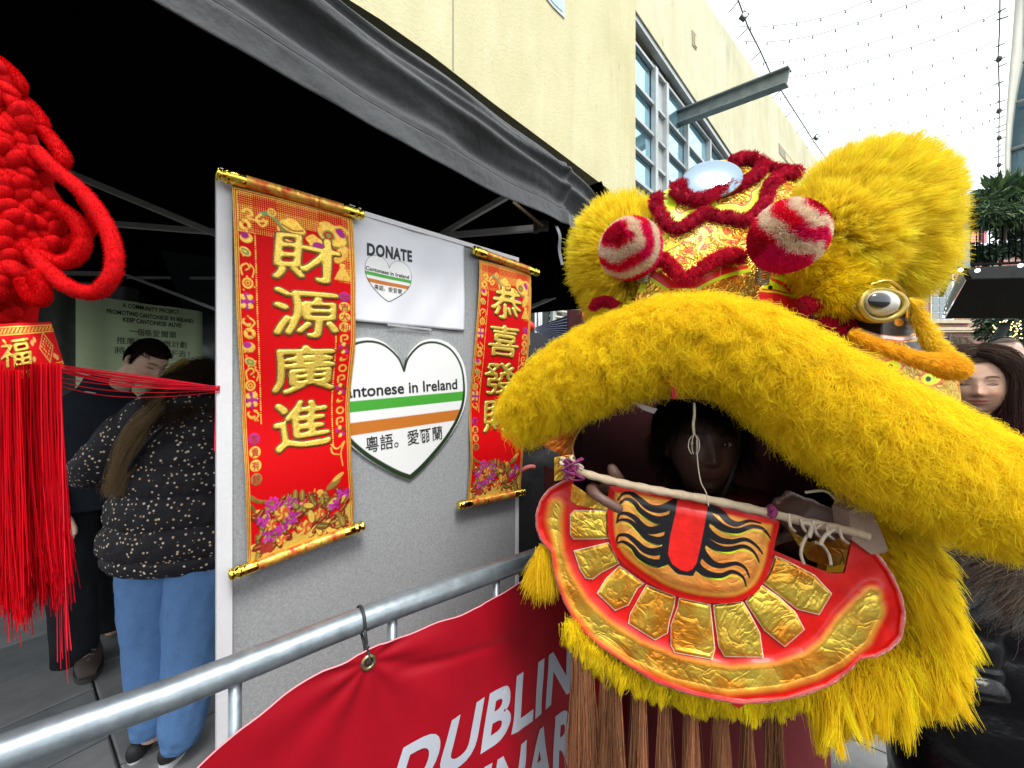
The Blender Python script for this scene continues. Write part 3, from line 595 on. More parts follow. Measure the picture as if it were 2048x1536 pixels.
# ================================================================== BRICK BUILDING, far end
bb = empty('brick_building', 'red brick building with white sash window at the far end of the street', 'building')
def brick_mat():
    m = bpy.data.materials.new('red_brick'); m.use_nodes = True; n = m.node_tree.nodes; l = m.node_tree.links; b = _bsdf(m)
    t = n.new('ShaderNodeTexCoord'); mp = n.new('ShaderNodeMapping'); mp.inputs['Rotation'].default_value = (math.radians(90), 0, 0); l.new(t.outputs['Object'], mp.inputs[0])
    k = n.new('ShaderNodeTexBrick'); k.inputs['Scale'].default_value = 1.; k.inputs['Brick Width'].default_value = .24; k.inputs['Row Height'].default_value = .08; k.inputs['Mortar Size'].default_value = .012
    k.inputs['Color1'].default_value = (.42, .17, .11, 1); k.inputs['Color2'].default_value = (.30, .13, .10, 1); k.inputs['Mortar'].default_value = (.42, .36, .30, 1); l.new(mp.outputs[0], k.inputs['Vector'])
    z = n.new('ShaderNodeTexNoise'); z.inputs['Scale'].default_value = 2.; z.inputs['Detail'].default_value = 7; l.new(t.outputs['Object'], z.inputs['Vector']); mi = n.new('ShaderNodeMix'); mi.data_type = 'RGBA'; mi.blend_type = 'OVERLAY'; mi.inputs[0].default_value = .6
    l.new(k.outputs['Color'], mi.inputs[6]); l.new(z.outputs['Color'], mi.inputs[7]); l.new(mi.outputs[2], b.inputs['Base Color']); b.inputs['Roughness'].default_value = .9; return m
M_brick = brick_mat(); M_stone = mat('pale_stone', (.55, .48, .34), .8, var=.2, vs=5)
DB = 17.0
def bp(x, y, o=0.): return P(x, y, DB - o)
plate('wall', [bp(1500, 500), bp(2300, 500), bp(2300, 790), bp(1500, 790)], (0, .5, 0), M_brick, bb)
def brect(name, x0, y0, x1, y1, o, m, th=.08): return plate(name, [bp(x0, y0, o), bp(x1, y0, o), bp(x1, y1, o), bp(x0, y1, o)], (0, th, 0), m, bb)
brect('stone_band', 1500, 654, 2300, 660, .12, M_stone, .11); brect('stone_band', 1500, 640, 1945, 646, .16, M_stone, .15); brect('stone_band', 1500, 662, 2300, 664, .2, M_stone, .19)
M_wf = mat('white_window_paint', (.78, .78, .74), .5); M_pn = mat('sash_glass', (.25, .30, .32), .08, spec=.8)
for (x0, x1, y0, y1) in ((1862, 1908, 548, 641), (1700, 1760, 548, 641)):
    brect('window_frame', x0, y0, x1, y1, .05, M_wf, .04)
    nx_, ny_ = 3, 6
    for i in range(nx_):
        for j in range(ny_):
            w_ = (x1 - x0 - 6) / nx_; h_ = (y1 - y0 - 4) / ny_; brect('pane', x0 + 3 + i * w_ + 1, y0 + 2 + j * h_ + 1, x0 + 3 + (i + 1) * w_ - 1, y0 + 2 + (j + 1) * h_ - 1, .075, M_pn, .02)
# arched stone doorway
for cx in (1902, 1720):
    a = np.linspace(0, np.pi, 18); ro, ri = 34, 25
    pts = [bp(cx - ro * math.cos(t), 700 - 22 * math.sin(t), .2) for t in a] + [bp(cx + ri * math.cos(t), 700 - 15 * math.sin(t), .2) for t in a]
    plate('stone_arch', pts, (0, .15, 0), M_stone, bb)
    plate('arch_window', [bp(cx - 24 * math.cos(t), 700 - 14.5 * math.sin(t), .1) for t in a] + [bp(cx + 24, 740, .1), bp(cx - 24, 740, .1)], (0, .05, 0), M_pn, bb)
    for q in (-12, 0, 12): brect('glazing_bar', cx + q - 1, 690, cx + q + 1, 740, .16, M_wf, .03)
brect('stone_panel', 1970, 672, 2040, 692, .1, M_stone, .08); brect('stone_door_surround', 2010, 690, 2048, 760, .14, M_stone, .1)
brect('lower_wall', 1500, 788, 2300, 836, .05, M_stone, .4)

# street lantern + lit tree
ln = empty('street_lantern', 'black iron street lantern with flat top before the brick building', 'street lamp')
D_ = 7.5; mb = MB(); mb.beam(P(1970, 748, D_), P(1970, 930, D_), .06, .06); mb.build('post', M_cblk, ln)
V, Fc = lathe([(0, .0), (0, .13), (.03, .20), (.05, .20), (.09, .05), (.11, .0)], 6, P(1970, 690, D_) + Vector((0, 0, -.06)), (0, 0, 1)); mesh('cap', V, Fc, M_cblk, ln, False)
mb = MB()
for k in range(6): a = k * math.pi / 3; u = Vector((math.cos(a), math.sin(a), 0)); mb.tube([P(1970, 696, D_) + u * .17, P(1970, 738, D_) + u * .09], .013, 4)
mb.tube([P(1970, 716, D_) + Vector((math.cos(a) * .14, math.sin(a) * .14, 0)) for a in np.linspace(0, 6.28, 13)], .012, 4); mb.build('cage', M_cblk, ln)
V, Fc = lathe([(0, .0), (0, .07), (.09, .09), (.1, 0)], 10, P(1970, 745, D_), (0, 0, 1)); mesh('base', V, Fc, M_cblk, ln)
V, Fc = ellipsoid(P(1970, 722, D_), (.05, .05, .1), 8, 6); mesh('lamp_glass', V, Fc, mat('lamp_grey', (.2, .2, .2), .3), ln)
tre = leaf_mass('dark_tree', 'dark leafed tree hung with warm fairy lights below the terrace', 'tree', [(*P(x, y, 8.5), .28, .3, .28) for x, y in ((1995, 660), (2020, 650), (2050, 655), (2015, 690), (2045, 690), (2080, 670), (1990, 640))], 1500, .06, LG[:2], 1.8, 11)
V, Fc = tube([P(2080, 1000, 8.5), P(2060, 800, 8.5), P(2040, 690, 8.5)], [.12, .1, .05], 8); mesh('trunk', V, Fc, mat('bark', (.05, .04, .03), .9), tre)
mb = MB()
for k in range(90): mb.ell(P(RNG.uniform(1978, 2045), 0, 8.2) * 0 + P(RNG.uniform(1985, 2045), RNG.uniform(640, 700), 8.15), (.011, .011, .011), 5, 4)
mb.build('fairy_light', mat('fairy_glow', (.9, .7, .3), .4, emit=(1., .75, .3, 3.)), tre, kind='stuff')
V, Fc = tube([P(1982, 700, 7.0), P(2010, 650, 6.5)], .07, 6); mesh('awning_arm', V, Fc, M_steel, tr)

# louvred white shop front seen under the far tent
lv = empty('shop_front', 'white louvred shop front glimpsed under the second black marquee', 'building')
Dl = 6.5
plate('wall', [P(900, 600, Dl), P(1400, 600, Dl), P(1400, 1000, Dl), P(900, 1000, Dl)], (0, .3, 0), mat('shop_grey', (.16, .15, .14), .7, var=.3, vs=4), lv)
for k in range(5): 
    y = 618 + k * 12; V, Fc = tube([P(1040, y - 8, Dl - .1), P(1250, y + 26, Dl - .4)], .022, 5); mesh('louvre', V, Fc, mat('louvre_cream', (.62, .62, .52), .5), lv)
for x in (1071, 1078, 1082, 1141): V, Fc = tube([P(x, 600, Dl - .5), P(x, 760, Dl - .5)], .022, 4); mesh('post', V, Fc, M_alu, lv)
V = []; n = 26
for i in range(n):
    a = i / (n - 1); r_ = (.012 if i % 2 else -.012)
    V += [P(1070, 655 + 6 * a, 4.6) , P(1150 + 90 * a * .3, 625 + 100 * a, 4.6 + r_ * 4)]
mesh('awning', V, [(2 * i, 2 * i + 1, 2 * i + 3, 2 * i + 2) for i in range(n - 1)], mat('awning_blue_grey', (.16, .17, .24), .6), lv, False)
plate('lower_wall', [P(1040, 662, 5.2), P(1300, 690, 5.2), P(1300, 1150, 5.2), P(1040, 1150, 5.2)], (0, .1, 0), mat('shop_dark', (.03, .03, .035), .6), lv)
# red paper lanterns
for (x, y, d, rr, lb) in ((1056, 653, 3.6, .062, 'small round red lantern showing behind the narrow right scroll'), (1163, 634, 3.4, .062, 'red paper lantern with gold trim beside the yellow fur ear')):
    e = empty('paper_lantern', lb, 'lantern', 'red lanterns under the far marquee'); c = np.array(P(x, y, d)); a = np.linspace(0, 2 * np.pi, 33)[:-1]
    V = []; nr = 11
    for i in range(nr):
        th = math.pi * (i + .5) / nr
        for k, t in enumerate(a): q = rr * (1 + (.035 if k % 2 else -.02)); V.append(c + np.array([math.sin(th) * math.cos(t) * q, math.sin(th) * math.sin(t) * q, math.cos(th) * rr * .88]))
    mesh('shade', V, [(i * 32 + k, i * 32 + (k + 1) % 32, (i + 1) * 32 + (k + 1) % 32, (i + 1) * 32 + k) for i in range(nr - 1) for k in range(32)], mat('lantern_red', (.75, .015, .02), .45), e)
    for s_ in (1, -1):
        V, Fc = lathe([(0, 0), (0, rr * .4), (.012, rr * .36), (.012, 0)], 14, c + np.array([0, 0, s_ * rr * .84 - .006]), (0, 0, 1)); mesh('gold_ring', V, Fc, mat('ring_gold', (.8, .55, .12), .3, metal=.8), e)
    mb = MB(); mb.tube([c + (0, 0, rr * .8), c + (0, 0, .3)], .003, 4)
    for k in range(9): u = np.array([math.cos(k) * .012, math.sin(k) * .012, 0]); mb.tube([c - (0, 0, rr * .85) + u, c - (0, 0, rr * .85 + .12) + u * 1.4], .003, 4)
    mb.build('tassel', mat('tassel_gold', (.75, .5, .1), .6), e)
# ================================================================== MARQUEES
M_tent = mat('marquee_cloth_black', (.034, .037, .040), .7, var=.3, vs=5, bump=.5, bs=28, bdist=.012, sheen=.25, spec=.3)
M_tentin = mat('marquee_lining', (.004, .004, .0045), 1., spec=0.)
M_strut = mat('strut_grey', (.55, .56, .53), .4, metal=.5, var=.12, vs=9)
mq = empty('marquee', 'black pop-up marquee with sagging grey-black front valance over the stall', 'marquee')
plan = np.array([(-1.35, -.36), (-.95, .13), (-.555, .606), (-.352, .864), (-.17, 1.05), (-.025, 1.22), (.10, 1.35), (.17, 1.43), (.29, 1.58), (.42, 1.80)])
pl = spline(plan, 26); n_ = len(pl); tt = np.linspace(0, 1, n_); nv = 40
tg = nrm(np.gradient(pl, axis=0)); nn = np.stack([tg[:, 1], -tg[:, 0]], 1)
V = []
s_arc = np.r_[0, np.cumsum(np.linalg.norm(np.diff(pl, axis=0), axis=1))]
for i in range(nv):
    v = i / (nv - 1)
    fold = .022 * np.exp(-((v - .62 - .10 * np.sin(s_arc * 1.1 + .5)) / .07) ** 2) - .020 * np.exp(-((v - .42 - .05 * np.sin(s_arc * 1.7)) / .10) ** 2) + .016 * np.exp(-((v - .85 + .07 * np.sin(s_arc * 1.4)) / .045) ** 2) \
        + .012 * np.exp(-((v - .95 - .05 * np.sin(s_arc * 2.)) / .03) ** 2) + .0018 * np.sin(s_arc * 38 + 5 * v) * np.exp(-((v - .12) / .2) ** 2) * (.4 + .6 * np.sin(s_arc * 5)) + .006 * np.sin(s_arc * 13 + v * 9) * v * (1 - v) * 3
    fold = fold + .010 * (1 - v) ** 2 * 1.5 - .004 * (abs(v - .27) < .018) + .0045 * np.sin(s_arc * 17 - 11 * v + 2 * np.sin(s_arc * 7)) * np.exp(-((v - .5) / .3) ** 2) * (.3 + .7 * np.sin(s_arc * 3.1 + 1) ** 2)
    sag = .012 * np.sin(s_arc * 2.6) * (1 - v) + .006 * np.sin(s_arc * 9) * (1 - v)
    corner = np.exp(-((s_arc - s_arc[int(n_ * .80)]) / .02) ** 2) * .012
    z = 2.095 + sag + .24 * v
    V.append(np.stack([pl[:, 0] + nn[:, 0] * (fold + corner), pl[:, 1] + nn[:, 1] * (fold + corner), z], 1))
V = np.concatenate(V); o = mesh('valance', V, fgrid(n_, nv), M_tent, mq); s_ = o.modifiers.new('s', 'SOLIDIFY'); s_.thickness = .002
o.data.materials.append(M_tentin)
# seam along the hem
for vv in (.02, .27): V2, F2 = tube(V[int(vv * (nv - 1)) * n_:int(vv * (nv - 1)) * n_ + n_][::4] + np.array([0, -.0005, 0]), .0013, 5); mesh('hem_seam', V2, F2, mat('seam', (.012, .012, .013), .8), mq)
A = np.array([.42, 1.80]); FL = np.array([-1.5, -.5]); B1 = np.array([-2.62, 4.3]); B2 = np.array([-4.7, 1.9]); Cc = (A + FL + B1 + B2) / 4
def p3(p, z): return np.array([p[0], p[1], z])
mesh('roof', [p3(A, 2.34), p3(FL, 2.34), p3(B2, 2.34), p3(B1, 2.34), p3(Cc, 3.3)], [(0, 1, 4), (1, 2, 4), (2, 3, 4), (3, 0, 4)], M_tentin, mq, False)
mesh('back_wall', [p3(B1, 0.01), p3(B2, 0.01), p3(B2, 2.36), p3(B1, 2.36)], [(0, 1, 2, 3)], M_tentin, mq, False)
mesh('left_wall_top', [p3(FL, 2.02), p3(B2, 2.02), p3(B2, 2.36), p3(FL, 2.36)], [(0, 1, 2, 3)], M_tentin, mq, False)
def strut(name, a, b, wd=.03, ht=.018, m=M_strut, parent=mq): mb = MB(); mb.beam(a, b, wd, ht); return mb.build(name, m, parent)
strut('strut', P(100, 330, 1.75), P(470, 484, 2.05), .022, .028); strut('strut', P(215, 447, 2.1), P(480, 468, 2.05), .022, .028)
strut('strut', P(60, 545, 3.0), P(230, 548, 3.1), .03, .03); strut('strut', P(240, 545, 2.6), P(560, 668, 2.4), .018, .018); strut('strut', P(200, 555, 3.3), P(520, 557, 3.3), .02, .02)
strut('strut', P(860, 474, 1.72), P(1078, 456, 1.50), .020, .022); strut('strut', P(884, 468, 1.7), P(1016, 392, 1.52), .016, .02); strut('strut', P(1026, 404, 1.42), P(1086, 452, 1.44), .008, .008, mat('wood_strut', (.30, .22, .13), .6))
mb = MB(); mb.box(P(1086, 452, 1.46), (.04, .03, .03)); mb.box(P(1072, 455, 1.48), (.02, .03, .035)); mb.build('corner_joint', mat('joint_black', (.03, .028, .025), .5), mq)
sp = spline([P(1110, 452, 1.42), P(1117, 472, 1.41), P(1116, 500, 1.42), P(1122, 530, 1.42)], 6); mesh('strap', np.concatenate([sp, sp + np.array([.011, 0, 0])]), [(i, i + 1, len(sp) + i + 1, len(sp) + i) for i in range(len(sp) - 1)], mat('strap_grey', (.16, .17, .19), .7), mq)
for p_ in (B1 * .97, B2 * .97): strut('leg', p3(p_, .0), p3(p_, 2.3), .04, .04)

mq2 = empty('second_marquee', 'second black marquee behind the display board, its rear edge above the red lantern', 'marquee')
E0 = np.array([.98, 2.93]); E1 = np.array([-2.7, 4.6])
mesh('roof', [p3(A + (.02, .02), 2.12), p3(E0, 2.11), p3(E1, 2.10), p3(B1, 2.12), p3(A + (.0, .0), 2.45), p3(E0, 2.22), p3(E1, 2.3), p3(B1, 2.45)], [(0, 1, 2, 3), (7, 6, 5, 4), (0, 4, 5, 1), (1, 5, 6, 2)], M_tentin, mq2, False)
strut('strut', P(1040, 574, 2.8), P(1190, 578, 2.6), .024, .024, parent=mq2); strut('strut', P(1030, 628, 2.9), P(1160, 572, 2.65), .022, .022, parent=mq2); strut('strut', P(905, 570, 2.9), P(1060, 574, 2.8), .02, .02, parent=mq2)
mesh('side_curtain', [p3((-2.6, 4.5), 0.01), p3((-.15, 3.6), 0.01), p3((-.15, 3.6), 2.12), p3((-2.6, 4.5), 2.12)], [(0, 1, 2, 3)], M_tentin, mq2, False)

# grey side curtain far left
n = 60; V = []
for i in range(n):
    a = i / (n - 1); b = p3(lerp((-4.35, 2.2), (-3.25, 3.35), a), 0); w_ = .02 * math.sin(a * 55) + .012 * math.sin(a * 23); V += [b + (w_, -w_, .02), b + (w_, -w_, 2.33)]
tag(mesh('grey_curtain', V, [(2 * i, 2 * i + 2, 2 * i + 3, 2 * i + 1) for i in range(n - 1)], mat('curtain_grey', (.17, .185, .17), .8, var=.2, vs=9)), 'dull grey curtain hanging at the back left of the stall behind the red knot', 'curtain')

# ================================================================== ROLLER BANNER (green)
RB = Plane((-3.0, 2.64), (-2.6, 3.43))
t0, _ = RB.st(150, 700); t1, _ = RB.st(437, 700); _, ztop = RB.st(160, 588)
rbn = empty('roller_banner', 'pale green pull-up banner promoting Cantonese behind the two people', 'banner')
M_rb = mat('roller_green', (.70, .86, .52), .6, var=.06, vs=3)
nu, nv = 50, 12; U, Vv = np.meshgrid(np.linspace(0, 1, nu), np.linspace(0, 1, nv)); off = .015 * np.sin(U * 9 + Vv) + .010 * np.sin(U * 23) - .16 * sst(.72, 1.0, U) ** 2 * 1.0
mesh('print', RB.at(t0 + (t1 - t0) * U, .04 + (ztop - .04) * Vv, off).reshape(-1, 3), fgrid(nu, nv), M_rb, rbn)
mb = MB(); mb.beam(RB.at(t0, .05, 0.), RB.at(t1, .05, 0.), .12, .08); mb.build('base', M_alu, rbn)
M_ink = mat('ink_dark', (.02, .03, .02), .6); M_inkb = mat('ink_black', (.015, .015, .018), .55)
Wb = t1 - t0
def rb_text(body, px, py, hpx, m=M_ink, bold=.0, cjk=False, wfit=None):
    t, z = RB.st(px, py); _, z2 = RB.st(px, py - hpx); size = (z2 - z) / (.9 if cjk else .72)
    def fn(co):
        x = co[:, 0]; w0 = x.max() - x.min(); k = 1. if wfit is None else (RB.st(wfit, py)[0] - t) / w0; tt_ = t + (x - x.min()) * k; u = (tt_ - t0) / Wb
        return RB.at(tt_, z + co[:, 1], .004 + .015 * np.sin(u * 9 + (z - .04) / (ztop - .04)) + .010 * np.sin(u * 23) - .16 * sst(.72, 1.0, u) ** 2)
    text('lettering', body, fn, m, rbn, size, bold=bold * size, cut=.04)
rb_text('A COMMUNITY PROJECT.', 245, 614, 8.5, bold=.022, wfit=358); rb_text('PROMOTING CANTONESE IN IRELAND.', 213, 626, 9, bold=.022, wfit=387); rb_text('KEEP CANTONESE ALIVE!', 246, 643, 9, bold=.022, wfit=361)
rb_text('一個喺愛爾蘭', 259, 668, 14, cjk=True, wfit=350); rb_text('推廣廣東話嘅計劃', 233, 686, 14, cjk=True, wfit=372); rb_text('將粵語傳承下去！', 229, 706, 14, cjk=True, wfit=378)

# ================================================================== heart sign painter
def heart_poly(n=160):
    r = spline([(0, 0), (.08, .126), (.286, .243), (.538, .266), (.79, .196), (.958, .033), (1, -.178), (.958, -.364), (.832, -.528), (.62, -.695), (.37, -.838), (.16, -.94), (0, -1)], 7)
    return np.vstack([r, (r * (-1, 1))[::-1][1:-1]])      # dip at 0, tip at -1, half width 1
HP = heart_poly()
def heart(parent, plane, ct, cz, sw, sh, rot, thick, off, m, step, line=.022, margin=.0, tx='Cantonese in Ireland', name='heart_face', left_off=0., cols=((.06, .36, .035), (.55, .17, .02)), lcol=(.015, .035, .012)):
    """ct,cz = plane coords of the dip; sw half width, sh dip-to-tip height (metres)"""
    c_, s_ = math.cos(rot), math.sin(rot)
    def tomet(x, y): return x * sw, y * sh
    inner = HP * np.array([sw, sh]); outer = inner
    def pos(X, Y, o=0.): return plane.at(ct + X * c_ - Y * s_, cz + X * s_ + Y * c_, off + o)
    if margin:
        k = 1 + margin / sw * 1.0; outer = (HP - (0, -.42)) * np.array([sw * (1 + margin / sw), sh * (1 + margin / sh * 1.25)]) + (0, -.42 * sh)
    def colf(X, Y):
        d = sdf(X, Y, inner); c = np.ones(X.shape + (3,)) * np.array((.80, .81, .80)); ins = d > 0
        y0 = .30 * sh; 
        a = sst(step * .6, -step * .6, np.abs(Y + .285 * sh) - .047 * sh) * (d > line * sw * .9); c = cmix(c, a, cols[0])
        a = sst(step * .6, -step * .6, np.abs(Y + .475 * sh) - .054 * sh) * (d > line * sw * .9); c = cmix(c, a, cols[1])
        lw = line * sw * (.75 + .9 * np.clip(-Y / sh, 0, 1)) ; c = cmix(c, sst(step * .7, -step * .7, np.abs(d) - lw), lcol); return c, np.zeros(X.shape)
    patch(name, outer, pos, colf, m, parent, step, thick=thick)
    def fn(x0, y0, w_, co, hh=None):
        x = co[:, 0]; x = (x - x.min()) / (x.max() - x.min()) * w_ + x0; k = 1. if hh is None else hh; return pos(x, y0 + co[:, 1] * k, thick * 1.0 + .0012)
    text('lettering', tx, lambda co: fn(-.97 * sw, -.205 * sh, 1.84 * sw, co), M_inkb, parent, .145 * sh, bold=.0022 * sh, cut=.08 * sh)
    text('lettering', '粵語。愛爾蘭', lambda co: fn(-.60 * sw, -.685 * sh, 1.16 * sw, co), M_inkb, parent, .150 * sh, bold=.0004 * sh, cut=.08 * sh)
M_print = paint_mat('matte_print', paint_rough=.55, crinkle=0.0, dirt=0.); M_foam = M_print
# ================================================================== DISPLAY BOARD
BD = Plane((-.629, .85), (.011, 1.426))
M_felt = mat('grey_felt', (.25, .26, .265), .95, col2=(.38, .39, .40), vs=170, bump=.5, bs=260, bdist=.002, detail=10)
M_wfr = mat('white_board_frame', (.72, .72, .74), .4, bump=.1, bs=80)
bdt = empty('display_board', 'grey felt display board in a white frame behind the barrier rail', 'display board')
tl, zl = BD.st(455, 352); tr_, zr = BD.st(1031, 521); zb = .22
# felt
V = [BD.at(tl + .004, zb, 0), BD.at(tr_, zb, 0), BD.at(tr_, zl, 0), BD.at(tl + .004, zl, 0)]
ztl, ztr = zl, BD.st(1031, 521)[1]
plate('felt_panel', [BD.at(tl + .004, zb, 0), BD.at(tr_, zb, 0), BD.at(tr_, ztr - .003, 0), BD.at(tl + .004, ztl - .003, 0)], -BD.n * .02, M_felt, bdt)
mb = MB(); mb.beam(BD.at(tl - .006, zb - .01, -.008), BD.at(tl - .006, ztl + .006, -.008), .030, .028, up=BD.u); mb.build('frame_edge', M_wfr, bdt)
mb = MB(); mb.beam(BD.at(tr_ + .004, zb - .01, -.008), BD.at(tr_ + .004, ztr + .006, -.008), .030, .012, up=BD.u); mb.build('frame_edge', M_wfr, bdt)
mb = MB(); mb.beam(BD.at(tl - .02, ztl + .004, -.008), BD.at(tr_ + .01, ztr + .004, -.008), .032, .013, up=(0, 0, 1)); mb.build('frame_edge', M_wfr, bdt)
for t in (tl + .05, tr_ - .05): mb = MB(); mb.beam(BD.at(t, 0.0, -.03), BD.at(t, zb + .3, -.03), .03, .03); mb.beam(BD.at(t, .015, .2), BD.at(t, .015, -.3), .03, .03); mb.build('leg', M_wfr, bdt)
# sliding clips on the top edge
M_clear = mat('clear_clip', (.75, .78, .8), .1, trans=.6, spec=.8)
for (x, y) in ((708, 418),):
    mb = MB(); c = BD.px(x, y, -.005); mb.beam(c - BD.u * .016, c + BD.u * .016, .03, .008); mb.beam(c - BD.u * .012 + (0, 0, .006), c + BD.u * .02 + (0, 0, .003), .015, .006); tag(mb.build('plastic_clip', M_clear), 'small clear plastic clip on the top edge of the display board', 'clip')

# sign paper
pp = [(640, 372), (927, 508), (925, 662), (645, 632)]
def quad_plane(t4, z4):
    def f(u, v): # u right, v up, bilinear BL BR TR TL
        return None
t_l = BD.st(927, 600)[0] - .42; t_r = BD.st(927, 600)[0]; zt_l = BD.st(720, 427)[1] ; z_tr = BD.st(925, 489)[1]; z_br = BD.st(925, 662)[1]; z_bl = BD.st(707, 643)[1]
t_a = BD.st(720, 427)[0]; t_b = BD.st(707, 643)[0]
def zt(t): return z_tr + (zt_l - z_tr) * (t_r - t) / (t_r - t_a)
def zbm(t): return z_br + (z_bl - z_br) * (t_r - t) / (t_r - t_b)
sg = empty('donate_sign', 'white paper sign reading DONATE with a small heart, pinned at the top of the board', 'sign')
nu, nv = 60, 36; U, Vv = np.meshgrid(np.linspace(0, 1, nu), np.linspace(0, 1, nv)); T = t_l + (t_r - t_l) * U; Z = zbm(T) + (zt(T) - zbm(T)) * Vv
def sgoff(u, v): return .003 + .006 * (1 - v) ** 2 * (.6 + .4 * np.sin(u * 7)) + .0018 * np.sin(u * 11 + v * 5) + .0012 * np.sin(u * 23 - v * 9)
M_paper = mat('white_paper', (.74, .75, .80), .35, bump=.12, bs=25, bdist=.004, spec=.5)
o = mesh('sheet', BD.at(T, Z, sgoff(U, Vv)).reshape(-1, 3), fgrid(nu, nv), M_paper, sg); s_ = o.modifiers.new('s', 'SOLIDIFY'); s_.thickness = .0006
def sgp(t, z, o=.0008): u = (t - t_l) / (t_r - t_l); v = (z - zbm(t)) / (zt(t) - zbm(t)); return BD.at(t, z, sgoff(u, v) + o)
ta, za = BD.st(733, 510); tb, zb_ = BD.st(823, 524); hh = BD.st(733, 486)[1] - za
def fdon(co): x = co[:, 0]; x = (x - x.min()) / (x.max() - x.min()); t = ta + (tb - ta) * x; return sgp(t, za + (zb_ - za) * x + co[:, 1])
text('lettering', 'DONATE', fdon, M_inkb, sg, hh / .73, bold=.0021, space=1.12, cut=.01)
hc_t, hc_z = BD.st(777, 536); hw = (BD.st(825, 550)[0] - BD.st(733, 550)[0]) / 2; hh2 = hc_z - BD.st(782, 606)[1]
class SP:  # sign surface as a plane-like object
    n = BD.n; u = BD.u
    @staticmethod
    def at(t, z, off=0.): return sgp(np.asarray(t, float), np.asarray(z, float), np.asarray(off, float))
heart(sg, SP, hc_t, hc_z, hw, hh2, math.radians(-1.5), 0, .0006, M_print, .0012, line=.022, name='small_heart')
# tape at the bottom edge
mb = MB(); a = BD.px(772, 650, .010); b = BD.px(860, 660, .008); mb.beam(a, b, .0006, .006); mb.build('tape', M_clear, sg)

# big heart
dt, dz = BD.st(806, 742); rt, _ = BD.st(924, 780); _, tipz = BD.st(808, 956)
bh = empty('heart_sign', 'large white heart shaped foam sign with green and orange stripes on the felt', 'sign')
heart(bh, BD, dt, dz, (rt - dt), dz - tipz, math.radians(3.5), .006, .001, M_print, .0016, line=.022, margin=.012)

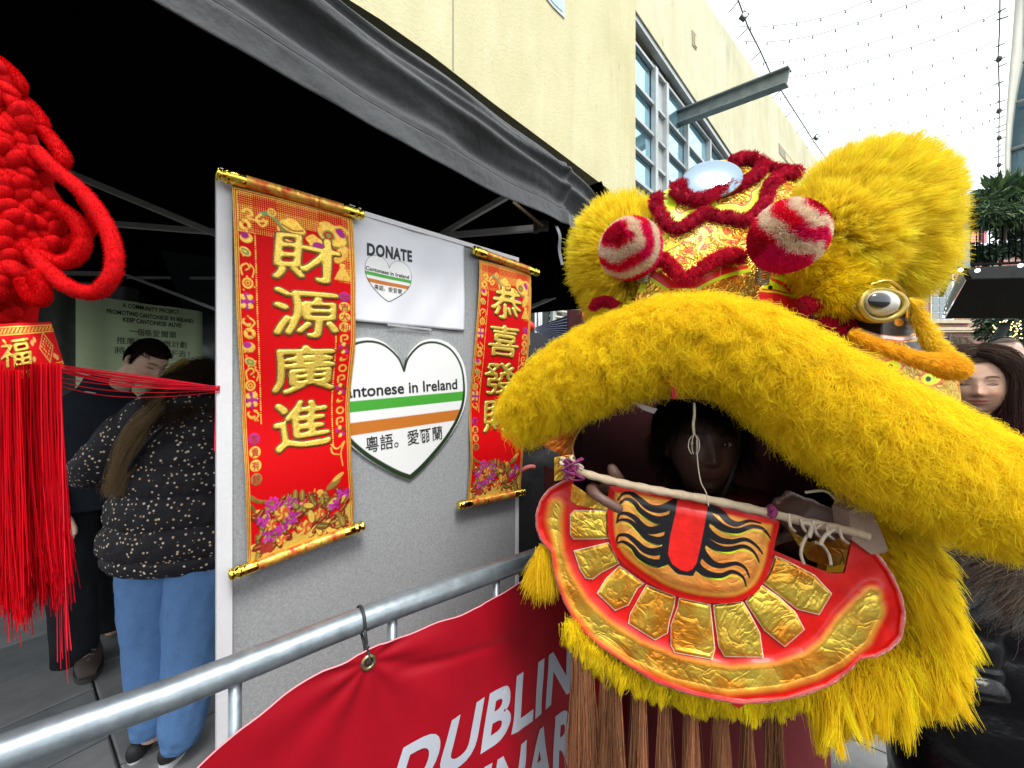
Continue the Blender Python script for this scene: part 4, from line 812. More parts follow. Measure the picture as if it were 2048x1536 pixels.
# ================================================================== HANGING SCROLLS
M_scroll = paint_mat('scroll_print', foil_rough=.42, paint_rough=.65, crinkle=.12, cs=160., coat=0., spec=.12, dirt=.35)
M_chr = mat('gold_glitter', (.78, .55, .09), .38, metal=.55, var=.28, vs=260, bump=.5, bs=500, bdist=.002, detail=3)
M_rim = mat('char_outline', (.16, .06, .02), .5, metal=.3)
GOLD = np.array((.85, .58, .10)); RED = np.array((.62, .001, .003)); PUR = np.array((.42, .03, .26)); OLV = np.array((.30, .22, .05)); MAR = np.array((.30, .03, .02))
def scroll_paint(X, Y, seed=1):
    """X 0..262 mm, Y 0..820 mm -> colour, foil, relief"""
    R = np.random.default_rng(seed); c = np.ones(X.shape + (3,)) * RED; f = np.zeros(X.shape); h = np.zeros(X.shape); aa = .9
    def put(m, col, fo=0., hh=0.):
        nonlocal c, f, h
        c = cmix(c, m, col); f = f * (1 - m) + fo * m; h = np.maximum(h, hh * m)
    def disk(x, y, rx, ry, col, fo=.0, hh=0., rot=0.):
        dx = (X - x) * math.cos(rot) + (Y - y) * math.sin(rot); dy = -(X - x) * math.sin(rot) + (Y - y) * math.cos(rot); q = np.hypot(dx / rx, dy / ry); put(sst(1 + aa / min(rx, ry), 1 - aa / min(rx, ry), q), col, fo, hh)
    def ring(x, y, r, w_, col=GOLD, fo=.6): q = np.abs(np.hypot(X - x, Y - y) - r) - w_; put(sst(aa, -aa, q), col, fo, .4)
    def stroke(pts, w0, w1, col=GOLD, fo=.6, hh=.5):
        pts = spline(pts, 5); ws = np.linspace(w0, w1, len(pts)); x0, y0 = pts.min(0) - 8; x1, y1 = pts.max(0) + 8; sel = (X > x0) & (X < x1) & (Y > y0) & (Y < y1)
        if not sel.any(): return
        d = np.full(X.shape, 99.); d[sel] = segdist(X[sel], Y[sel], pts, widths=ws); put(sst(aa, -aa, d), col, fo, hh)
    # dot lattice
    lat = ((Y < 62) | ((Y < 95) & (X < 95)) | ((X > 225) & (Y < 180))) & (X > 8) & (X < 254)
    g = (np.abs((X / 4.6) % 1 - .5) < .27) & (np.abs((Y / 4.6) % 1 - .5) < .27); put((lat & g).astype(float), GOLD * .95, .5, .2)
    dl = (np.abs(X - 46) < 1.2) & (Y > 95) & (Y < 520) | (np.abs(X - 218) < 1.0) & (Y > 300) & (Y < 600); put((dl & ((Y / 5) % 1 < .55)).astype(float), GOLD, .4, .2)
    # top swirls, ingot, purse, tassel
    stroke([(20, 52), (32, 44), (42, 54), (30, 62), (52, 66), (74, 62)], 3, 2); stroke([(60, 50), (78, 44), (96, 60), (112, 84), (140, 98)], 5, 1.5, np.array((.20, .36, .14)), .2); stroke([(60, 50), (50, 62), (60, 76), (72, 68), (64, 60)], 3, 2); stroke([(96, 72), (104, 92), (124, 100), (148, 104)], 3, 1.5)
    for k in range(7): disk(104 + 14 * k, 106 + 3 * math.sin(k), 6.5, 2.6, GOLD, .6, .4, .6)
    ring(84, 40, 8, 1.6); ring(84, 40, 3, 1)
    disk(128, 66, 30, 17, OLV, .3, .3, .25); disk(128, 64, 28, 14, GOLD, .7, .8, .25); disk(128, 54, 15, 10, GOLD * 1.1, .7, 1., .2); stroke([(104, 62), (128, 72), (150, 68)], 1.4, 1.4, MAR, 0)
    stroke([(158, 84), (172, 74), (182, 84), (168, 94), (158, 84)], 3, 3)
    disk(216, 66, 36, 27, OLV, .3, .3, .5); disk(214, 64, 33, 23, GOLD, .7, .8, .5); disk(206, 66, 14, 14, np.array((.25, .33, .08)), .3, .6); ring(206, 66, 8, 2, RED, 0); disk(232, 52, 8, 14, PUR, .2, .6, -.6); disk(240, 92, 9, 8, PUR, .1, .6)
    disk(178, 92, 16, 15, GOLD, .7, .7); disk(184, 100, 15, 12, PUR, .1, .6, .3); disk(232, 108, 12, 26, GOLD * .9, .7, .7, .5); stroke([(190, 40), (204, 34), (220, 40), (236, 36), (250, 48)], 4, 3)
    for k in range(9): stroke([(234, 140), (234 + (k - 4) * 2, 152), (234 + (k - 4) * 4.2, 172)], 1.6, 1.4)
    disk(234, 136, 6, 6, GOLD, .7, .6)
    # left ornament column
    ys = [80, 108, 138, 176, 206, 246, 292, 316, 346, 378, 404, 430, 462, 496]
    for k, y in enumerate(ys):
        q = k % 7; x = 25 + 2 * math.sin(k * 2.1)
        if q == 0: disk(x, y, 13, 12, GOLD, .7, .5); disk(x, y, 5, 5, RED); stroke([(x - 10, y - 9), (x + 10, y + 9)], 1, 1, MAR, 0)
        elif q == 1: disk(x, y, 14, 11, GOLD, .7, .5); disk(x - 3, y - 5, 9, 7, PUR, .1, .5)
        elif q == 2: disk(x, y, 13, 9, GOLD, .7, .4, .5); disk(x, y, 10, 6, np.array((.22, .30, .10)), .3, .5, .5); disk(x, y, 4, 2, GOLD, .6, .5, .5)
        elif q == 3: stroke([(x - 10, y + 12), (x - 12, y - 4), (x, y - 12), (x + 6, y - 4), (x - 2, y + 2)], 2, 1.2); stroke([(x + 12, y + 16), (x + 16, y), (x + 8, y - 12)], 1.4, 1)
        elif q == 4: ring(x, y, 10, 2); ring(x, y, 4, 1.3)
        elif q == 5:
            for a in range(8): disk(x + 11 * math.cos(a * .785), y + 13 * math.sin(a * .785), 6.5, 5.5, GOLD if a % 2 else PUR, .4, .6, a * .785)
            disk(x, y, 6, 6, PUR, .1, .7)
        else: disk(x - 4, y, 11, 7, GOLD, .6, .4, .7); disk(x - 1, y - 4, 8, 6, RED, 0); stroke([(x + 4, y - 10), (x + 14, y), (x + 4, y + 12)], 2, 1.2)
        for j in range(3): disk(x + R.uniform(-14, 16), y + R.uniform(-16, 16), 2, 1.6, GOLD, .5, .3)
    # right column
    for k, y in enumerate([214, 240, 266, 292]): disk(238, y, 12.5, 12, PUR if k == 0 else GOLD, .1 if k == 0 else .6, .5)
    for k, y in enumerate([322, 346, 372, 398, 426, 452, 480, 508, 536, 562]):
        x = 238
        if k % 4 == 0: stroke([(x - 8, y + 8), (x - 8, y - 6), (x + 4, y - 9), (x + 6, y), (x - 1, y + 2)], 2, 1.3)
        elif k % 4 == 1: 
            for a in range(7): disk(x + 9 * math.cos(a * .9), y + 10 * math.sin(a * .9), 5, 4.5, (MAR, PUR, GOLD)[a % 3], .3, .5, a * .9)
        elif k % 4 == 2: disk(x, y, 10, 6, GOLD, .6, .4, -.6); disk(x + 2, y - 3, 7, 5, RED, 0)
        else: ring(x, y, 8, 1.8)
    for k, y in enumerate([548, 577, 606, 635]): disk(27, y, 13.5, 12.5, (PUR, GOLD, GOLD, OLV)[k], (.1, .6, .6, .3)[k], .5)
    # bird and blossom branches
    stroke([(12, 672), (30, 684), (52, 690), (66, 694)], 5, 2, OLV); stroke([(12, 690), (22, 706), (28, 726)], 4, 2, OLV * .5, .1); stroke([(214, 592), (224, 604), (236, 600), (246, 590), (236, 616), (240, 650)], 2, 1); stroke([(212, 600), (216, 614), (232, 620)], 2, 1)
    disk(182, 706, 12, 12, MAR, .1, .3); disk(180, 704, 9, 9, GOLD, .5, .7); disk(186, 710, 4, 4, RED); disk(214, 690, 20, 8, OLV, .3, .4, -.5); disk(226, 676, 16, 5, GOLD, .5, .4, -.5)
    stroke([(140, 720), (160, 710), (168, 690)], 1.2, 1, GOLD, .3)
    for k in range(7): disk(130 + R.uniform(0, 30), 706 + R.uniform(-10, 22), 4, 4, (.8, .35, .25), .1, .6)
    # golden hills
    hy = 786 + 10 * np.sin(X / 26) - 34 * sst(150, 262, X) ; put(sst(-2, 2, Y - hy), GOLD * .82, .35, .1)
    # foliage and peonies
    pts = []
    for k in range(150):
        x = R.uniform(14, 250); y = R.uniform(700, 800); y += -18 * math.exp(-((x - 120) / 50) ** 2) + 12 * (x > 170)
        if y < 700 + abs(x - 100) * .18 - 14 or y > 806: continue
        a = R.uniform(0, 3.14); L_ = R.uniform(8, 17); q = R.random(); col = MAR if q < .3 else OLV if q < .62 else OLV * .55 if q < .74 else GOLD if q < .9 else np.array((.25, .28, .08))
        disk(x + 1, y + 1, L_ + 1.8, L_ * .45 + 1.8, MAR * .5, 0, .2, a); disk(x, y, L_, L_ * .45, col, .35, .6, a); stroke([(x - L_ * .7 * math.cos(a), y - L_ * .7 * math.sin(a)), (x + L_ * .7 * math.cos(a), y + L_ * .7 * math.sin(a))], .8, .6, GOLD * .8, .3)
    for (x, y, r_) in ((62, 700, 20), (100, 708, 22), (40, 730, 16), (56, 764, 20), (112, 742, 16), (236, 720, 16), (214, 744, 14), (84, 762, 14)):
        for a in range(22): b = R.uniform(0, 6.28); q = math.sqrt(R.random()) * r_; disk(x + q * math.cos(b), y + q * .8 * math.sin(b), 4.5, 3.2, PUR * R.uniform(.6, 1.5), .1, .6, b)
    for (x, y, r_) in ((86, 724, 17), (60, 745, 12), (140, 775, 17), (176, 752, 12), (84, 786, 12)):
        for a in range(9): b = a * .7; disk(x + r_ * .6 * math.cos(b), y + r_ * .5 * math.sin(b), r_ * .5, r_ * .32, GOLD if a % 2 else (.75, .12, .04), .45, .9, b)
    put(sst(1, -1, np.maximum(np.abs(X - 48) - 15, np.abs(Y - 792) - 11)), MAR * 1.2, .1, .1)
    # borders
    ex = np.minimum(X, 262 - X); ex = np.minimum(ex, Y + 2); put(sst(6.6, 5.6, ex), GOLD * .9, .7, .5); put(sst(1.2, .6, np.abs(ex - 7.4)), MAR, 0.2, .1); put(sst(1., .5, np.abs(ex - 9.6)), GOLD, .5, .2); put(sst(.8, .3, np.abs(ex - 3.2)), MAR * 1.3, .2, .1)
    return c, f, h
def scroll(label, chars, Lx, Rx, yl, yr, off0, group, discs=True, cpos=None, rods=None):
    e = empty('hanging_scroll', label, 'scroll', group)
    def posuv(u, v, o=0.):
        x = np.interp(v, Lx[0], Lx[1]) * (1 - u) + np.interp(v, Rx[0], Rx[1]) * u; y = (yl[0] * (1 - v) + yl[1] * v) * (1 - u) + (yr[0] * (1 - v) + yr[1] * v) * u
        return BD.px(x, y, off0 + .008 * np.sin(v * 7.5 + .6) + .006 * np.sin(v * 17 + 1) * v + .004 * np.sin(u * 3.1) + o)
    nu, nv = 170, 520; U, Vv = np.meshgrid(np.linspace(0, 1, nu), np.linspace(0, 1, nv)); c, f, h = scroll_paint(U * 262, Vv * 820)
    o = mesh('cloth', posuv(U, Vv, h * .0012).reshape(-1, 3), fgrid(nu, nv), M_scroll, e, col=c.reshape(-1, 3), foil=f.ravel()); s_ = o.modifiers.new('s', 'SOLIDIFY'); s_.thickness = .0012; s_.offset = 0
    for ci_, (chh, uc, vc, w_, hgt) in enumerate(cpos):
        def fn(x, y, z): return posuv(uc + (x - .5) * w_ * .93, vc - (y - .5) * hgt * .90, .0012 + z)
        kw = dict(n=170, blur=4, seed=ci_ + len(label) % 5, warp=.020)
        puffy('character_outline', chh, fn, M_rim, e, thr=.07, mod=.01, dome=.0008, bold=.0, **kw)
        puffy('character', chh, fn, M_chr, e, thr=.235, mod=.055, dome=.0034, base=.0004, bold=.0, **kw)
    for lst, U0 in (('大吉大利', 238 / 262), ('富貴有餘', 27 / 262)):
        for k, chh in enumerate(lst):
            vc = ([214, 240, 266, 292] if U0 > .5 else [548, 577, 606, 635])[k] / 820
            text('seal_character', chh, lambda co: posuv(U0 + (co[:, 0] - .5) * .075, vc - (co[:, 1] - .36) * .024, .002), mat('seal_red', (.45, .01, .01), .5), e, 1.0, bold=.01)
    for key, (a, b, r_) in rods.items():
        A = BD.px(*a, off0 + .012); B = BD.px(*b, off0 + .012); d = nrm(B - A); L_ = np.linalg.norm(B - A)
        V, Fc = lathe([(.05, r_), (L_ - .05, r_)], 20, A, d); o = mesh('roller', V, Fc, mat('rod_pattern', (.62, .02, .01), .35, metal=.5, col2=(.85, .6, .10), vs=42, bump=.35, bs=80, detail=2, bdist=.004), e)
        for nm, O, D in (('rod_cap', A, d), ('rod_cap', B, -d)):
            r = r_; V, Fc = lathe([(0, 0), (0, r * .55), (.002, r * .95), (.006, r * 1.12), (.010, r * .8), (.013, r * .8), (.017, r * 1.15), (.022, r * 1.2), (.025, r * .95), (.028, r * 1.08), (.052, r * 1.08), (.054, r * 1.0)], 22, O, D); mesh(nm, V, Fc, mat('cap_gold', (.92, .68, .10), .14, metal=1., spec=.8), e)
        for k in (-1.4, 0, 1.4):
            c = A + d * (L_ / 2 + k * r_ * 2.1); V, Fc = ellipsoid(c, (r_ * .98, r_ * 1.12, r_ * 1.03), 14, 10); mesh('medallion', V, Fc, mat('medallion_gold', (.80, .52, .08), .3, metal=.8, bump=.6, bs=300, bdist=.002), e)
    # hanging cord
    a, b, _ = rods['top']; A = BD.px(a[0] * .85 + b[0] * .15, a[1] * .85 + b[1] * .15, off0 + .004); B = BD.px(a[0] * .15 + b[0] * .85, a[1] * .15 + b[1] * .85, off0 + .004); M_ = (A + B) / 2 + np.array([0, 0, .03]) - BD.n * (off0 + .01)
    V, Fc = tube([A, M_ - BD.u * .02, M_ + BD.u * .02, B], .0012, 5); mesh('cord', V, Fc, mat('cord_red', (.6, .01, .02), .7), e)
    mb = MB(); mb.beam(M_ - BD.u * .03 + (0, 0, -.004), M_ + BD.u * .02 + (0, 0, -.004), .012, .006); mb.build('cord_knot', M_blk, e)
    return e
c1 = [('財', .585, .160, .60, .150), ('源', .58, .322, .60, .150), ('廣', .56, .484, .60, .150), ('進', .545, .646, .56, .152)]
scroll('wide red and gold scroll hanging at the left end of the felt board', '財源廣進', ([0, .12, .35, .55, .8, 1], [461, 464, 471, 481, 488, 492]), ([0, .2, .4, .6, .8, .92, 1], [698, 704, 706, 697, 696, 702, 699]), (380, 1128), (440, 1050), .019, 'red lucky scrolls on the display board', cpos=c1, rods={'top': ((427, 357), (719, 438), .0135), 'bottom': ((453, 1141), (720, 1044), .0125)})
c2 = [('恭', .53, .160, .60, .150), ('喜', .52, .322, .60, .150), ('發', .50, .484, .60, .150), ('財', .50, .646, .56, .152)]
scroll('red and gold scroll at the right end of the board beside the yellow fur', '恭喜發財', ([0, .2, .45, .7, .85, 1], [953, 949, 942, 935, 934, 930]), ([0, .25, .5, .75, 1], [1055, 1054, 1049, 1040, 1035]), (522, 1001), (550, 985), .012, 'red lucky scrolls on the display board', cpos=c2, rods={'top': ((937, 503), (1067, 549), .0135), 'bottom': ((907, 1008), (1040, 981), .0125)})

# ================================================================== BARRIER
BR = Plane((-.425, .507), (.077, .9))
M_galv = mat('galvanised_steel', (.20, .235, .265), .38, metal=.7, col2=(.33, .38, .41), vs=14, bump=.12, bs=50, streak=(3, 3, 3), bdist=.004)
bar_ = empty('crowd_barrier', 'galvanised steel crowd barrier running diagonally past the board', 'barrier')
zr_ = 1.10
def brp(px, py): 
    return BR.px(px, py)
t_a = -.75; t_b = 1.35
z_at = lambda t: np.interp(t, [BR.st(30, 1497)[0], BR.st(380, 1375)[0], BR.st(724, 1238)[0], BR.st(1090, 1108)[0]], [BR.st(30, 1497)[1], BR.st(380, 1375)[1], BR.st(724, 1238)[1], BR.st(1090, 1108)[1]])
ts = np.linspace(t_a, t_b, 24); V, Fc = tube([BR.at(t, float(z_at(t)), 0) for t in ts], .0195, 24); mesh('top_rail', V, Fc, M_galv, bar_)
zt0 = float(z_at(.3)); V, Fc = tube([BR.at(t, .22, 0) for t in ts], .016, 14); mesh('bottom_rail', V, Fc, M_galv, bar_)
tu = BR.st(470, 1450)[0]
for k in range(-4, 9):
    t = tu + k * .118 * 1.9
    if k == -1 or k < -2: continue
    V, Fc = tube([BR.at(t, .22, 0), BR.at(t, float(z_at(t)) - .012, 0)], .0085, 10); mesh('upright', V, Fc, M_galv, bar_)
for s_ in (-.68, 1.3): V, Fc = tube([BR.at(s_, .03, .25), BR.at(s_, .05, 0), BR.at(s_, .22, 0), BR.at(s_, .05, 0), BR.at(s_, .03, -.25)], .014, 10); mesh('foot', V, Fc, M_galv, bar_)

# ================================================================== RED VINYL BANNER
BNo = .028
ex = [(366, 1536), (372, 1530), (480, 1430), (560, 1368), (640, 1316), (724, 1280), (770, 1262), (840, 1238), (900, 1216), (960, 1190), (1040, 1150), (1090, 1128), (1160, 1100), (1300, 1050)]
et, ez = [], []
for x, y in ex:
    t, z = BR.st(x, y); et.append(float(t)); ez.append(float(z))
et[0] -= .004
vb_ = empty('red_banner', 'red vinyl banner with white DUBLIN lettering tied below the barrier rail', 'banner')
eyt, eyz = BR.st(724, 1302)
def bnoff(t, z):
    dt_, dz_ = t - eyt, z - eyz; r = np.hypot(dt_, dz_) + 1e-6; a = np.arctan2(dt_, -dz_)
    w_ = .0035 * np.sin(a * 9 + 1.0) * np.exp(-r / .16) * sst(.005, .06, r) + + .005 * np.sin(t * 9 + z * 5) + .002 * np.sin(t * 21 - z * 13) + .0010 * np.sin(t * 47 + z * 31 + 2 * np.sin(z * 17))
    w_ += .0022 * np.exp(-((dt_ - .22 + dz_ * .3) / .012) ** 2) + .0035 * np.exp(-((dt_ + .25 - .4 * dz_) / .05) ** 2) * 2
    w_ += -.004 * np.exp(-((dz_ + .03 + .2 * dt_) / .010) ** 2) * sst(.02, .1, dt_) * sst(.4, .1, dt_) - .003 * np.exp(-((dt_ - .42) / .05) ** 2)
    return BNo + w_
nu, nv = 420, 170; U, Vv = np.meshgrid(np.linspace(0, 1, nu), np.linspace(0, 1, nv) ** 1.3); T = et[0] + (1.15 - et[0]) * U
top = np.interp(T, et, ez) + .0015 * np.sin(T * 60); bot = .12; Z = top * (1 - Vv) + bot * Vv
M_ban = mat('red_vinyl', (.30, .002, .010), .45, var=.08, vs=12, bump=.08, bs=400, bdist=.001, spec=.25)
o = mesh('vinyl_sheet', BR.at(T, Z, bnoff(T, Z)).reshape(-1, 3), fgrid(nu, nv), M_ban, vb_); s_ = o.modifiers.new('s', 'SOLIDIFY'); s_.thickness = .0008
e_ = np.stack([T[0], Z[0]], 1)[::3]; V, Fc = tube([BR.at(a, b, float(bnoff(a, b)) + .0005) for a, b in e_], .0013, 5); mesh('edge_hem', V, Fc, mat('hem_pink', (.75, .25, .28), .5), vb_)
M_btx = mat('banner_white_print', (.42, .44, .50), .45, spec=.4)
def btext(body, TL, TR, BR_, BL, m=M_btx, bold=.034):
    c4 = [np.array(BR.st(*p)) for p in (TL, TR, BR_, BL)]
    def fn(co):
        x = (co[:, 0] - co[:, 0].min()) / (co[:, 0].max() - co[:, 0].min()); y = (co[:, 1] - co[:, 1].min()) / (co[:, 1].max() - co[:, 1].min())
        q = (c4[3] * (1 - x)[:, None] + c4[2] * x[:, None]) * (1 - y)[:, None] + (c4[0] * (1 - x)[:, None] + c4[1] * x[:, None]) * y[:, None]
        return BR.at(q[:, 0], q[:, 1], bnoff(q[:, 0], q[:, 1]) + .0022)
    text('lettering', body, fn, m, vb_, 1.0, bold=bold, space=1.08, res=6, cut=.12)
btext('DUBLIN', (792, 1468), (1131, 1268), (1128, 1372), (748, 1600)); btext('LUNAR', (846, 1570), (1137, 1392), (1133, 1514), (806, 1712)); btext('NEW YEAR', (800, 1716), (1137, 1512), (1133, 1612), (770, 1850))
# eyelet + cable tie
ey = empty('eyelet_ring', 'brass eyelet ring in the corner of the red banner', 'eyelet'); bpy.data.objects.remove(ey)
c = BR.at(eyt, eyz, float(bnoff(eyt, eyz)) + .002); a = np.linspace(0, 2 * np.pi, 28, endpoint=False)
V, Fc = tube([c + BR.u * math.cos(t) * .0095 + np.array([0, 0, 1]) * math.sin(t) * .0095 for t in a], .0034, 8, closed=True); mesh('eyelet', V, Fc, mat('brass_dull', (.32, .26, .14), .35, metal=.9, var=.3, vs=90), vb_)
V, Fc = ellipsoid(c - BR.n * .0005, (.006, .004, .006), 14, 8); mesh('eyelet_hole', V, Fc, M_blk, vb_)
ct = empty('cable_tie', 'black cable tie looped over the rail and through the brass eyelet', 'cable tie')
zc = float(z_at(BR.st(720, 1240)[0])); tc_ = BR.st(722, 1240)[0]; pts = []
for ang in np.linspace(-60, 215, 16): r = .0213; an = math.radians(ang); pts.append(BR.at(tc_ + .002, zc + r * math.sin(an), r * math.cos(an) * -1 if False else r * math.cos(an)))
pts = [BR.at(eyt, eyz, .018)] + [BR.at(tc_ + .001, zc - .03, .026)] + [BR.at(tc_, zc - .012, .0235)] + [BR.at(tc_, zc + .0217 * math.sin(math.radians(q)), .0217 * math.cos(math.radians(q))) for q in range(-20, 250, 18)] + [BR.at(tc_ + .001, zc - .03, .008), BR.at(eyt, eyz, .022)]
V, Fc = tube(spline(pts, 4), .0024, 6, ry=.0008); mesh('strap', V, Fc, M_blk, ct)
V, Fc = tube(spline([BR.at(tc_ + .001, zc - .028, .0265), BR.at(eyt + .001, eyz + .004, .037), BR.at(eyt, eyz - .003, .032)], 5), .0022, 6, ry=.0022); mesh('tail', V, Fc, M_blk, ct)
mb = MB(); mb.box(BR.at(tc_ + .0005, zc - .034, .030), (.006, .006, .008)); mb.build('lock', M_blk, ct)
# ================================================================== LION HEAD
lion = empty('lion_costume', 'yellow furred lion dance head with open red and gold mouth, held up over the barrier', 'lion costume')
M_lac = paint_mat('painted_foil', foil_rough=.34, paint_rough=.38, crinkle=.55, cs=19.)
M_fy = hair_mat('yellow_wool', rough=.5, trans=.5, spec=.35, var=.12)
M_fr = hair_mat('red_plush', rough=.6, trans=.15, spec=.15, var=.2)
YEL = np.array((1., .755, .02)); YEL2 = np.array((1., .79, .05)); ORG = np.array((1., .56, .03)); CRI = np.array((.50, .008, .045))
GLD = np.array((.98, .68, .09)); RD = np.array((.72, .008, .004)); CHA = np.array((.62, .80, .01)); BLK = np.array((.006, .005, .008))
M_fbase = mat('fur_backing', (.75, .42, .01), .9); M_rbase = mat('plush_backing', (.35, .006, .03), .9)

def jawD(x, y):
    u = (x - 1440) / 365.; v = (y - 1170) / 230.
    return .615 - .058 * u - .012 * v + .022 * u * u
MOFF = lambda x, y: PA(x, y, jawD(x, y))
# --- mandible plate
jaw_out = Z2([(222, 352), (170, 375), (120, 405), (85, 450), (68, 510), (72, 570), (95, 618), (128, 655), (140, 730), (170, 830), (215, 920), (262, 985), (330, 1040), (450, 1120), (560, 1185), (700, 1232), (850, 1262), (885, 1288), (915, 1268), (1080, 1252), (1240, 1202), (1330, 1140), (1380, 1088), (1440, 1080), (1500, 1050), (1545, 1000), (1558, 900), (1535, 810), (1495, 730), (1440, 660), (1350, 600), (1340, 640), (1318, 742), (1262, 744), (1185, 716), (1050, 660), (1010, 640), (900, 520), (600, 440), (360, 400), (352, 488), (300, 480), (228, 465), (205, 448), (212, 400)])
band = np.array(Z2([(148, 470), (140, 530), (150, 600), (160, 660), (185, 760), (245, 875), (330, 968), (470, 1062), (640, 1135), (850, 1178), (1050, 1160), (1180, 1118), (1270, 1060), (1350, 975), (1410, 890), (1425, 840)])); bw = np.array([18, 20, 12, 8, 18, 26, 32, 36, 40, 42, 40, 42, 52, 66, 52, 30]) / 1.8
outer_only = np.array(Z2([(222, 352), (170, 375), (120, 405), (85, 450), (68, 510), (72, 570), (95, 618), (128, 655), (140, 730), (170, 830), (215, 920), (262, 985), (330, 1040), (450, 1120), (560, 1185), (700, 1232), (850, 1262), (915, 1268), (1080, 1252), (1240, 1202), (1330, 1140), (1380, 1088), (1440, 1080), (1500, 1050), (1545, 1000), (1558, 900), (1535, 810), (1495, 730), (1440, 660), (1350, 600)]))
def relief(x, y):
    b = segdist(x, y, band, widths=bw); o = segdist(x, y, outer_only)
    return .006 * np.exp(-(np.maximum(b, -5) / 14) ** 2) + .005 * np.exp(-(o / 6) ** 2) + .0012 * np.sin(x * .06 + np.sin(y * .05)) 
def jaw_pos(x, y): return PA(x, y, jawD(x, y) - relief(x, y))
def jaw_col(x, y):
    b = segdist(x, y, band, widths=bw); o = segdist(x, y, outer_only); c = np.ones(x.shape + (3,)) * RD; f = np.zeros(x.shape)
    dark = sst(20, 60, b) * .25; c = c * (1 - dark[..., None] * np.array([.3, .6, .6]))
    c = cmix(c, sst(13, 2, b) * .6, (.90, .22, .015)); g = sst(8, -9, b); c = cmix(c, g, GLD); f = g
    c = cmix(c, sst(1.9, .7, o) * .8, (.62, .16, .14)); return c, f
patch('mandible', jaw_out, jaw_pos, jaw_col, M_lac, lion, 1.15, thick=.005, front=0)
jb = spline([tuple(p) for p in outer_only], 3); V, Fc = tube(PA(jb[:, 0], jb[:, 1], jawD(jb[:, 0], jb[:, 1]) - .002), .0024 + .0006 * np.sin(np.arange(len(jb)) * 2.3), 6); mesh('rim', V, Fc, mat('worn_rim', (.62, .03, .02), .5, col2=(.72, .42, .38), vs=160), lion)
# --- teeth
teeth = [[(203, 505), (222, 487), (300, 487), (362, 490), (362, 602), (315, 606), (218, 606), (203, 585)],
         [(218, 652), (360, 618), (376, 640), (404, 704), (330, 742), (296, 768), (266, 765), (243, 728)],
         [(312, 825), (348, 765), (405, 712), (505, 785), (478, 805), (442, 872), (386, 896)],
         [(440, 948), (446, 910), (512, 790), (632, 836), (626, 880), (608, 935), (600, 986), (548, 1016)],
         [(646, 842), (772, 870), (780, 940), (792, 1050), (780, 1096), (626, 1066), (612, 1035), (612, 955), (640, 880)],
         [(784, 872), (905, 858), (930, 900), (974, 985), (988, 1086), (830, 1082), (806, 1040), (790, 930)],
         [(914, 858), (978, 788), (1050, 838), (1118, 900), (1155, 972), (1075, 1042), (990, 975)],
         [(984, 780), (1014, 735), (1035, 672), (1080, 690), (1195, 750), (1266, 825), (1214, 912), (1125, 890)]]
for k, t in enumerate(teeth):
    pg = np.array(Z2(t)); pg2 = pg
    def tp(x, y, pg=pg): return PA(x, y, jawD(x, y) - relief(x, y) - .0035 - .003 * sst(0, 8, sdf(x, y, pg)))
    def tc_(x, y, pg=pg, k=k):
        d = sdf(x, y, pg); c = np.ones(x.shape + (3,)) * GLD * (.95 if k % 2 else 1.05); c = cmix(c, sst(2.8, 1.8, d), (.80, .68, .55)); f = sst(1.8, 2.8, d); return c, f
    patch('tooth', pg, tp, tc_, M_lac, lion, 1.1, thick=.003, front=0)
# --- tongue
ton = np.array(spline(Z2([(366, 388), (358, 440), (355, 520), (362, 600), (385, 660), (430, 712), (500, 765), (600, 822), (720, 856), (850, 864), (930, 838), (985, 785), (1020, 700), (1032, 625), (1050, 535), (1000, 516)]), 4)); ton = np.vstack([ton, Z2([(780, 462), (600, 418), (470, 392)])])
def ton_pos(x, y): d = sdf(x, y, ton); return PA(x, y, jawD(x, y) - .010 - .010 * sst(0, 34, d))
barp = np.array(Z3([(745, 645), (920, 682), (905, 770), (880, 900), (855, 1010), (830, 1046), (800, 1058), (765, 1050), (715, 1015), (692, 960), (702, 860), (735, 720)]))
body = np.array(spline(Z3([(722, 640), (745, 640), (800, 660), (920, 680), (945, 690), (930, 800), (912, 900), (890, 980), (845, 1068), (830, 1085), (780, 1080), (740, 1070), (690, 1020), (672, 1010), (640, 1000), (650, 930), (665, 850), (690, 740)]), 4, True))
wl = [[(400, 645), (425, 612), (470, 605), (520, 640), (580, 685), (650, 695), (735, 660)], [(405, 672), (440, 640), (490, 655), (530, 705), (590, 745), (650, 760), (730, 740)],
      [(395, 770), (410, 725), (450, 722), (500, 750), (545, 800), (600, 820), (700, 790)], [(392, 775), (420, 757), (470, 768), (520, 815), (570, 860), (640, 880), (700, 860)],
      [(393, 885), (405, 850), (450, 848), (500, 885), (550, 930), (610, 945), (690, 925)], [(396, 895), (430, 885), (480, 915), (520, 965), (580, 1000), (640, 1010), (690, 990)]]
wr = [[(1230, 782), (1165, 768), (1095, 785), (1040, 765), (990, 715), (925, 690)], [(1282, 862), (1245, 815), (1175, 800), (1095, 822), (1025, 810), (960, 770), (925, 740)],
      [(1237, 955), (1200, 905), (1140, 872), (1060, 885), (990, 875), (935, 840), (900, 800)], [(1217, 1003), (1190, 945), (1130, 912), (1050, 928), (985, 922), (925, 890), (890, 860)],
      [(1163, 1092), (1140, 1040), (1085, 1012), (1005, 1025), (950, 1012), (905, 970), (880, 930)], [(1142, 1142), (1125, 1090), (1065, 1060), (1000, 1082), (930, 1075), (870, 1040), (850, 1000)]]
def wave(x, y, L, w0, w1, dy=0): p = spline([(a, b + dy) for a, b in Z3(L)], 5); ww = np.linspace(w0, w1, len(p)); return segdist(x, y, p, widths=ww)
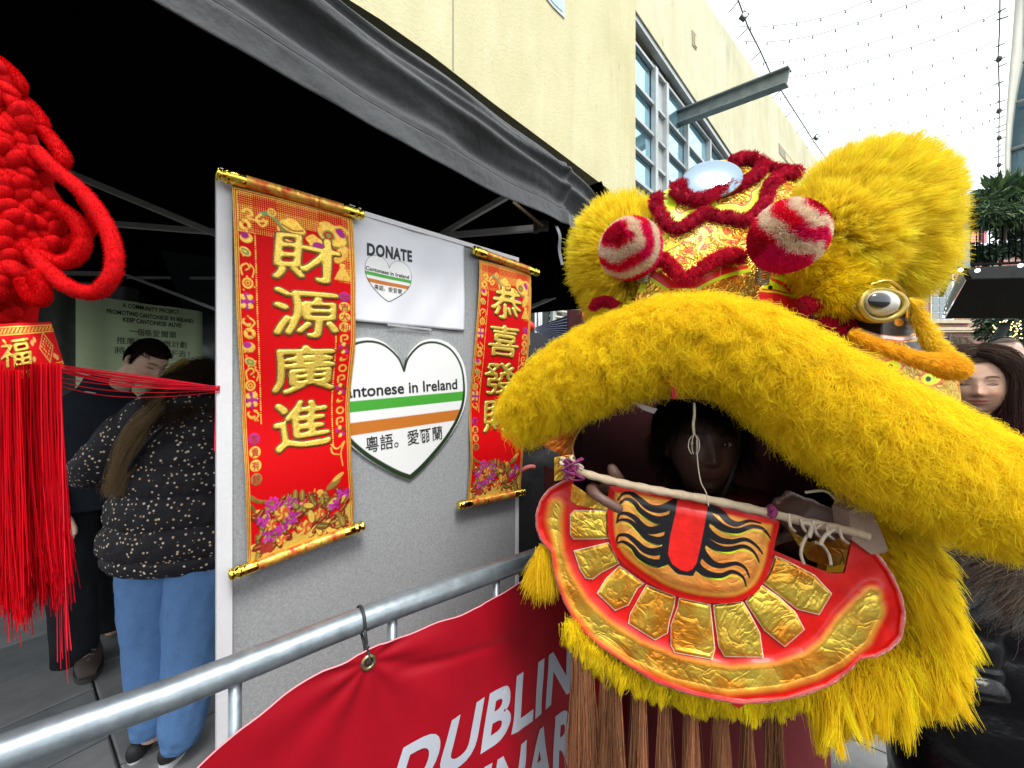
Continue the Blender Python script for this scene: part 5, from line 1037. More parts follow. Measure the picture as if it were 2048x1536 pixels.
def ton_col(x, y):
    d = sdf(x, y, ton); c = np.ones(x.shape + (3,)) * RD; g = sst(16, 27, d); c = cmix(c, sst(10, 20, d), (.93, .42, .05)); c = cmix(c, g, (.92, .34, .07)); yl = sst(26, 36, d) * .22; c = cmix(c, yl, (.92, .62, .12)); f = g * .55
    q = np.full(x.shape, 1e9)
    for L in (wl[1], wl[3], wl[5], wr[1], wr[3], wr[5]): q = np.minimum(q, wave(x, y, L, .2, 3.2, 7.5))
    m = sst(.7, -.7, q); c = cmix(c, m, CHA); f = f * (1 - m)
    q = sdf(x, y, body) * -1
    for L in wl + wr: q = np.minimum(q, wave(x, y, L, 1.5, 9.4))
    for L in (wl[1], wl[3], wl[5], wr[1], wr[3], wr[5]):     # fine hairs under the thick ones
        for s_ in (1, 2): p = np.array(Z3(L)); p = p[3:] + np.array([0, 4.2 * s_]); p[0] += (2, 1.5 * s_); p[-1] -= (0, 4 * s_); p = spline(p, 4); q = np.minimum(q, segdist(x, y, p, widths=np.linspace(.1, 1.8, len(p))))
    m = sst(.6, -.6, q); c = cmix(c, m, BLK); f = f * (1 - m)
    b = -sdf(x, y, barp); m = sst(.6, -.6, b); c = cmix(c, m, (.78, .012, .008)); f = f * (1 - m); c = cmix(c, sst(.8, .3, np.abs(b)), (.6, .02, .01)); return c, f
patch('tongue', ton, ton_pos, ton_col, M_lac, lion, .85, thick=.004, front=0)

# --- stick, joints and strings across the mouth
M_tape = mat('cream_tape', (.52, .40, .27), .75, var=.18, vs=60, bump=.4, bs=120, bdist=.003)
sp = spline([P(x, y, d) for x, y, d in ((1128, 932, .655), (1180, 950, .645), (1250, 968, .632), (1330, 984, .618), (1420, 1000, .605), (1520, 1022, .595), (1620, 1046, .585), (1700, 1062, .578), (1735, 1072, .575))], 8); V, Fc = tube(sp, .0068 + .0007 * np.sin(np.arange(len(sp)) * 1.7), 12); mesh('jaw_stick', V, Fc, M_tape, lion)
M_yarn = mat('yarn_cream', (.48, .40, .30), .9, var=.2, vs=200); M_pur = mat('yarn_purple', (.20, .02, .10), .9, var=.5, vs=150); M_dkf = mat('dark_feather', (.06, .06, .04), .8)
def loops(name, pts, r, m, n=1, jit=0.): 
    for k in range(n):
        p = [Vector(P(x + RNG.normal(0, jit), y + RNG.normal(0, jit), d + RNG.normal(0, .003))) for x, y, d in pts]; V, Fc = tube(spline(p, 6), r, 6); mesh(name, V, Fc, m, lion)
for k in range(9): loops('purple_yarn', [(1120 + RNG.uniform(0, 50), 915 + RNG.uniform(0, 45), .63) for _ in range(5)], .0016, M_pur)
for k in range(5): loops('cream_yarn', [(1122 + RNG.uniform(0, 45), 912 + RNG.uniform(0, 30), .632) for _ in range(4)], .0026, M_yarn)
for k in range(5): loops('wrapping_cord', [(1575 + 26 * k, 1030 + 6 * k, .57), (1580 + 26 * k, 1052 + 6 * k, .562), (1590 + 26 * k, 1062 + 6 * k, .575)], .0022, M_yarn, 1, 1.5)
loops('hanging_cord', [(1640, 1050, .57), (1612, 1075, .568), (1602, 1105, .57), (1608, 1128, .572)], .0022, M_yarn); loops('hanging_cord', [(1630, 1085, .572), (1645, 1090, .57), (1658, 1110, .57), (1662, 1130, .57)], .0022, M_yarn); loops('hanging_cord', [(1600, 1045, .565), (1622, 1050, .563), (1618, 1075, .562)], .003, M_yarn)
loops('hanging_cord', [(1668, 1058, .565), (1650, 1072, .563), (1640, 1090, .565)], .0028, M_yarn); loops('hanging_cord', [(1610, 985, .60), (1650, 982, .59), (1672, 1000, .585)], .0022, M_yarn)
loops('stick_knot', [(1540, 1012, .59), (1550, 1022, .583), (1545, 1032, .585), (1538, 1025, .588), (1544, 1016, .585)], .004, M_pur)
M_wood = mat('joint_wood', (.30, .20, .15), .7, var=.2, vs=20, bump=.3, bs=60)
plate('joint_block', [P(x, y, .575) for x, y in Z2([(1335, 495), (1400, 462), (1425, 470), (1497, 650), (1485, 662), (1428, 668), (1350, 610)])], (0, .03, 0), M_wood, lion)
patch('cheek_foil', Z2([(140, 275), (205, 262), (225, 330), (200, 360), (140, 372)]), lambda x, y: PA(x, y, .665 + .0 * x), lambda x, y: (np.ones(x.shape + (3,)) * GLD * .8, np.ones(x.shape)), M_lac, lion, 1.5, .004)
patch('inner_foil', Z2([(212, 380), (300, 440), (355, 470), (355, 490), (300, 482), (228, 467), (205, 450)]), lambda x, y: PA(x, y, .64 + .0 * x), lambda x, y: (np.ones(x.shape + (3,)) * GLD * .8, np.ones(x.shape)), M_lac, lion, 1.5, .002)
patch('inner_foil', Z2([(1085, 560), (1180, 620), (1330, 560), (1345, 700), (1260, 720), (1170, 690)]), lambda x, y: PA(x, y, .63 + .0 * x), lambda x, y: (np.ones(x.shape + (3,)) * GLD * .45, np.ones(x.shape)), M_lac, lion, 1.5, .002)
# white thread
loops('white_thread', [(1388, 806, .60), (1390, 830, .598), (1386, 850, .598), (1389, 870, .597)], .0018, M_yarn, 2, .8)
for dx in (-12, -5, 6, 10): loops('white_thread', [(1389, 868, .597), (1389 + dx * .8, 878, .594), (1389 + dx, 895, .595), (1389 + dx * .5, 908, .596)], .0008, M_yarn)
loops('white_thread', [(1393, 880, .597), (1396, 930, .59), (1402, 965, .588), (1412, 985, .588), (1417, 1012, .585)], .0009, M_yarn)

# --- upper lip: fur roll
lipP = np.array([(1026, 836, 26, .735), (1062, 806, 48, .72), (1120, 762, 62, .69), (1200, 716, 70, .655), (1290, 684, 74, .625), (1380, 670, 78, .60), (1470, 688, 82, .585), (1560, 738, 88, .57), (1650, 800, 96, .555), (1750, 862, 104, .54), (1860, 920, 104, .53), (1960, 962, 96, .52), (2060, 990, 88, .515), (2130, 1006, 50, .51)])
def roll(name, Q, shrink, n, length, m, base_m, tint, parent=lion, seg=22, label=None, flow=None, **kw):
    sp = spline(Q, 8); W = PA(sp[:, 0], sp[:, 1], sp[:, 3]); R_ = sp[:, 2] / F * sp[:, 3] * shrink; V, Fc = tube(W, R_, seg)
    b = mesh(name, V, Fc, base_m, parent, True, label=label); A_, T_ = mesh_arrays(V, Fc); p, q = scatter(A_, T_, n)
    ctr = W[np.argmin(((p[:, None, ::4] - W[None, :, ::4]) ** 2).sum(-1) if False else np.linalg.norm(p[:, None, :] - W[None, ::4, :], axis=-1), axis=1) * 4 if True else 0]; rr = nrm(p - ctr); nn = nrm(q * .3 + rr)
    fl = np.tile(np.array(flow, float), (n, 1)) if flow is not None else None
    return b, fur('fur', b, p, nn, length, m, tint, flow=fl, **kw)
pr = roll('upper_lip', lipP, .80, 150000, .032, M_fy, M_fbase, YEL, K=9, r=.00040, flow=(.15, -.25, -.75), comb=.38, droop=.25, clumps=9000, cstr=.62, curl=.0068, cturn=2.0, rnd=.5, lvar=.40, ccol=.06)
# foil under the lip
Ac = spline([(1060, 878), (1100, 850), (1150, 800), (1250, 745), (1350, 720), (1450, 735), (1540, 795), (1630, 885), (1720, 990)], 8); Bc = spline([(1152, 925), (1146, 890), (1172, 846), (1240, 806), (1330, 797), (1420, 800), (1500, 826), (1600, 902), (1690, 1012)], 8); n_ = len(Ac); V = []; nvv = 14; cc = []; ff = []
for i in range(nvv):
    a = i / (nvv - 1); q = Ac * (1 - a) + Bc * a; dA = np.interp(q[:, 0], lipP[:, 0], lipP[:, 3]); V.append(PA(q[:, 0], q[:, 1], dA + .0 + .035 * a - .02 * math.sin(a * 3.14) + .001 * RNG.standard_normal(n_)))
    st_ = (np.abs(((np.arange(n_) + i * 1.0) % 9) - 4) < .9) & (a > .15); c0 = np.where(st_[:, None], np.array((.6, .02, .01)), np.array((.90, .45, .10))); cc.append(c0); ff.append(np.where(st_, .1, 1.))
mesh('mouth_roof', np.concatenate(V), fgrid(n_, nvv), M_lac, lion, col=np.concatenate(cc), foil=np.concatenate(ff))
eb = spline([tuple(p) for p in Bc], 1); V, Fc = tube(PA(eb[:, 0], eb[:, 1], np.interp(eb[:, 0], lipP[:, 0], lipP[:, 3]) + .034), .0014, 5); mesh('roof_edge', V, Fc, mat('edge_gold', (.5, .33, .12), .4, metal=.6), lion)
patch('red_tab', ZF and Z1([(580, 1000), (670, 1002), (645, 1035), (640, 1088), (620, 1095), (612, 1040)]), lambda x, y: PA(x, y, .575 + .0 * x), lambda x, y: (np.ones(x.shape + (3,)) * RD * .7, np.zeros(x.shape)), M_lac, lion, 1.2, .002)
patch('grey_scrap', Z3([(480, 70), (560, 90), (630, 110), (610, 140), (540, 115)]), lambda x, y: PA(x, y, .62 + .0 * x), lambda x, y: (np.ones(x.shape + (3,)) * np.array((.4, .35, .33)), np.zeros(x.shape)), M_lac, lion, 1.5, .001)

# --- head dome behind (real volume)
c0 = np.array(P(1450, 640, 1.02)); V, Fc = ellipsoid(c0, (.36, .24, .25), 64, 40); Vp = V; keep = []
pxv = CX + V[:, 0] / V[:, 1] * F; pyv = CY - (V[:, 2] - CH) / V[:, 1] * F
for f in Fc:
    y_ = Vp[list(f), 1].mean(); pyc = pyv[list(f)].mean(); pxc = pxv[list(f)].mean(); zc_ = Vp[list(f), 2].mean()
    if zc_ < c0[2] - .10 and y_ < 1.15: continue
    keep.append(f)
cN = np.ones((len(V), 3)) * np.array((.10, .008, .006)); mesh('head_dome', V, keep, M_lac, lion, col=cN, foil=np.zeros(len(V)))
# --- forehead
def fhD(x, y): u = (x - 1430) / 260.; v = np.maximum(0, (520 - y)) / 200.; return .665 + .045 * u * u + .12 * v * v - .02 * np.exp(-((x - 1430) / 60) ** 2) * np.exp(-((y - 560) / 60.) ** 2) + .03 * np.maximum(0, (x - 1600) / 100.) * 0
fhp = np.array([(1262, 680), (1272, 590), (1290, 540), (1306, 480), (1308, 420), (1326, 386), (1380, 345), (1440, 322), (1520, 316), (1590, 338), (1600, 380), (1610, 460), (1640, 540), (1690, 600), (1730, 690), (1730, 800), (1600, 740), (1500, 690), (1400, 660)])
upz = np.array(ZF([(570, 330), (700, 290), (900, 380), (1250, 180), (1340, 140), (1480, 200), (1380, 320), (1340, 450), (1250, 540), (1000, 520), (900, 500), (780, 600), (650, 560)]))
lob1 = np.array(spline(ZF([(685, 385), (760, 400), (880, 420), (930, 440), (860, 465), (780, 480), (735, 508), (698, 480), (715, 430)]), 4, True)); lob2 = np.array(spline(ZF([(1005, 405), (1080, 380), (1180, 340), (1285, 265), (1312, 300), (1250, 350), (1245, 400), (1190, 450), (1120, 432), (1020, 438)]), 4, True))
redb = np.array(ZF([(500, 930), (590, 935), (700, 1010), (760, 1010), (850, 1000), (1020, 905), (1225, 880), (1225, 925), (1080, 955), (900, 1045), (620, 1050), (500, 965)]))
dotp = np.array(ZF([(1310, 1075), (1370, 990), (1460, 955), (1560, 940), (1610, 1000), (1640, 1120), (1540, 1125), (1440, 1085)])); dotl = np.array(ZF([(390, 1080), (420, 990), (480, 960), (480, 1080)])); red2 = np.array(ZF([(1300, 1075), (1440, 1085), (1560, 1120), (1650, 1130), (1700, 1250), (1900, 1400), (1800, 1420), (1500, 1240), (1300, 1130)]))
post = np.array(ZF([(1205, 935), (1290, 935), (1295, 1140), (1185, 1140)]))
def fh_col(x, y):
    R = np.random.default_rng(4); c = np.ones(x.shape + (3,)) * GLD; f = np.ones(x.shape)
    n_ = np.sin(x * .13 + 2 * np.sin(y * .09)) * np.sin(y * .17 + 1.5 * np.sin(x * .07)); zone = ((y > 440) & (y < 560)).astype(float)
    m = sst(-.1, .4, n_) * zone * .9; c = cmix(c, m, (.80, .10, .03)); f = f * (1 - .3 * m)
    def pol(pg, col, fo, e=1.2):
        nonlocal c, f
        m = sst(-e, e, sdf(x, y, pg)); c = cmix(c, m, col); f = f * (1 - m) + fo * m
    def st(L, w0, w1, col, fo=0.):
        nonlocal c, f
        p = spline(ZF(L), 6); m = sst(.7, -.7, segdist(x, y, p, widths=np.linspace(w0, w1, len(p)))); c = cmix(c, m, col); f = f * (1 - m) + fo * m
    pol(upz, CHA, .1); 
    for lb in (lob1, lob2):
        s_ = sdf(x, y, lb); m = sst(-1.2, 0, s_); c = cmix(c, m, GLD); f = f * (1 - m) + m; m = sst(1.9, 1.2, np.abs(s_)); c = cmix(c, m, (.40, .01, .04)); f = f * (1 - m)
    for L in ([(610, 690), (660, 640), (690, 620)], [(600, 780), (680, 745), (730, 720), (755, 690)], [(770, 700), (830, 690), (870, 660), (885, 630)], [(860, 760), (900, 700), (890, 630)], [(985, 620), (990, 680), (1030, 720), (1100, 740)], [(1020, 620), (1060, 680), (1150, 700)]):
        st([(a, b + 6) for a, b in L], 4.2, 1.4, (.62, .03, .01)); st(L, 3.2, .6, CHA)
    st([(700, 800), (770, 830), (830, 790)], 1.5, 1, (.5, .02, .01)); st([(860, 780), (950, 790), (960, 830), (880, 850), (860, 780)], 1.2, 1.2, CHA); st([(700, 870), (740, 900), (790, 890)], 1, 1, (.5, .02, .01))
    pol(redb, (.78, .012, .01), 0.); st([(488, 965), (560, 1010), (640, 1062)], 3.4, 3.0, CHA); st([(865, 1052), (960, 1000), (1080, 955), (1222, 920)], 2.6, 4.0, CHA); st([(840, 1010), (930, 950), (1015, 895), (1020, 960)], .8, .8, (.7, .3, .3))
    pol(dotp, CHA, 0.); pol(dotl, CHA, 0.); pol(red2, (.72, .012, .012), 0.); st([(1400, 985), (1480, 1020), (1540, 1080)], 3, 4, (.75, .02, .01)); st([(1330, 1060), (1420, 1065), (1500, 1085)], 2, 2, (.75, .02, .01)); st([(1420, 1000), (1470, 1040), (1520, 1090)], 1.2, 1, GLD, 1.)
    pol(post, (.45, .26, .03), .8)
    for (a, b, r_) in ((1385, 1045, 18), (1548, 998, 16), (1575, 1040, 15), (1583, 1085, 17), (1510, 965, 14), (432, 1018, 9), (420, 1048, 9)):
        q = ZF([(a, b)])[0]; m = sst(r_ / 3.66 + .6, r_ / 3.66 - .6, np.hypot(x - q[0], y - q[1])); c = cmix(c, m, BLK); f = f * (1 - m)
    return c, f
patch('forehead', fhp, lambda x, y: PA(x, y, fhD(x, y) + .0012 * np.sin(x * .05 + 2 * np.sin(y * .06))), fh_col, paint_mat('forehead_foil', foil_rough=.24, paint_rough=.4, crinkle=.75, cs=36.), lion, 1.1, .004, front=0)
# springs under the pompoms
def coil(c, ax, r, L_, turns, wire): 
    ax = nrm(np.array(ax, float)); u = nrm(np.cross(ax, (0, 1., .1))); v = np.cross(ax, u); t = np.linspace(0, 1, turns * 12); return tube([np.array(c) + ax * L_ * k + u * r * math.cos(6.283 * turns * k) + v * r * math.sin(6.283 * turns * k) for k in t], wire, 5)
M_spr = mat('spring_steel', (.30, .30, .32), .3, metal=.9)
for (x, y, d) in ((1523, 556, .625), (1287, 552, .66)): V, Fc = coil(P(x, y + 14, d), (.1, 0, 1), .010, .036, 9, .0011); mesh('spring', V, Fc, M_spr, lion)
# forehead mirror
rotm = np.array(Matrix.Rotation(math.radians(-20), 3, 'Y') @ Matrix.Rotation(math.radians(-70) * -1 if False else math.radians(66), 3, 'X')); V, Fc = ellipsoid(P(1424, 358, .715), (.056, .046, .008), 40, 20, rotm @ np.array([[1, 0, 0], [0, 1, 0], [0, 0, 1.]])); mesh('forehead_mirror', V, Fc, mat('mirror_sky_tint', (.30, .40, .50), .05, metal=1., bump=.15, bs=18, bdist=.004), lion)  # bluish tint stands in for reflected blue sky and building
# red plush strips
def strip(pts, rpx, dofs=-.012, n=5200, L_=.0085, tint=CRI, Df=None, z=ZF, **kw):
    q = spline(z(pts) if z else pts, 6); r = np.broadcast_to(rpx, (len(q),)) if np.ndim(rpx) == 0 else np.interp(np.linspace(0, 1, len(q)), np.linspace(0, 1, len(rpx)), rpx); d = (fhD(q[:, 0], q[:, 1]) if Df is None else Df(q[:, 0], q[:, 1])) + dofs
    Q = np.column_stack([q[:, 0], q[:, 1], r, d])[::2]; k_ = dict(K=5, r=.00045, flow=(.4, -.2, -.2), comb=.35, droop=.1, clumps=n // 14, cstr=.55, curl=.001, rnd=.5, lvar=.3, ccol=.14); k_.update(kw)
    return roll('plush_strip', Q, .62, n, L_, M_fr, M_rbase, tint, seg=12, **k_)
strip([(600, 385), (548, 400), (570, 470), (610, 540), (660, 590), (740, 600), (820, 550), (900, 500), (1000, 515), (1100, 530), (1200, 545), (1280, 500), (1340, 420), (1370, 320), (1420, 250), (1500, 215), (1570, 195), (1560, 240)], 14, n=9000)
strip([(760, 290), (700, 310), (720, 360), (800, 385), (900, 395), (980, 350), (1090, 305), (1200, 260), (1290, 210), (1330, 150), (1270, 100), (1180, 95), (1110, 120)], 13, -.022, n=7500)
strip([(1340, 150), (1440, 175), (1540, 195)], 10, -.012, n=2500)
strip([(525, 860), (600, 835), (650, 880), (700, 940), (760, 985), (830, 940), (920, 870), (1010, 825), (1100, 800), (1190, 820)], 12.5, -.018, n=6500, tint=CRI * np.array((1.25, 1.4, 1.)))
strip([(1603, 612), (1622, 606), (1650, 612), (1672, 622), (1684, 645), (1700, 668), (1716, 690), (1725, 705)], 19, -.05, n=7500, z=None)
strip([(1640, 640), (1668, 662), (1690, 690), (1712, 712)], 15, -.05, n=4000, z=None)
strip([(1182, 618), (1190, 608), (1202, 603), (1218, 604), (1232, 612)], (6, 12, 12, 10), .0, n=2200, z=None, L_=.006)
# pompoms
def pompom(cx, cy, d, rad, axis, label, seed):
    c = np.array(P(cx, cy, d)); V, Fc = ellipsoid(c, (rad * .93,) * 3, 32, 20); b = mesh('pompom', V, Fc, M_rbase, lion, label=label); A_, T_ = mesh_arrays(V, Fc); n = 44000; p, q = scatter(A_, T_, n); ax = nrm(np.array(axis, float)); th = np.degrees(np.arccos(np.clip(q @ ax, -1, 1)))
    u = nrm(np.cross(ax, (0, 0, 1.))); v = np.cross(ax, u); ph = np.arctan2(q @ u, q @ v); th = th + 17 * np.sin(ph + seed) + 6 * np.sin(ph * 2.3 + seed * 2) + 3 * np.sin(ph * 5 + seed); th = th + RNG.normal(0, 2.4, n)
    red = (th < 30) | ((th > 54) & (th < 76)) | (th > 98); deep = (th > 112) | (th < 22); t = np.where(red[:, None], np.where(deep[:, None], (.52, .006, .035), (.85, .012, .06)), (.92, .78, .62)); mag = (np.sin(ph * 1.3 + seed) > .6) & red; t = np.where(mag[:, None], (.85, .015, .16), t)
    return fur('fur', b, p, q, rad * .16, M_fr, t, K=4, r=.00038, comb=.0, droop=.0, clumps=3500, cstr=.3, curl=.0004, rnd=.28, lvar=.25, ccol=.06, tip=.5)
pompom(1575, 473, .575, .0485, (.38, -.75, .42), 'larger striped pompom on the right', 1.0); pompom(1260, 498, .635, .0465, (-.45, -.75, .30), 'smaller striped pompom on the left', 3.3)
# --- ears / brows
def blob(name, ells, n, length, tint, flowdir, m=M_fy, base=M_fbase, parent=lion, label=None, **kw):
    Vs, Fs, k = [], [], 0; P_, N_ = [], []; ar = [e_[1][0] * e_[1][2] + e_[1][0] * e_[1][1] for e_ in ells]
    for i, (c, r, rot) in enumerate(ells):
        V, Fc = ellipsoid(c, r, 20, 14, rot); Vs.append(V); Fs += [tuple(j + k for j in f) for f in Fc]; k += len(V); A_, T_ = mesh_arrays(V, Fc); p, q = scatter(A_, T_, int(n * ar[i] / sum(ar)))
        ok = np.ones(len(p), bool)
        for j, (c2, r2, rot2) in enumerate(ells):
            if j != i: l_ = (p - np.array(c2)); l_ = l_ @ np.array(rot2) if rot2 is not None else l_; ok &= ((l_ / np.array(r2)) ** 2).sum(1) > .9
        P_.append(p[ok]); N_.append(q[ok])
    b = mesh(name, np.concatenate(Vs), Fs, base, parent, True, label=label); p = np.concatenate(P_); q = np.concatenate(N_); fl = flowdir(p) if callable(flowdir) else np.tile(np.array(flowdir, float), (len(p), 1))
    fur('fur', b, p, q, length, m, tint, flow=fl, **kw); return b
def pe(x, y, d, rx, ry, rd, ang=0): k = d / F; a = math.radians(ang); R = np.array([[math.cos(a), 0, -math.sin(a)], [0, 1, 0], [math.sin(a), 0, math.cos(a)]]); return (np.array(P(x, y, d)), (rx * k, rd, ry * k), R)
earc = np.array(P(1640, 470, .70))
blob('ear', [pe(1728, 420, .69, 98, 82, .07, 8), pe(1680, 475, .67, 66, 68, .05), pe(1782, 488, .69, 42, 84, .05)], 90000, .038, YEL2 * (1, 1, 1), lambda p: nrm(nrm(p - earc) + (0, 0, .1)), K=7, r=.00042, comb=.62, droop=.12, clumps=3600, cstr=.66, curl=.004, cturn=.6, rnd=.32, lvar=.3, label='large furry ear swept up to the right')
blob('eyelid', [pe(1672, 570, .64, 48, 44, .03), pe(1630, 530, .65, 36, 36, .03), pe(1712, 540, .65, 36, 34, .03)], 24000, .024, YEL, (.30, -.1, .05), K=7, r=.0006, comb=.55, droop=.1, clumps=1900, cstr=.6, curl=.002, cturn=.6, rnd=.3, lvar=.3)
blob('ear', [pe(1243, 512, .82, 58, 72, .07, 0), pe(1240, 566, .82, 30, 50, .06, 0)], 44000, .042, YEL2, lambda p: nrm(nrm(p - np.array(P(1290, 520, .82))) + (0, 0, .1)), K=7, r=.0007, comb=.6, droop=.1, clumps=2200, cstr=.6, curl=.003, cturn=.6, rnd=.3, lvar=.3, label='left furry ear behind the small pompom')
# --- the eye on the right
sock = np.array(ZE([(365, 640), (395, 700), (450, 752), (560, 795), (650, 832), (780, 885), (880, 918), (978, 888), (905, 800), (850, 700), (808, 620), (806, 540), (762, 488), (640, 470), (480, 520)])); slin = np.array(ZE([(480, 755), (560, 785), (650, 812), (760, 826), (862, 815), (868, 760), (835, 690)])); blkp = np.array(spline(ZE([(372, 640), (400, 690), (470, 738), (560, 770), (660, 800), (770, 808), (842, 790), (835, 730), (800, 650), (740, 600), (500, 560)]), 4, True)); tri = np.array(ZE([(780, 850), (870, 905), (978, 888), (905, 800), (860, 840)]))
def eyD(x, y): return .625 + .0006 * np.abs(x - 1763) + 0 * y
def sock_col(x, y):
    c = np.ones(x.shape + (3,)) * GLD; f = np.ones(x.shape); m = sst(-1, 1, sdf(x, y, tri)); c = cmix(c, m, (.10, .10, .13)); f = f * (1 - m)
    m = sst(5.2, 4.2, segdist(x, y, slin)); c = cmix(c, m, (.75, .02, .015)); f = f * (1 - m); m = sst(3.6, 2.6, segdist(x, y, slin)); c = cmix(c, m, (.78, .76, .72)); f = f * (1 - m); m = sst(-1, 1, sdf(x, y, blkp)); c = cmix(c, m, BLK); f = f * (1 - m)
    e_ = np.hypot((x - 1795) / 9., (y - 645) / 7.); m = sst(1.2, .8, e_); c = cmix(c, m, GLD); f = np.maximum(f * (1 - m), m); return c, f
patch('eye_socket', sock, lambda x, y: PA(x, y, eyD(x, y)), sock_col, M_lac, lion, 1.1, .004, front=0)
ec = np.array(P(1762, 609, .598)); V, Fc = ellipsoid(ec + (0, .012, 0), (.0385, .014, .0275), 32, 20); mesh('eye_ring', V, Fc, mat('eye_brass', (.36, .26, .04), .3, metal=.5, coat=.6), lion)
V, Fc = ellipsoid(ec + (.0, .002, .002), (.0285, .0165, .0205), 32, 20); mesh('eyeball', V, Fc, mat('eye_white', (.50, .48, .43), .12, coat=1.), lion)
V, Fc = ellipsoid(np.array(P(1759, 601, .5855)), (.0175, .0050, .0120), 28, 16); mesh('pupil', V, Fc, mat('pupil_black', (.008, .008, .01), .05, coat=1.), lion)
V, Fc = tube([ec + np.array([math.cos(a) * .0345, -.003 + .006 * math.sin(a) ** 2, math.sin(a) * .0240]) for a in np.linspace(0, 2 * np.pi, 40)[:-1]], .0048, 10, closed=True); mesh('eye_rim', V, Fc, mat('rim_brass', (.40, .28, .04), .32, metal=.4, coat=.5) or mat('rim_gold', (.85, .6, .15), .2, metal=1.), lion)
V, Fc = tube(spline([P(1738, 570, .60), P(1775, 562, .595), (P(1800, 580, .60)), P(1812, 600, .61), P(1812, 635, .62)], 8), .004, 8, ry=.002); mesh('eye_fold', V, Fc, mat('rim_gold', (.85, .6, .15), .2, metal=1.), lion)
# cheek behind the eye with two painted eye marks
chk = np.array([(1700, 690), (1760, 700), (1840, 712), (1912, 735), (1920, 800), (1905, 900), (1780, 820), (1700, 760)])
def chk_col(x, y):
    c = np.ones(x.shape + (3,)) * GLD * .85; f = np.ones(x.shape)
    for (a, b, s_) in ((1782, 732, 1.), (1858, 758, 1.1)):
        dx = (x - a) / s_; dy = (y - b) / s_; q = np.hypot(dx / 17, dy / 11) - .18 * sst(0, 30, dx) + .25 * np.abs(dy) / 11 * sst(0, 20, dx); m = sst(1.35, 1.25, q); c = cmix(c, m, (.80, .06, .01)); f = f * (1 - m); m = sst(1.05, .95, q); c = cmix(c, m, CHA); f = f * (1 - m)
        m = sst(1.1, .9, np.hypot((dx + 4) / 5., dy / 5.)); c = cmix(c, m, BLK)
    return c, f
patch('cheek', chk, lambda x, y: PA(x, y, .64 + .0004 * (x - 1760)), chk_col, M_lac, lion, 1.2, .004, front=0)
roll('cheek_fur', np.array([(1700, 668, 6, .60), (1745, 688, 9, .605), (1800, 707, 10, .61), (1850, 722, 16, .615), (1890, 730, 27, .62), (1916, 740, 18, .62)]), .62, 14000, .010, M_fy, M_fbase, ORG, K=6, r=.0005, flow=(.8, -.1, -.2), comb=.6, droop=.1, clumps=1400, cstr=.5, curl=.001, cturn=.5, rnd=.3)
roll('cheek_fur', np.array([(1818, 596, 3, .64), (1832, 636, 6, .64), (1852, 672, 8, .638), (1876, 705, 13, .63), (1902, 732, 18, .625)]), .6, 9000, .015, M_fy, M_fbase, YEL2 * (1, .9, 1), K=6, r=.0005, flow=(.7, -.1, -.6), comb=.6, droop=.1, clumps=1000, cstr=.5, curl=.001, cturn=.5, rnd=.3)
# --- beard and side fringes
def hang(name, pts, dpt, n, length, tint, dirv, jit=.006, parent=lion, label=None, r=.0006, m=M_fy, **kw):
    sp = spline(pts, 10); W = PA(sp[:, 0], sp[:, 1], dpt if np.ndim(dpt) == 0 else np.interp(np.linspace(0, 1, len(sp)), np.linspace(0, 1, len(dpt)), dpt)); V, Fc = tube(W, .004, 8); b = mesh(name, V, Fc, M_fbase, parent, label=label); k = RNG.random(n) * (len(W) - 1); i = k.astype(int); i = np.minimum(i, len(W) - 2); f_ = (k - i)[:, None]; p = W[i] * (1 - f_) + W[i + 1] * f_ + RNG.standard_normal((n, 3)) * jit
    dv = np.array(dirv(sp[i]) if callable(dirv) else np.tile(np.array(dirv, float), (n, 1))); k_ = dict(K=8, r=r, comb=.1, droop=.35, clumps=max(20, n // 48), cstr=.86, curl=.0025, cturn=.8, rnd=.22, lvar=.3, ccol=.12); k_.update(kw)
    fur('fur', b, p, nrm(dv), length, m, tint, flow=nrm(dv), **k_); return b
hang('beard', [(1140, 1250), (1170, 1285), (1225, 1325), (1300, 1362), (1400, 1388), (1480, 1396), (1580, 1386), (1660, 1350), (1720, 1300)], [.66, .655, .65, .64, .635, .63], 20000, .019, YEL * (.9, .95, 1), (0, .05, -1), jit=.006, label='short yellow beard under the mandible')
kk = (1780, 1150)
def rad_dir(q): v = np.stack([(q[:, 0] - 1560) / 200., np.full(len(q), -.1), -(q[:, 1] - 1000) / 260.], 1); return nrm(v)
for nm, pts, dp, n, L_, dr in (('side_mane', [(1752, 1010), (1790, 1030), (1812, 1090), (1800, 1130)], .63, 12000, .040, (.65, -.1, -.55)), ('side_mane', [(1790, 1080), (1830, 1130), (1850, 1190), (1860, 1240)], .64, 14000, .050, (.55, -.1, -.75)),
    ('side_mane', [(1810, 1160), (1840, 1220), (1860, 1270), (1850, 1300)], .63, 20000, .044, (.45, -.1, -.85)), ('side_mane', [(1720, 1330), (1780, 1330), (1830, 1310), (1850, 1290)], .63, 22000, .044, (.25, -.1, -.95)), ('side_mane', [(1640, 1370), (1700, 1340), (1760, 1330), (1780, 1350)], .635, 18000, .052, (.05, -.05, -1)), ('side_mane', [(1770, 1180), (1800, 1240), (1820, 1290), (1840, 1330)], .65, 14000, .048, (.5, -.15, -.8))):
    hang(nm, pts, dp, n, L_, YEL * (.97, .95, 1), dr, jit=.011, r=.0005, cstr=.84, clumps=n // 70)
pg = [P(x, y, .675) for x, y in ((1690, 1000), (1775, 1010), (1830, 1100), (1860, 1230), (1870, 1310), (1830, 1360), (1760, 1390), (1690, 1360), (1650, 1150))]; plate('mane_backing', pg, (0, .02, 0), M_fbase, lion)
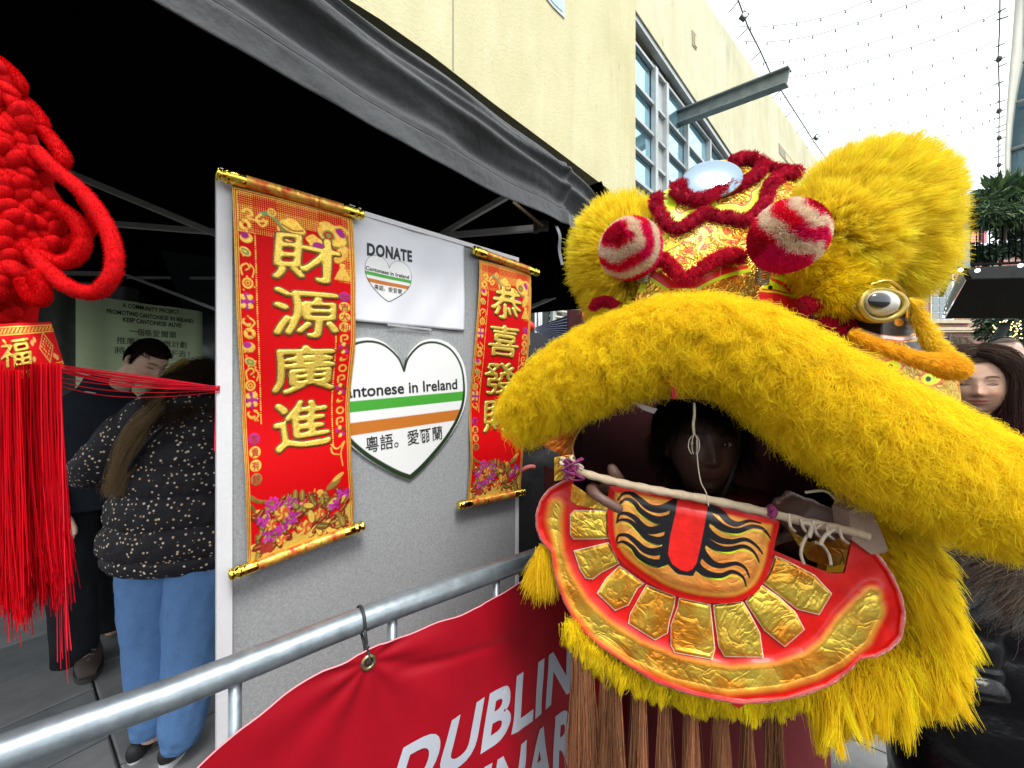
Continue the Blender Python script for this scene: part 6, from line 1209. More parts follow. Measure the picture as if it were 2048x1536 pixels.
V, Fc = tube(spline([P(1806, 1115, .625), P(1822, 1150, .62), P(1838, 1200, .615), P(1848, 1250, .615), P(1846, 1280, .615)], 6), [.001] * 4 + [.0016] * 6 + [.002] * 8 + [.0032] * 7, 6); mesh('lime_cord', V, Fc, mat('lime_cord', (.45, .80, .02), .7), lion)
V, Fc = tube(spline([P(1800, 1065, .62), P(1812, 1055, .615), P(1822, 1070, .615)], 5), .0014, 5); mesh('lime_cord', V, Fc, mat('lime_cord', (.45, .80, .02), .7), lion)
hang('tuft', [(1082, 1096), (1090, 1098), (1098, 1100)], .70, 3600, .050, YEL * (.9, .85, 1), lambda q: np.stack([RNG.normal(-.12, .26, len(q)), RNG.normal(0, .15, len(q)), -np.ones(len(q))], 1), jit=.003, cstr=.5, clumps=80, label='yellow tuft hanging over the barrier rail')
loops('tuft_cord', [(1096, 1082, .69), (1092, 1092, .70), (1088, 1100, .70)], .002, mat('lime_cord', (.45, .80, .02), .7))
# orange brown tassels hanging below
TAN = np.array((.34, .15, .075))
for (x0, x1, n, d, y0) in ((1150, 1180, 2600, .655, 1290), (1206, 1232, 2400, .655, 1315), (1268, 1284, 420, .66, 1350), (1322, 1334, 400, .66, 1375), (1376, 1388, 450, .66, 1385), (1432, 1446, 560, .655, 1390), (1490, 1498, 260, .66, 1390), (1538, 1558, 1100, .655, 1385)):
    hang('tassel', [(x0, y0), ((x0 + x1) / 2, y0 + 4), (x1, y0 + 6)], d, n, .33, TAN * RNG.uniform(.7, 1.1), (.01, .0, -1), jit=.0026, r=.00032, K=10, comb=0., droop=.0, cstr=.4, clumps=max(6, n // 45), curl=.007, cturn=1.1, rnd=.05, lvar=.3, tvar=.3, ccol=.25, m=hair_mat('tan_hair', trans=.3, spec=.2))
# lion body cloth hanging behind
M_cl = mat('dark_red_cloth', (.045, .001, .003), .8, var=.3, vs=7, bump=.2, bs=300, bdist=.001, sheen=.0)
nu, nv = 90, 40; U, Vv = np.meshgrid(np.linspace(0, 1, nu), np.linspace(0, 1, nv)); X_ = P(1120, 0, .95)[0] + (P(1850, 0, .95)[0] - P(1120, 0, .95)[0]) * U; ZZ = (CH - .30) * (1 - Vv) + .35 * Vv; Y_ = 1.02 + .4 * (2 * U - 1) ** 4 + .03 * np.sin(U * 34 + Vv * 3) * (0.3 + Vv) + .02 * np.sin(U * 13)
mesh('body_cloth', np.stack([X_, Y_, ZZ], -1).reshape(-1, 3), fgrid(nu, nv), M_cl, lion)
# hidden drape added at the rear so the mouth stays dark
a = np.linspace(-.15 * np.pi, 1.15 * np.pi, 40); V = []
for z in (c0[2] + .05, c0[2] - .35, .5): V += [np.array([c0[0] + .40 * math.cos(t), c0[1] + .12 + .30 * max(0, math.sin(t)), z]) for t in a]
mesh('shade_drape', V, [(k, k + 1, 40 + k + 1, 40 + k) for k in range(39)] + [(40 + k, 41 + k, 81 + k, 80 + k) for k in range(39)], M_cl, lion)

M_lin = mat('light_block_black', (.004, .003, .003), 1., spec=0.)  # black tunnel added round the mouth to keep light out
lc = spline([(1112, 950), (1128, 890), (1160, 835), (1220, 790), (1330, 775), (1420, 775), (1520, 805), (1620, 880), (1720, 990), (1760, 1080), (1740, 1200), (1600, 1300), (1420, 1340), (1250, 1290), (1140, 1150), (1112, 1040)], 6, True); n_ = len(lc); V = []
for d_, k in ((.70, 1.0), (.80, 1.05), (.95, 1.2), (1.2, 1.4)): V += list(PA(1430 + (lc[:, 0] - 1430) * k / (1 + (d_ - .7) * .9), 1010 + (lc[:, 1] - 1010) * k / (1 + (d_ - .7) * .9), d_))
mesh('mouth_light_block', np.array(V), [(j * n_ + i, j * n_ + (i + 1) % n_, (j + 1) * n_ + (i + 1) % n_, (j + 1) * n_ + i) for j in range(3) for i in range(n_)], M_lin, lion)
# ================================================================== PEOPLE
SKIN = [mat_ for mat_ in ()]
def skin_mat(name, sub=.12):
    if name in MATS: return MATS[name]
    m = bpy.data.materials.new(name); m.use_nodes = True; n = m.node_tree.nodes; l = m.node_tree.links; b = _bsdf(m)
    a = n.new('ShaderNodeAttribute'); a.attribute_name = 'col'; t = n.new('ShaderNodeTexCoord'); z = n.new('ShaderNodeTexNoise'); z.inputs['Scale'].default_value = 60; z.inputs['Detail'].default_value = 5; l.new(t.outputs['Object'], z.inputs['Vector'])
    mr = n.new('ShaderNodeMapRange'); mr.inputs['To Min'].default_value = .86; mr.inputs['To Max'].default_value = 1.14; l.new(z.outputs['Fac'], mr.inputs['Value']); vm = n.new('ShaderNodeVectorMath'); vm.operation = 'SCALE'; l.new(a.outputs['Color'], vm.inputs[0]); l.new(mr.outputs[0], vm.inputs['Scale']); l.new(vm.outputs[0], b.inputs['Base Color'])
    b.inputs['Roughness'].default_value = .5; b.inputs['Subsurface Weight'].default_value = sub; b.inputs['Subsurface Radius'].default_value = (.6, .25, .12); b.inputs['Subsurface Scale'].default_value = .01
    z2 = n.new('ShaderNodeTexNoise'); z2.inputs['Scale'].default_value = 700; l.new(t.outputs['Object'], z2.inputs['Vector']); bm = n.new('ShaderNodeBump'); bm.inputs['Strength'].default_value = .12; bm.inputs['Distance'].default_value = .001; l.new(z2.outputs['Fac'], bm.inputs['Height']); l.new(bm.outputs[0], b.inputs['Normal']); MATS[name] = m; return m
M_skin = skin_mat('skin')
def head_local(fem=False, wide=1.):
    V, Fc = ellipsoid((0, 0, 0), (1, 1, 1), 72, 56); x, y, z = V.T.copy()
    X = x * .074 * wide; Y = y * .096; Z = z * .118
    jaw = np.clip(-z, 0, 1); X = X * (1 - .34 * jaw ** 1.6); front = np.clip(-y, 0, 1); back = np.clip(y, 0, 1)
    Y = np.where(y > 0, Y * (1 - .45 * jaw) , Y * (1 - .10 * jaw ** 2)); Y = Y + .0 * back; Z = Z + .006 * back * (z > 0)
    f = front > 0; g = lambda cx, cz, sx, sz: np.exp(-((X - cx) / sx) ** 2 - ((Z - cz) / sz) ** 2) * f
    Y0 = Y.copy(); Y = np.where(f, -.088 + (.088 - np.sqrt(np.clip(1 - (X / .078) ** 2 * .98, 0.02, 1)) * .088) * 1.0 + np.where(np.abs(Z) < .2, (np.clip(np.abs(Z) / .118, 0, 1) ** 3.2) * .075, 0), Y)
    Y = np.where(f, Y * .55 + Y0 * .45, Y0)
    nose = .021 * g(0, -.020, .0115, .013) + .012 * g(0, .0, .009, .02) + .006 * g(.011, -.024, .007, .007) + .006 * g(-.011, -.024, .007, .007)
    Y = Y - nose - .0045 * g(0, .034, .045, .009) * (0.5 if fem else 1.) + .0095 * (g(.031, .014, .014, .010) + g(-.031, .014, .014, .010)) - .0055 * (g(.038, -.022, .018, .016) + g(-.038, -.022, .018, .016)) - .0062 * g(0, -.047, .020, .0042) - .0072 * g(0, -.0575, .017, .005) + .003 * g(0, -.0520, .020, .0022) - .008 * g(0, -.088, .020, .014) + .003 * g(0, -.072, .02, .006)
    lid = .0042 * (g(.031, .0145, .0125, .0075) + g(-.031, .0145, .0125, .0075)); Y = Y - lid
    return np.stack([X, Y, Z], 1), Fc
def head_colors(L, base, fem=False, beard=0.):
    x, y, z = L.T; c = np.ones((len(L), 3)) * np.array(base); f = (y < -.03) & (z > -.13)
    def m(col, k): nonlocal c; k = np.clip(k, 0, 1) * f; c = c * (1 - k[:, None]) + np.array(col) * k[:, None]
    g = lambda cx, cz, sx, sz: np.exp(-((x - cx) / sx) ** 2 - ((z - cz) / sz) ** 2)
    b = np.array(base); m(b * (1.08, .74, .70), .55 * (g(.040, -.024, .018, .016) + g(-.040, -.024, .018, .016) + g(0, -.022, .012, .012)))
    m(b * (.85, .42, .40) if not fem else b * (.95, .42, .42), .9 * (g(0, -.048, .021, .0050) + g(0, -.0565, .018, .0055))); m((.12, .03, .025), .9 * np.exp(-((z + .0522 - 7 * x ** 2) / .0019) ** 2) * np.exp(-(x / .022) ** 6))
    for s in (-1, 1):
        bx = x * s - .031; m((.035, .02, .012), .92 * np.exp(-((z - (.0335 + .0035 * np.cos(bx * 60) - bx * .05)) / (.0034 if fem else .0042)) ** 2) * np.exp(-(bx / .0175) ** 6))
        m((.03, .015, .01), .95 * np.exp(-((z - (.0118 - 22 * bx ** 2 * 1.0)) / .0024) ** 2) * np.exp(-(bx / .0135) ** 6)); m(b * .55, .45 * np.exp(-((z - .0215 + 10 * bx ** 2) / .003) ** 2) * np.exp(-(bx / .014) ** 4)); m((.05, .02, .015), .8 * g(s * .0075, -.0305, .0042, .0022))  # nostril and lid-crease shade painted into the skin colour
    if beard: m(b * .45, beard * sst(-.035, -.055, z) * (1 - .0)); 
    return c
def frame(fwd, up=(0, 0, 1)):
    """matrix whose -y axis looks along fwd"""
    f = nrm(np.array(fwd, float)); r = nrm(np.cross(f, up)); u = np.cross(r, f); return np.stack([r, -f, u], 1)   # columns: x(right), y(back), z(up)
def remesh(name, parts, vox, m, parent, colf=None, smooth=2, base=(.5, .3, .2), label=None):
    mb = MB()
    for V, Fc in parts: mb.add(V, Fc)
    V = np.concatenate(mb.v); me = bpy.data.meshes.new('tmp'); me.from_pydata([tuple(v) for v in V], [], mb.f); o = bpy.data.objects.new('tmp', me); COL.objects.link(o)
    r = o.modifiers.new('r', 'REMESH'); r.mode = 'VOXEL'; r.voxel_size = vox; r.use_smooth_shade = True
    if smooth: s_ = o.modifiers.new('s', 'SMOOTH'); s_.factor = .5; s_.iterations = smooth
    dg = bpy.context.evaluated_depsgraph_get(); ev = o.evaluated_get(dg); em = ev.to_mesh(); n = len(em.vertices); co = np.empty(n * 3, 'f'); em.vertices.foreach_get('co', co); co = co.reshape(-1, 3).astype(float); Fc = [tuple(p.vertices) for p in em.polygons]; ev.to_mesh_clear(); bpy.data.objects.remove(o); bpy.data.meshes.remove(me)
    c = colf(co) if colf else np.ones((n, 3)) * np.array(base); return mesh(name, co, Fc, m, parent, True, col=c, label=label)
def hand_parts(wrist, dirv, palm_n, s=1., curl=.5, spread=.1, side=1):
    """palm and five bent fingers as overlapping tubes; side=+1/-1 gives thumb side"""
    d = nrm(np.array(dirv, float)); n = nrm(np.array(palm_n, float) - d * (np.array(palm_n) @ d)); r = np.cross(d, n) * side; w = np.array(wrist, float); out = []
    out.append(tube([w, w + d * .03 * s, w + d * .085 * s], [.026 * s, .036 * s, .038 * s], 12, True, ry=None)); V, F_ = ellipsoid((0, 0, 0), (.048 * s, .016 * s, .042 * s), 16, 12); B = np.stack([d, n, r], 1); out[-1] = (V @ B.T + w + d * .05 * s, F_); out.append(tube([w - d * .03 * s, w + d * .02 * s], [.024 * s, .027 * s], 12))
    for k, (off, ln) in enumerate(((.030, .070), (.010, .078), (-.010, .073), (-.029, .058))):
        p = w + d * .078 * s + r * off * s; a = 0; pts = [p - d * .02 * s, p]
        for j, q in enumerate((.45, .32, .25)): a += curl * (.7 + .2 * j); dd = nrm(d * math.cos(a) + n * math.sin(a) + r * spread * off * 18); p = p + dd * ln * q * s; pts.append(p)
        out.append(tube(spline(pts, 3), np.linspace(.0092, .0072, 13) * s, 8)); out.append(ellipsoid(pts[-1], (.0073 * s,) * 3, 8, 6))
    p = w + d * .02 * s + r * .028 * s; pts = [p, p + (d * .5 + r * .8) * .035 * s, p + (d * .85 + r * .75 + n * .3) * .058 * s, p + (d * 1.0 + r * .55 + n * .6) * .078 * s]; out.append(tube(spline(pts, 4), np.linspace(.0125, .0085, 13) * s, 8)); out.append(ellipsoid(pts[-1], (.0085 * s,) * 3, 8, 6)); return out
def put(L, R, c, s=1.): return np.asarray(L) @ np.array(R).T * s + np.array(c)
def make_head(center, fwd, up=(0, 0, 1), s=1., fem=False, wide=1.):
    R = frame(fwd, up); V, Fc = head_local(fem, wide); parts = [(put(V, R, center, s), Fc)]
    for q in (-1, 1):
        E_, F_ = ellipsoid((q * .0745 * wide, .012, -.008), (.008, .017, .029), 12, 10, np.array(Matrix.Rotation(math.radians(q * -18), 3, 'Z'))); parts.append((put(E_, R, center, s), F_))
    return parts, R
def person(label, center, fwd, neck_to, skin, name='person', s=1., up=(0, 0, 1), fem=False, extra=(), beard=0., vox=.0045, group=None, wide=1., eyes=True):
    e = empty(name, label, 'person', group); parts, R = make_head(center, fwd, up, s, fem, wide); c = np.array(center); a = put([[0, .025, -.06]], R, c, s)[0]; parts.append(tube([a, (a + np.array(neck_to)) / 2, np.array(neck_to)], [.05 * s, .05 * s, .062 * s], 16)); parts += list(extra)
    def cf(co):
        L = (co - c) @ R / s; hd = np.linalg.norm(L, axis=1) < .17; cc = np.ones((len(co), 3)) * np.array(skin); cc[hd] = head_colors(L[hd], skin, fem, beard); return cc
    b = remesh('body', parts, vox, M_skin, e, cf, 2)
    if eyes:
        L0, _f = head_local(fem, wide); mb_ = mat('brow_dark', (.02, .012, .008), .8); ml = mat('lash_dark', (.012, .008, .008), .6)
        def onface(pts, o): return [put([[x, nose_y(L0, x, z) - o, z]], R, c, s)[0] for x, z in pts]
        for q in (-1, 1):
            V, F_ = tube(spline(onface([(q * .016, .032), (q * .026, .0375), (q * .038, .0375), (q * .049, .031)], .0016), 5), [.0014] * 6 + [.0022] * 6 + [.001] * 4, 6, ry=[.0008] * 16); mesh('eyebrow', V, F_, mb_, b)
            if eyes == 'open':
                p_ = onface([(q * .031, .0135)], -.0035)[0]; V, F_ = ellipsoid(p_, (.0125 * s, .008 * s, .0060 * s), 16, 10, R); mesh('eye', V, F_, mat('sclera', (.55, .50, .47), .2), b); p_ = onface([(q * .031, .0137)], .0020)[0]; V, F_ = ellipsoid(p_, (.0050 * s, .003 * s, .0052 * s), 12, 8, R); mesh('iris', V, F_, mat('iris_dark', (.015, .008, .005), .1), b)
                zz = ((.018, .0135), (.025, .0195), (.034, .0200), (.044, .0140))
            else: zz = ((.018, .0125), (.025, .0080), (.036, .0076), (.046, .0122))
            V, F_ = tube(spline(onface([(q * x, z) for x, z in zz], .0006), 5), .0011 * s, 6); mesh('eyelash', V, F_, ml, b)
        V, F_ = tube(spline(onface([(-.024, -.0485), (-.012, -.0525), (0, -.0518), (.012, -.0525), (.024, -.0485)], -.0004), 4), .0010 * s, 6); mesh('mouth_line', V, F_, mat('mouth_dark', (.10, .02, .02), .6), b)
    return e, R
def hair_cap(parent, center, R, tint, L_=.02, n=9000, s=1., zmin=.03, back=-.06, flow=(0, .2, -.4), m=None, wide=1., lift=1.05, **kw):
    m = m or hair_mat('head_hair', trans=.1, spec=.4, var=.25, rough=.3); V, Fc = head_local(False, wide); V = V * lift; A_, T_ = mesh_arrays(V, Fc); p, q = scatter(A_, T_, n * 3)
    ln = np.where(p[:, 1] < -.02, zmin + .02 * (np.abs(p[:, 0]) < .05) + .0, np.where(p[:, 1] < .02, -.02 + .04 * 0, back)); ok = (p[:, 2] > ln + .008 * np.sin(p[:, 0] * 90)); p, q = p[ok][:n], q[ok][:n]
    # solid cap under the hairs
    Fk = [f for f in Fc if V[list(f), 2].mean() > (zmin + .012 if V[list(f), 1].mean() < -.02 else (-.012 if V[list(f), 1].mean() < .02 else back))]
    b = mesh('hair', put(V * .995, R, center, s), Fk, mat('hair_base_%s' % ('d' if sum(tint) < .2 else 'l'), tuple(np.array(tint) * .7), .9, spec=.05), parent, True)
    k_ = dict(K=6, r=.0004, comb=.6, droop=.3, clumps=n // 18, cstr=.5, curl=.001, cturn=.3, rnd=.25, lvar=.25, ccol=.2); k_.update(kw); fur('strands', b, put(p, R, center, s), q @ R.T, L_ * s, m, tint, flow=np.array(flow) @ R.T, **k_); return b
def long_hair(parent, paths, n, r0, tint, rad=.0005, m=None, K=14, wav=.01, label=None, name='long_hair'):
    """locks following given world paths; strands spread r0 round each"""
    m = m or hair_mat('head_hair', trans=.1, spec=.4, var=.25, rough=.3); out = []
    for pt in paths:
        p = spline([tuple(q) for q in pt], 8); t = np.linspace(0, 1, K); ix = t * (len(p) - 1); c = np.stack([np.interp(ix, np.arange(len(p)), p[:, i]) for i in range(3)], 1); k = n // len(paths)
        o = RNG.standard_normal((k, 3)) * r0; w_ = .35 + .65 * np.sin(np.clip(t * 1.25, 0, 1) * np.pi * .5 + .2); ph = RNG.random((k, 1)) * 6.28; X = c[None] + o[:, None] * w_[None, :, None] + np.stack([np.sin(t[None] * 7 + ph), np.cos(t[None] * 6 + ph), 0 * ph + 0 * t[None]], -1) * wav * t[None, :, None]; out.append(X)
    X = np.concatenate(out); n_ = len(X); tn = np.array(tint) * (1 + .25 * RNG.standard_normal((n_, 1))); return curves(name, X, np.linspace(rad, rad * .4, K), np.clip(tn, .002, 1), m, parent, label)
def loft(name, rings, m, parent, seg=56, sub=5, bulge=None, label=None, cap=True, noise=.0):
    """rings: (x,y,z, rx, ry, yaw deg [, tiltx])"""
    r = spline(rings, sub); n_ = len(r); a = np.linspace(0, 2 * np.pi, seg, endpoint=False); V = []
    for i in range(n_):
        x, y, z, rx, ry, yw = r[i][:6]; k = 1. if bulge is None else 1 + bulge(i / (n_ - 1), a); rx_, ry_ = rx * k, ry * k; ct, st_ = math.cos(math.radians(yw)), math.sin(math.radians(yw)); X = np.cos(a) * rx_; Y = np.sin(a) * ry_
        if noise: q = 1 + noise * (np.sin(a * 3 + i * .31) * np.sin(i * .23 + 1) + .6 * np.sin(a * 5 - i * .4) + .5 * np.sin(a * 9 + i * .9)); X = X * q; Y = Y * q
        V.append(np.stack([x + X * ct - Y * st_, y + X * st_ + Y * ct, np.full(seg, z)], 1))
    V = np.concatenate(V); Fc = [(i * seg + k, i * seg + (k + 1) % seg, (i + 1) * seg + (k + 1) % seg, (i + 1) * seg + k) for i in range(n_ - 1) for k in range(seg)]
    if cap: V = np.vstack([V, V[:seg].mean(0), V[-seg:].mean(0)]); A_ = n_ * seg; Fc += [(A_, (k + 1) % seg, k) for k in range(seg)] + [(A_ + 1, (n_ - 1) * seg + k, (n_ - 1) * seg + (k + 1) % seg) for k in range(seg)]
    return mesh(name, V, Fc, m, parent, True, label=label)
def shoe(parent, heel, toe, sole_m, up_m, s=1., h=.075):
    heel = np.array(heel, float); toe = np.array(toe, float); d = nrm(toe - heel); L_ = np.linalg.norm(toe - heel); r = np.cross(d, (0, 0, 1)); mb = []
    V = []; n_ = 14; seg = 16
    for i in range(n_):
        t = i / (n_ - 1); w_ = .042 * s * (math.sin(math.pi * min(1, max(0, .12 + t * .8))) ** .45) * (1 + .12 * t); hh = (h * (1 - .55 * t ** 1.2)) if t < .97 else .02; hh = max(hh, .018)
        for k in range(seg): a = 2 * math.pi * k / seg; V.append(heel + d * L_ * t + r * math.cos(a) * w_ + np.array([0, 0, .025 + hh * .5 + math.sin(a) * hh * .5]))
    Fc = [(i * seg + k, i * seg + (k + 1) % seg, (i + 1) * seg + (k + 1) % seg, (i + 1) * seg + k) for i in range(n_ - 1) for k in range(seg)] + [tuple(range(seg))[::-1], tuple((n_ - 1) * seg + k for k in range(seg))]; b = mesh('shoe', V, Fc, up_m, parent)
    V = []
    for z in (0.004, .03):
        for i in range(24): a = 2 * math.pi * i / 24; t = .5 + .53 * math.cos(a); w_ = .047 * s * math.sin(a); V.append(heel + d * L_ * t + r * w_ * (1 + .1 * math.cos(a)) + np.array([0, 0, z]))
    mesh('sole', V, [(k, (k + 1) % 24, 24 + (k + 1) % 24, 24 + k) for k in range(24)] + [tuple(range(24))[::-1], tuple(range(24, 48))], sole_m, b, False)
    for k in range(4): c = heel + d * L_ * (.42 + .1 * k); mbb = MB(); mbb.tube([c - r * .022 * s + (0, 0, .03 + h * (.80 - .13 * k)), c + (0, 0, .038 + h * (.88 - .13 * k)), c + r * .022 * s + (0, 0, .03 + h * (.80 - .13 * k))], .0035, 5); mbb.build('lace', mat('lace', (.12, .10, .09), .8), b, True)
def finger_pts(): pass

# ------------------------------------------------------------------ woman in dotted puffer jacket
def puffer_mat():
    m = bpy.data.materials.new('dotted_puffer'); m.use_nodes = True; n = m.node_tree.nodes; l = m.node_tree.links; b = _bsdf(m); t = n.new('ShaderNodeTexCoord')
    v = n.new('ShaderNodeTexVoronoi'); v.inputs['Scale'].default_value = 56; v.inputs['Randomness'].default_value = .85; l.new(t.outputs['Object'], v.inputs['Vector']); lt = n.new('ShaderNodeMapRange'); lt.inputs['From Min'].default_value = .27; lt.inputs['From Max'].default_value = .20; l.new(v.outputs['Distance'], lt.inputs['Value'])
    mi = n.new('ShaderNodeMix'); mi.data_type = 'RGBA'; mi.inputs[6].default_value = (.018, .017, .021, 1); l.new(lt.outputs[0], mi.inputs[0]); m2 = n.new('ShaderNodeMix'); m2.data_type = 'RGBA'; m2.inputs[6].default_value = (.75, .70, .55, 1); m2.inputs[7].default_value = (.70, .42, .25, 1); sp_ = n.new('ShaderNodeSeparateColor'); l.new(v.outputs['Color'], sp_.inputs[0]); l.new(sp_.outputs[0], m2.inputs[0]); l.new(m2.outputs[2], mi.inputs[7]); l.new(mi.outputs[2], b.inputs['Base Color'])
    z = n.new('ShaderNodeTexNoise'); z.inputs['Scale'].default_value = 22; z.inputs['Detail'].default_value = 5; z.inputs['Distortion'].default_value = .8; l.new(t.outputs['Object'], z.inputs['Vector']); bm = n.new('ShaderNodeBump'); bm.inputs['Strength'].default_value = .6; bm.inputs['Distance'].default_value = .012; l.new(z.outputs['Fac'], bm.inputs['Height']); l.new(bm.outputs[0], b.inputs['Normal']); b.inputs['Roughness'].default_value = .65; b.inputs['Specular IOR Level'].default_value = .2; return m
M_puf = puffer_mat(); M_jean = mat('blue_trousers', (.10, .20, .40), .9, var=.10, vs=30, bump=.55, bs=7, bdist=.03, spec=.1); M_white = mat('shoe_white', (.62, .62, .62), .6); M_shb = mat('shoe_black', (.02, .02, .022), .6)
wx, wyy = -1.40, 1.62
wh = P(408, 775, 1.66)
wom, R_ = person('woman seen from behind in a black puffer jacket with cream dots and blue trousers', wh, (.45, .8, -.35), (wx + .08, wyy + .02, 1.30), (.55, .36, .27), fem=True, s=.98, extra=[tube([(wx + .02, wyy, 1.36), (wx, wyy, 1.15), (wx - .02, wyy, .95)], [.09, .11, .10], 14), tube([(wx - .09, wyy + .02, .95), (wx - .05, wyy - .02, .5), (P(305, 1478, 1.53))], [.07, .05, .036], 12), tube([(wx + .09, wyy + .02, .95), (wx + .08, wyy - .02, .5), (P(350, 1500, 1.50))], [.07, .05, .036], 12), tube([P(290, 830, 1.62), P(200, 915, 1.62), P(215, 935, 1.85)], [.04, .03, .025], 10)] + hand_parts(P(215, 930, 1.86), (.5, .8, -.1), (0, 0, -1)))
hair_cap(wom, wh, R_, (.05, .03, .02), L_=.10, n=9000, s=.98, zmin=.02, back=-.09, flow=(0, .3, -1.), droop=.6)
zh = .745
def qb(t, a): ph = (t * 8.4) % 1; return (.085 * (np.sin(ph * math.pi) ** .5) - .05 + .010 * np.sin(a * 14 + t * 40) + .008 * np.sin(a * 23 - t * 60)) * (1 if t < .93 else .3)
rings = [(wx + .0, wyy + .03, zh, .255, .17, 8), (wx + .0, wyy + .02, .82, .285, .19, 8), (wx + .01, wyy + .02, .95, .275, .19, 8), (wx + .015, wyy + .02, 1.08, .250, .18, 8), (wx + .02, wyy + .03, 1.20, .240, .175, 8), (wx + .03, wyy + .04, 1.31, .225, .155, 8), (wx + .045, wyy + .06, 1.385, .185, .13, 8), (wx + .065, wyy + .08, 1.43, .12, .10, 8), (wx + .08, wyy + .09, 1.46, .07, .07, 8)]
jk = loft('puffer_jacket', rings, M_puf, wom, 96, 20, qb)
def puff_tube(name, pts, rr, m, parent, per=7., amp=.10): p = spline(pts, 14); t = np.linspace(0, 1, len(p)); r = np.interp(t, np.linspace(0, 1, len(rr)), rr) * (1 + amp * (np.abs(np.sin(t * per * math.pi)) ** .6) - amp * .6); V, Fc = tube(p, r, 28); return mesh(name, V, Fc, m, parent)
puff_tube('sleeve', [P(335, 820, 1.62), P(265, 862, 1.60), P(198, 925, 1.58), P(178, 945, 1.66), P(225, 950, 1.84)], [.10, .090, .075, .068, .05], M_puf, wom, 5.)
puff_tube('sleeve', [(wx + .20, wyy + .04, 1.33), (wx + .30, wyy + .06, 1.15), (wx + .33, wyy + .14, 1.0), (wx + .25, wyy + .3, 1.02)], [.09, .085, .075, .055], M_puf, wom, 5.)
V, Fc = tube(spline([P(330, 852, 1.47), P(300, 880, 1.46), P(268, 925, 1.46), P(262, 948, 1.48)], 6), .020, 10, ry=.004); mesh('bag_strap', V, Fc, M_blk, wom)
V, Fc = tube(spline([(wx + .17, wyy + .02, 1.40), (wx + .10, wyy - .07, 1.435), (wx + .0, wyy - .085, 1.41), (wx - .06, wyy - .04, 1.38)], 8), .034, 12); mesh('hood', V, Fc, M_puf, wom)
jn = (.0, .0)
for sx, an, hx in ((-1, P(300, 1452, 1.52), -.105), (1, P(362, 1478, 1.49), .095)):
    an = np.array(an); loft('trouser_leg', [(an[0], an[1], an[2] - .02, .052, .056, 0), (an[0], an[1] + .01, an[2] + .05, .072, .075, 0), (lerp(an[0], wx + hx, .35), lerp(an[1], wyy, .4), .38, .088, .09, 0), (lerp(an[0], wx + hx, .7), lerp(an[1], wyy, .7), .58, .108, .112, 0), (wx + hx, wyy + .02, .74, .135, .14, 0), (wx + hx * .8, wyy + .02, .86, .145, .15, 0)], M_jean, wom, 60, 14, lambda t, a: .020 * np.sin(t * 46 + 2.2 * np.sin(a + t * 3)) * np.exp(-((t - .12) / .16) ** 2) + .012 * np.sin(t * 30 + 3 * np.sin(a * 1.0 + 1)) * np.exp(-((t - .5) / .15) ** 2) + .012 * np.sin(a * 5 + t * 6) + .008 * np.sin(a * 11 - t * 14), noise=.016)
shoe(wom, P(268, 1540, 1.50) * 1.0, P(300, 1490, 1.68), M_white, M_shb, 1.); shoe(wom, (P(330, 1545, 1.47)), P(372, 1495, 1.64), M_white, M_shb, 1.)
long_hair(wom, [[wh + Vector((-.05, -.06, .07)), P(330, 800, 1.52), P(285, 840, 1.49), P(258, 900, 1.47), P(246, 965, 1.47)], [wh + Vector((-.06, -.07, .05)), P(320, 808, 1.5), P(272, 860, 1.48), P(248, 920, 1.46), P(234, 985, 1.46)]], 2200, .0110, (.26, .17, .09), wav=.016)
long_hair(wom, [[wh + Vector((-.02, -.07, .11)), wh + Vector((-.085, -.07, .04)), P(345, 790, 1.53)]], 1800, .010, (.40, .30, .09), wav=.004)
# ------------------------------------------------------------------ man in black jacket
mh = P(293, 722, 2.02); mc = (-2.28, 2.10)
man, Rm = person('man with short black hair bending his head down, in a black jacket', mh, (.82, -.16, -.66), (-2.17, 2.08, 1.46), (.66, .42, .30), s=.98, up=(.25, 0, 1), extra=[tube([(-2.2, 2.1, 1.45), (-2.3, 2.12, 1.1), (-2.32, 2.15, .9)], [.10, .13, .12], 14), tube([(-2.38, 2.05, .9), (-2.36, 2.0, .5), P(150, 1300, 2.0)], [.08, .055, .04], 12), tube([(-2.2, 2.25, .9), (-2.22, 2.28, .5), P(225, 1262, 2.3)], [.08, .055, .04], 12), tube([(-2.46, 1.98, 1.35), (-2.43, 1.93, 1.1), P(128, 1022, 1.94)], [.05, .04, .028], 10)] + hand_parts(P(122, 1030, 1.94), (.55, .0, -.8), (.1, -.9, -.2), .95, .25))
hair_cap(man, mh, Rm, (.010, .008, .008), L_=.009, n=14000, s=.98, zmin=.058, back=-.03, flow=(0, -.3, -.2), lift=1.05, comb=.3)
M_jkt = mat('navy_jacket', (.012, .015, .022), .8, spec=.12, var=.2, vs=9, bump=.3, bs=14, bdist=.02); M_trk = mat('dark_trousers', (.014, .015, .018), .9, spec=.1, var=.2, vs=9, bump=.4, bs=22, bdist=.02)
loft('jacket', [(-2.30, 2.13, .84, .20, .16, -12), (-2.31, 2.12, .98, .225, .165, -12), (-2.30, 2.10, 1.15, .24, .17, -12), (-2.27, 2.09, 1.30, .245, .165, -12), (-2.24, 2.08, 1.40, .205, .14, -12), (-2.20, 2.07, 1.47, .12, .10, -12), (-2.175, 2.06, 1.52, .085, .085, -12), (-2.165, 2.06, 1.545, .080, .080, -12)], M_jkt, man, 48, 8, noise=.02, cap=True)
puff_tube('sleeve', [(-2.46, 1.99, 1.38), (-2.50, 1.93, 1.22), (-2.47, 1.89, 1.05), P(116, 1005, 1.93)], [.088, .082, .07, .052], M_jkt, man, 4., .04)
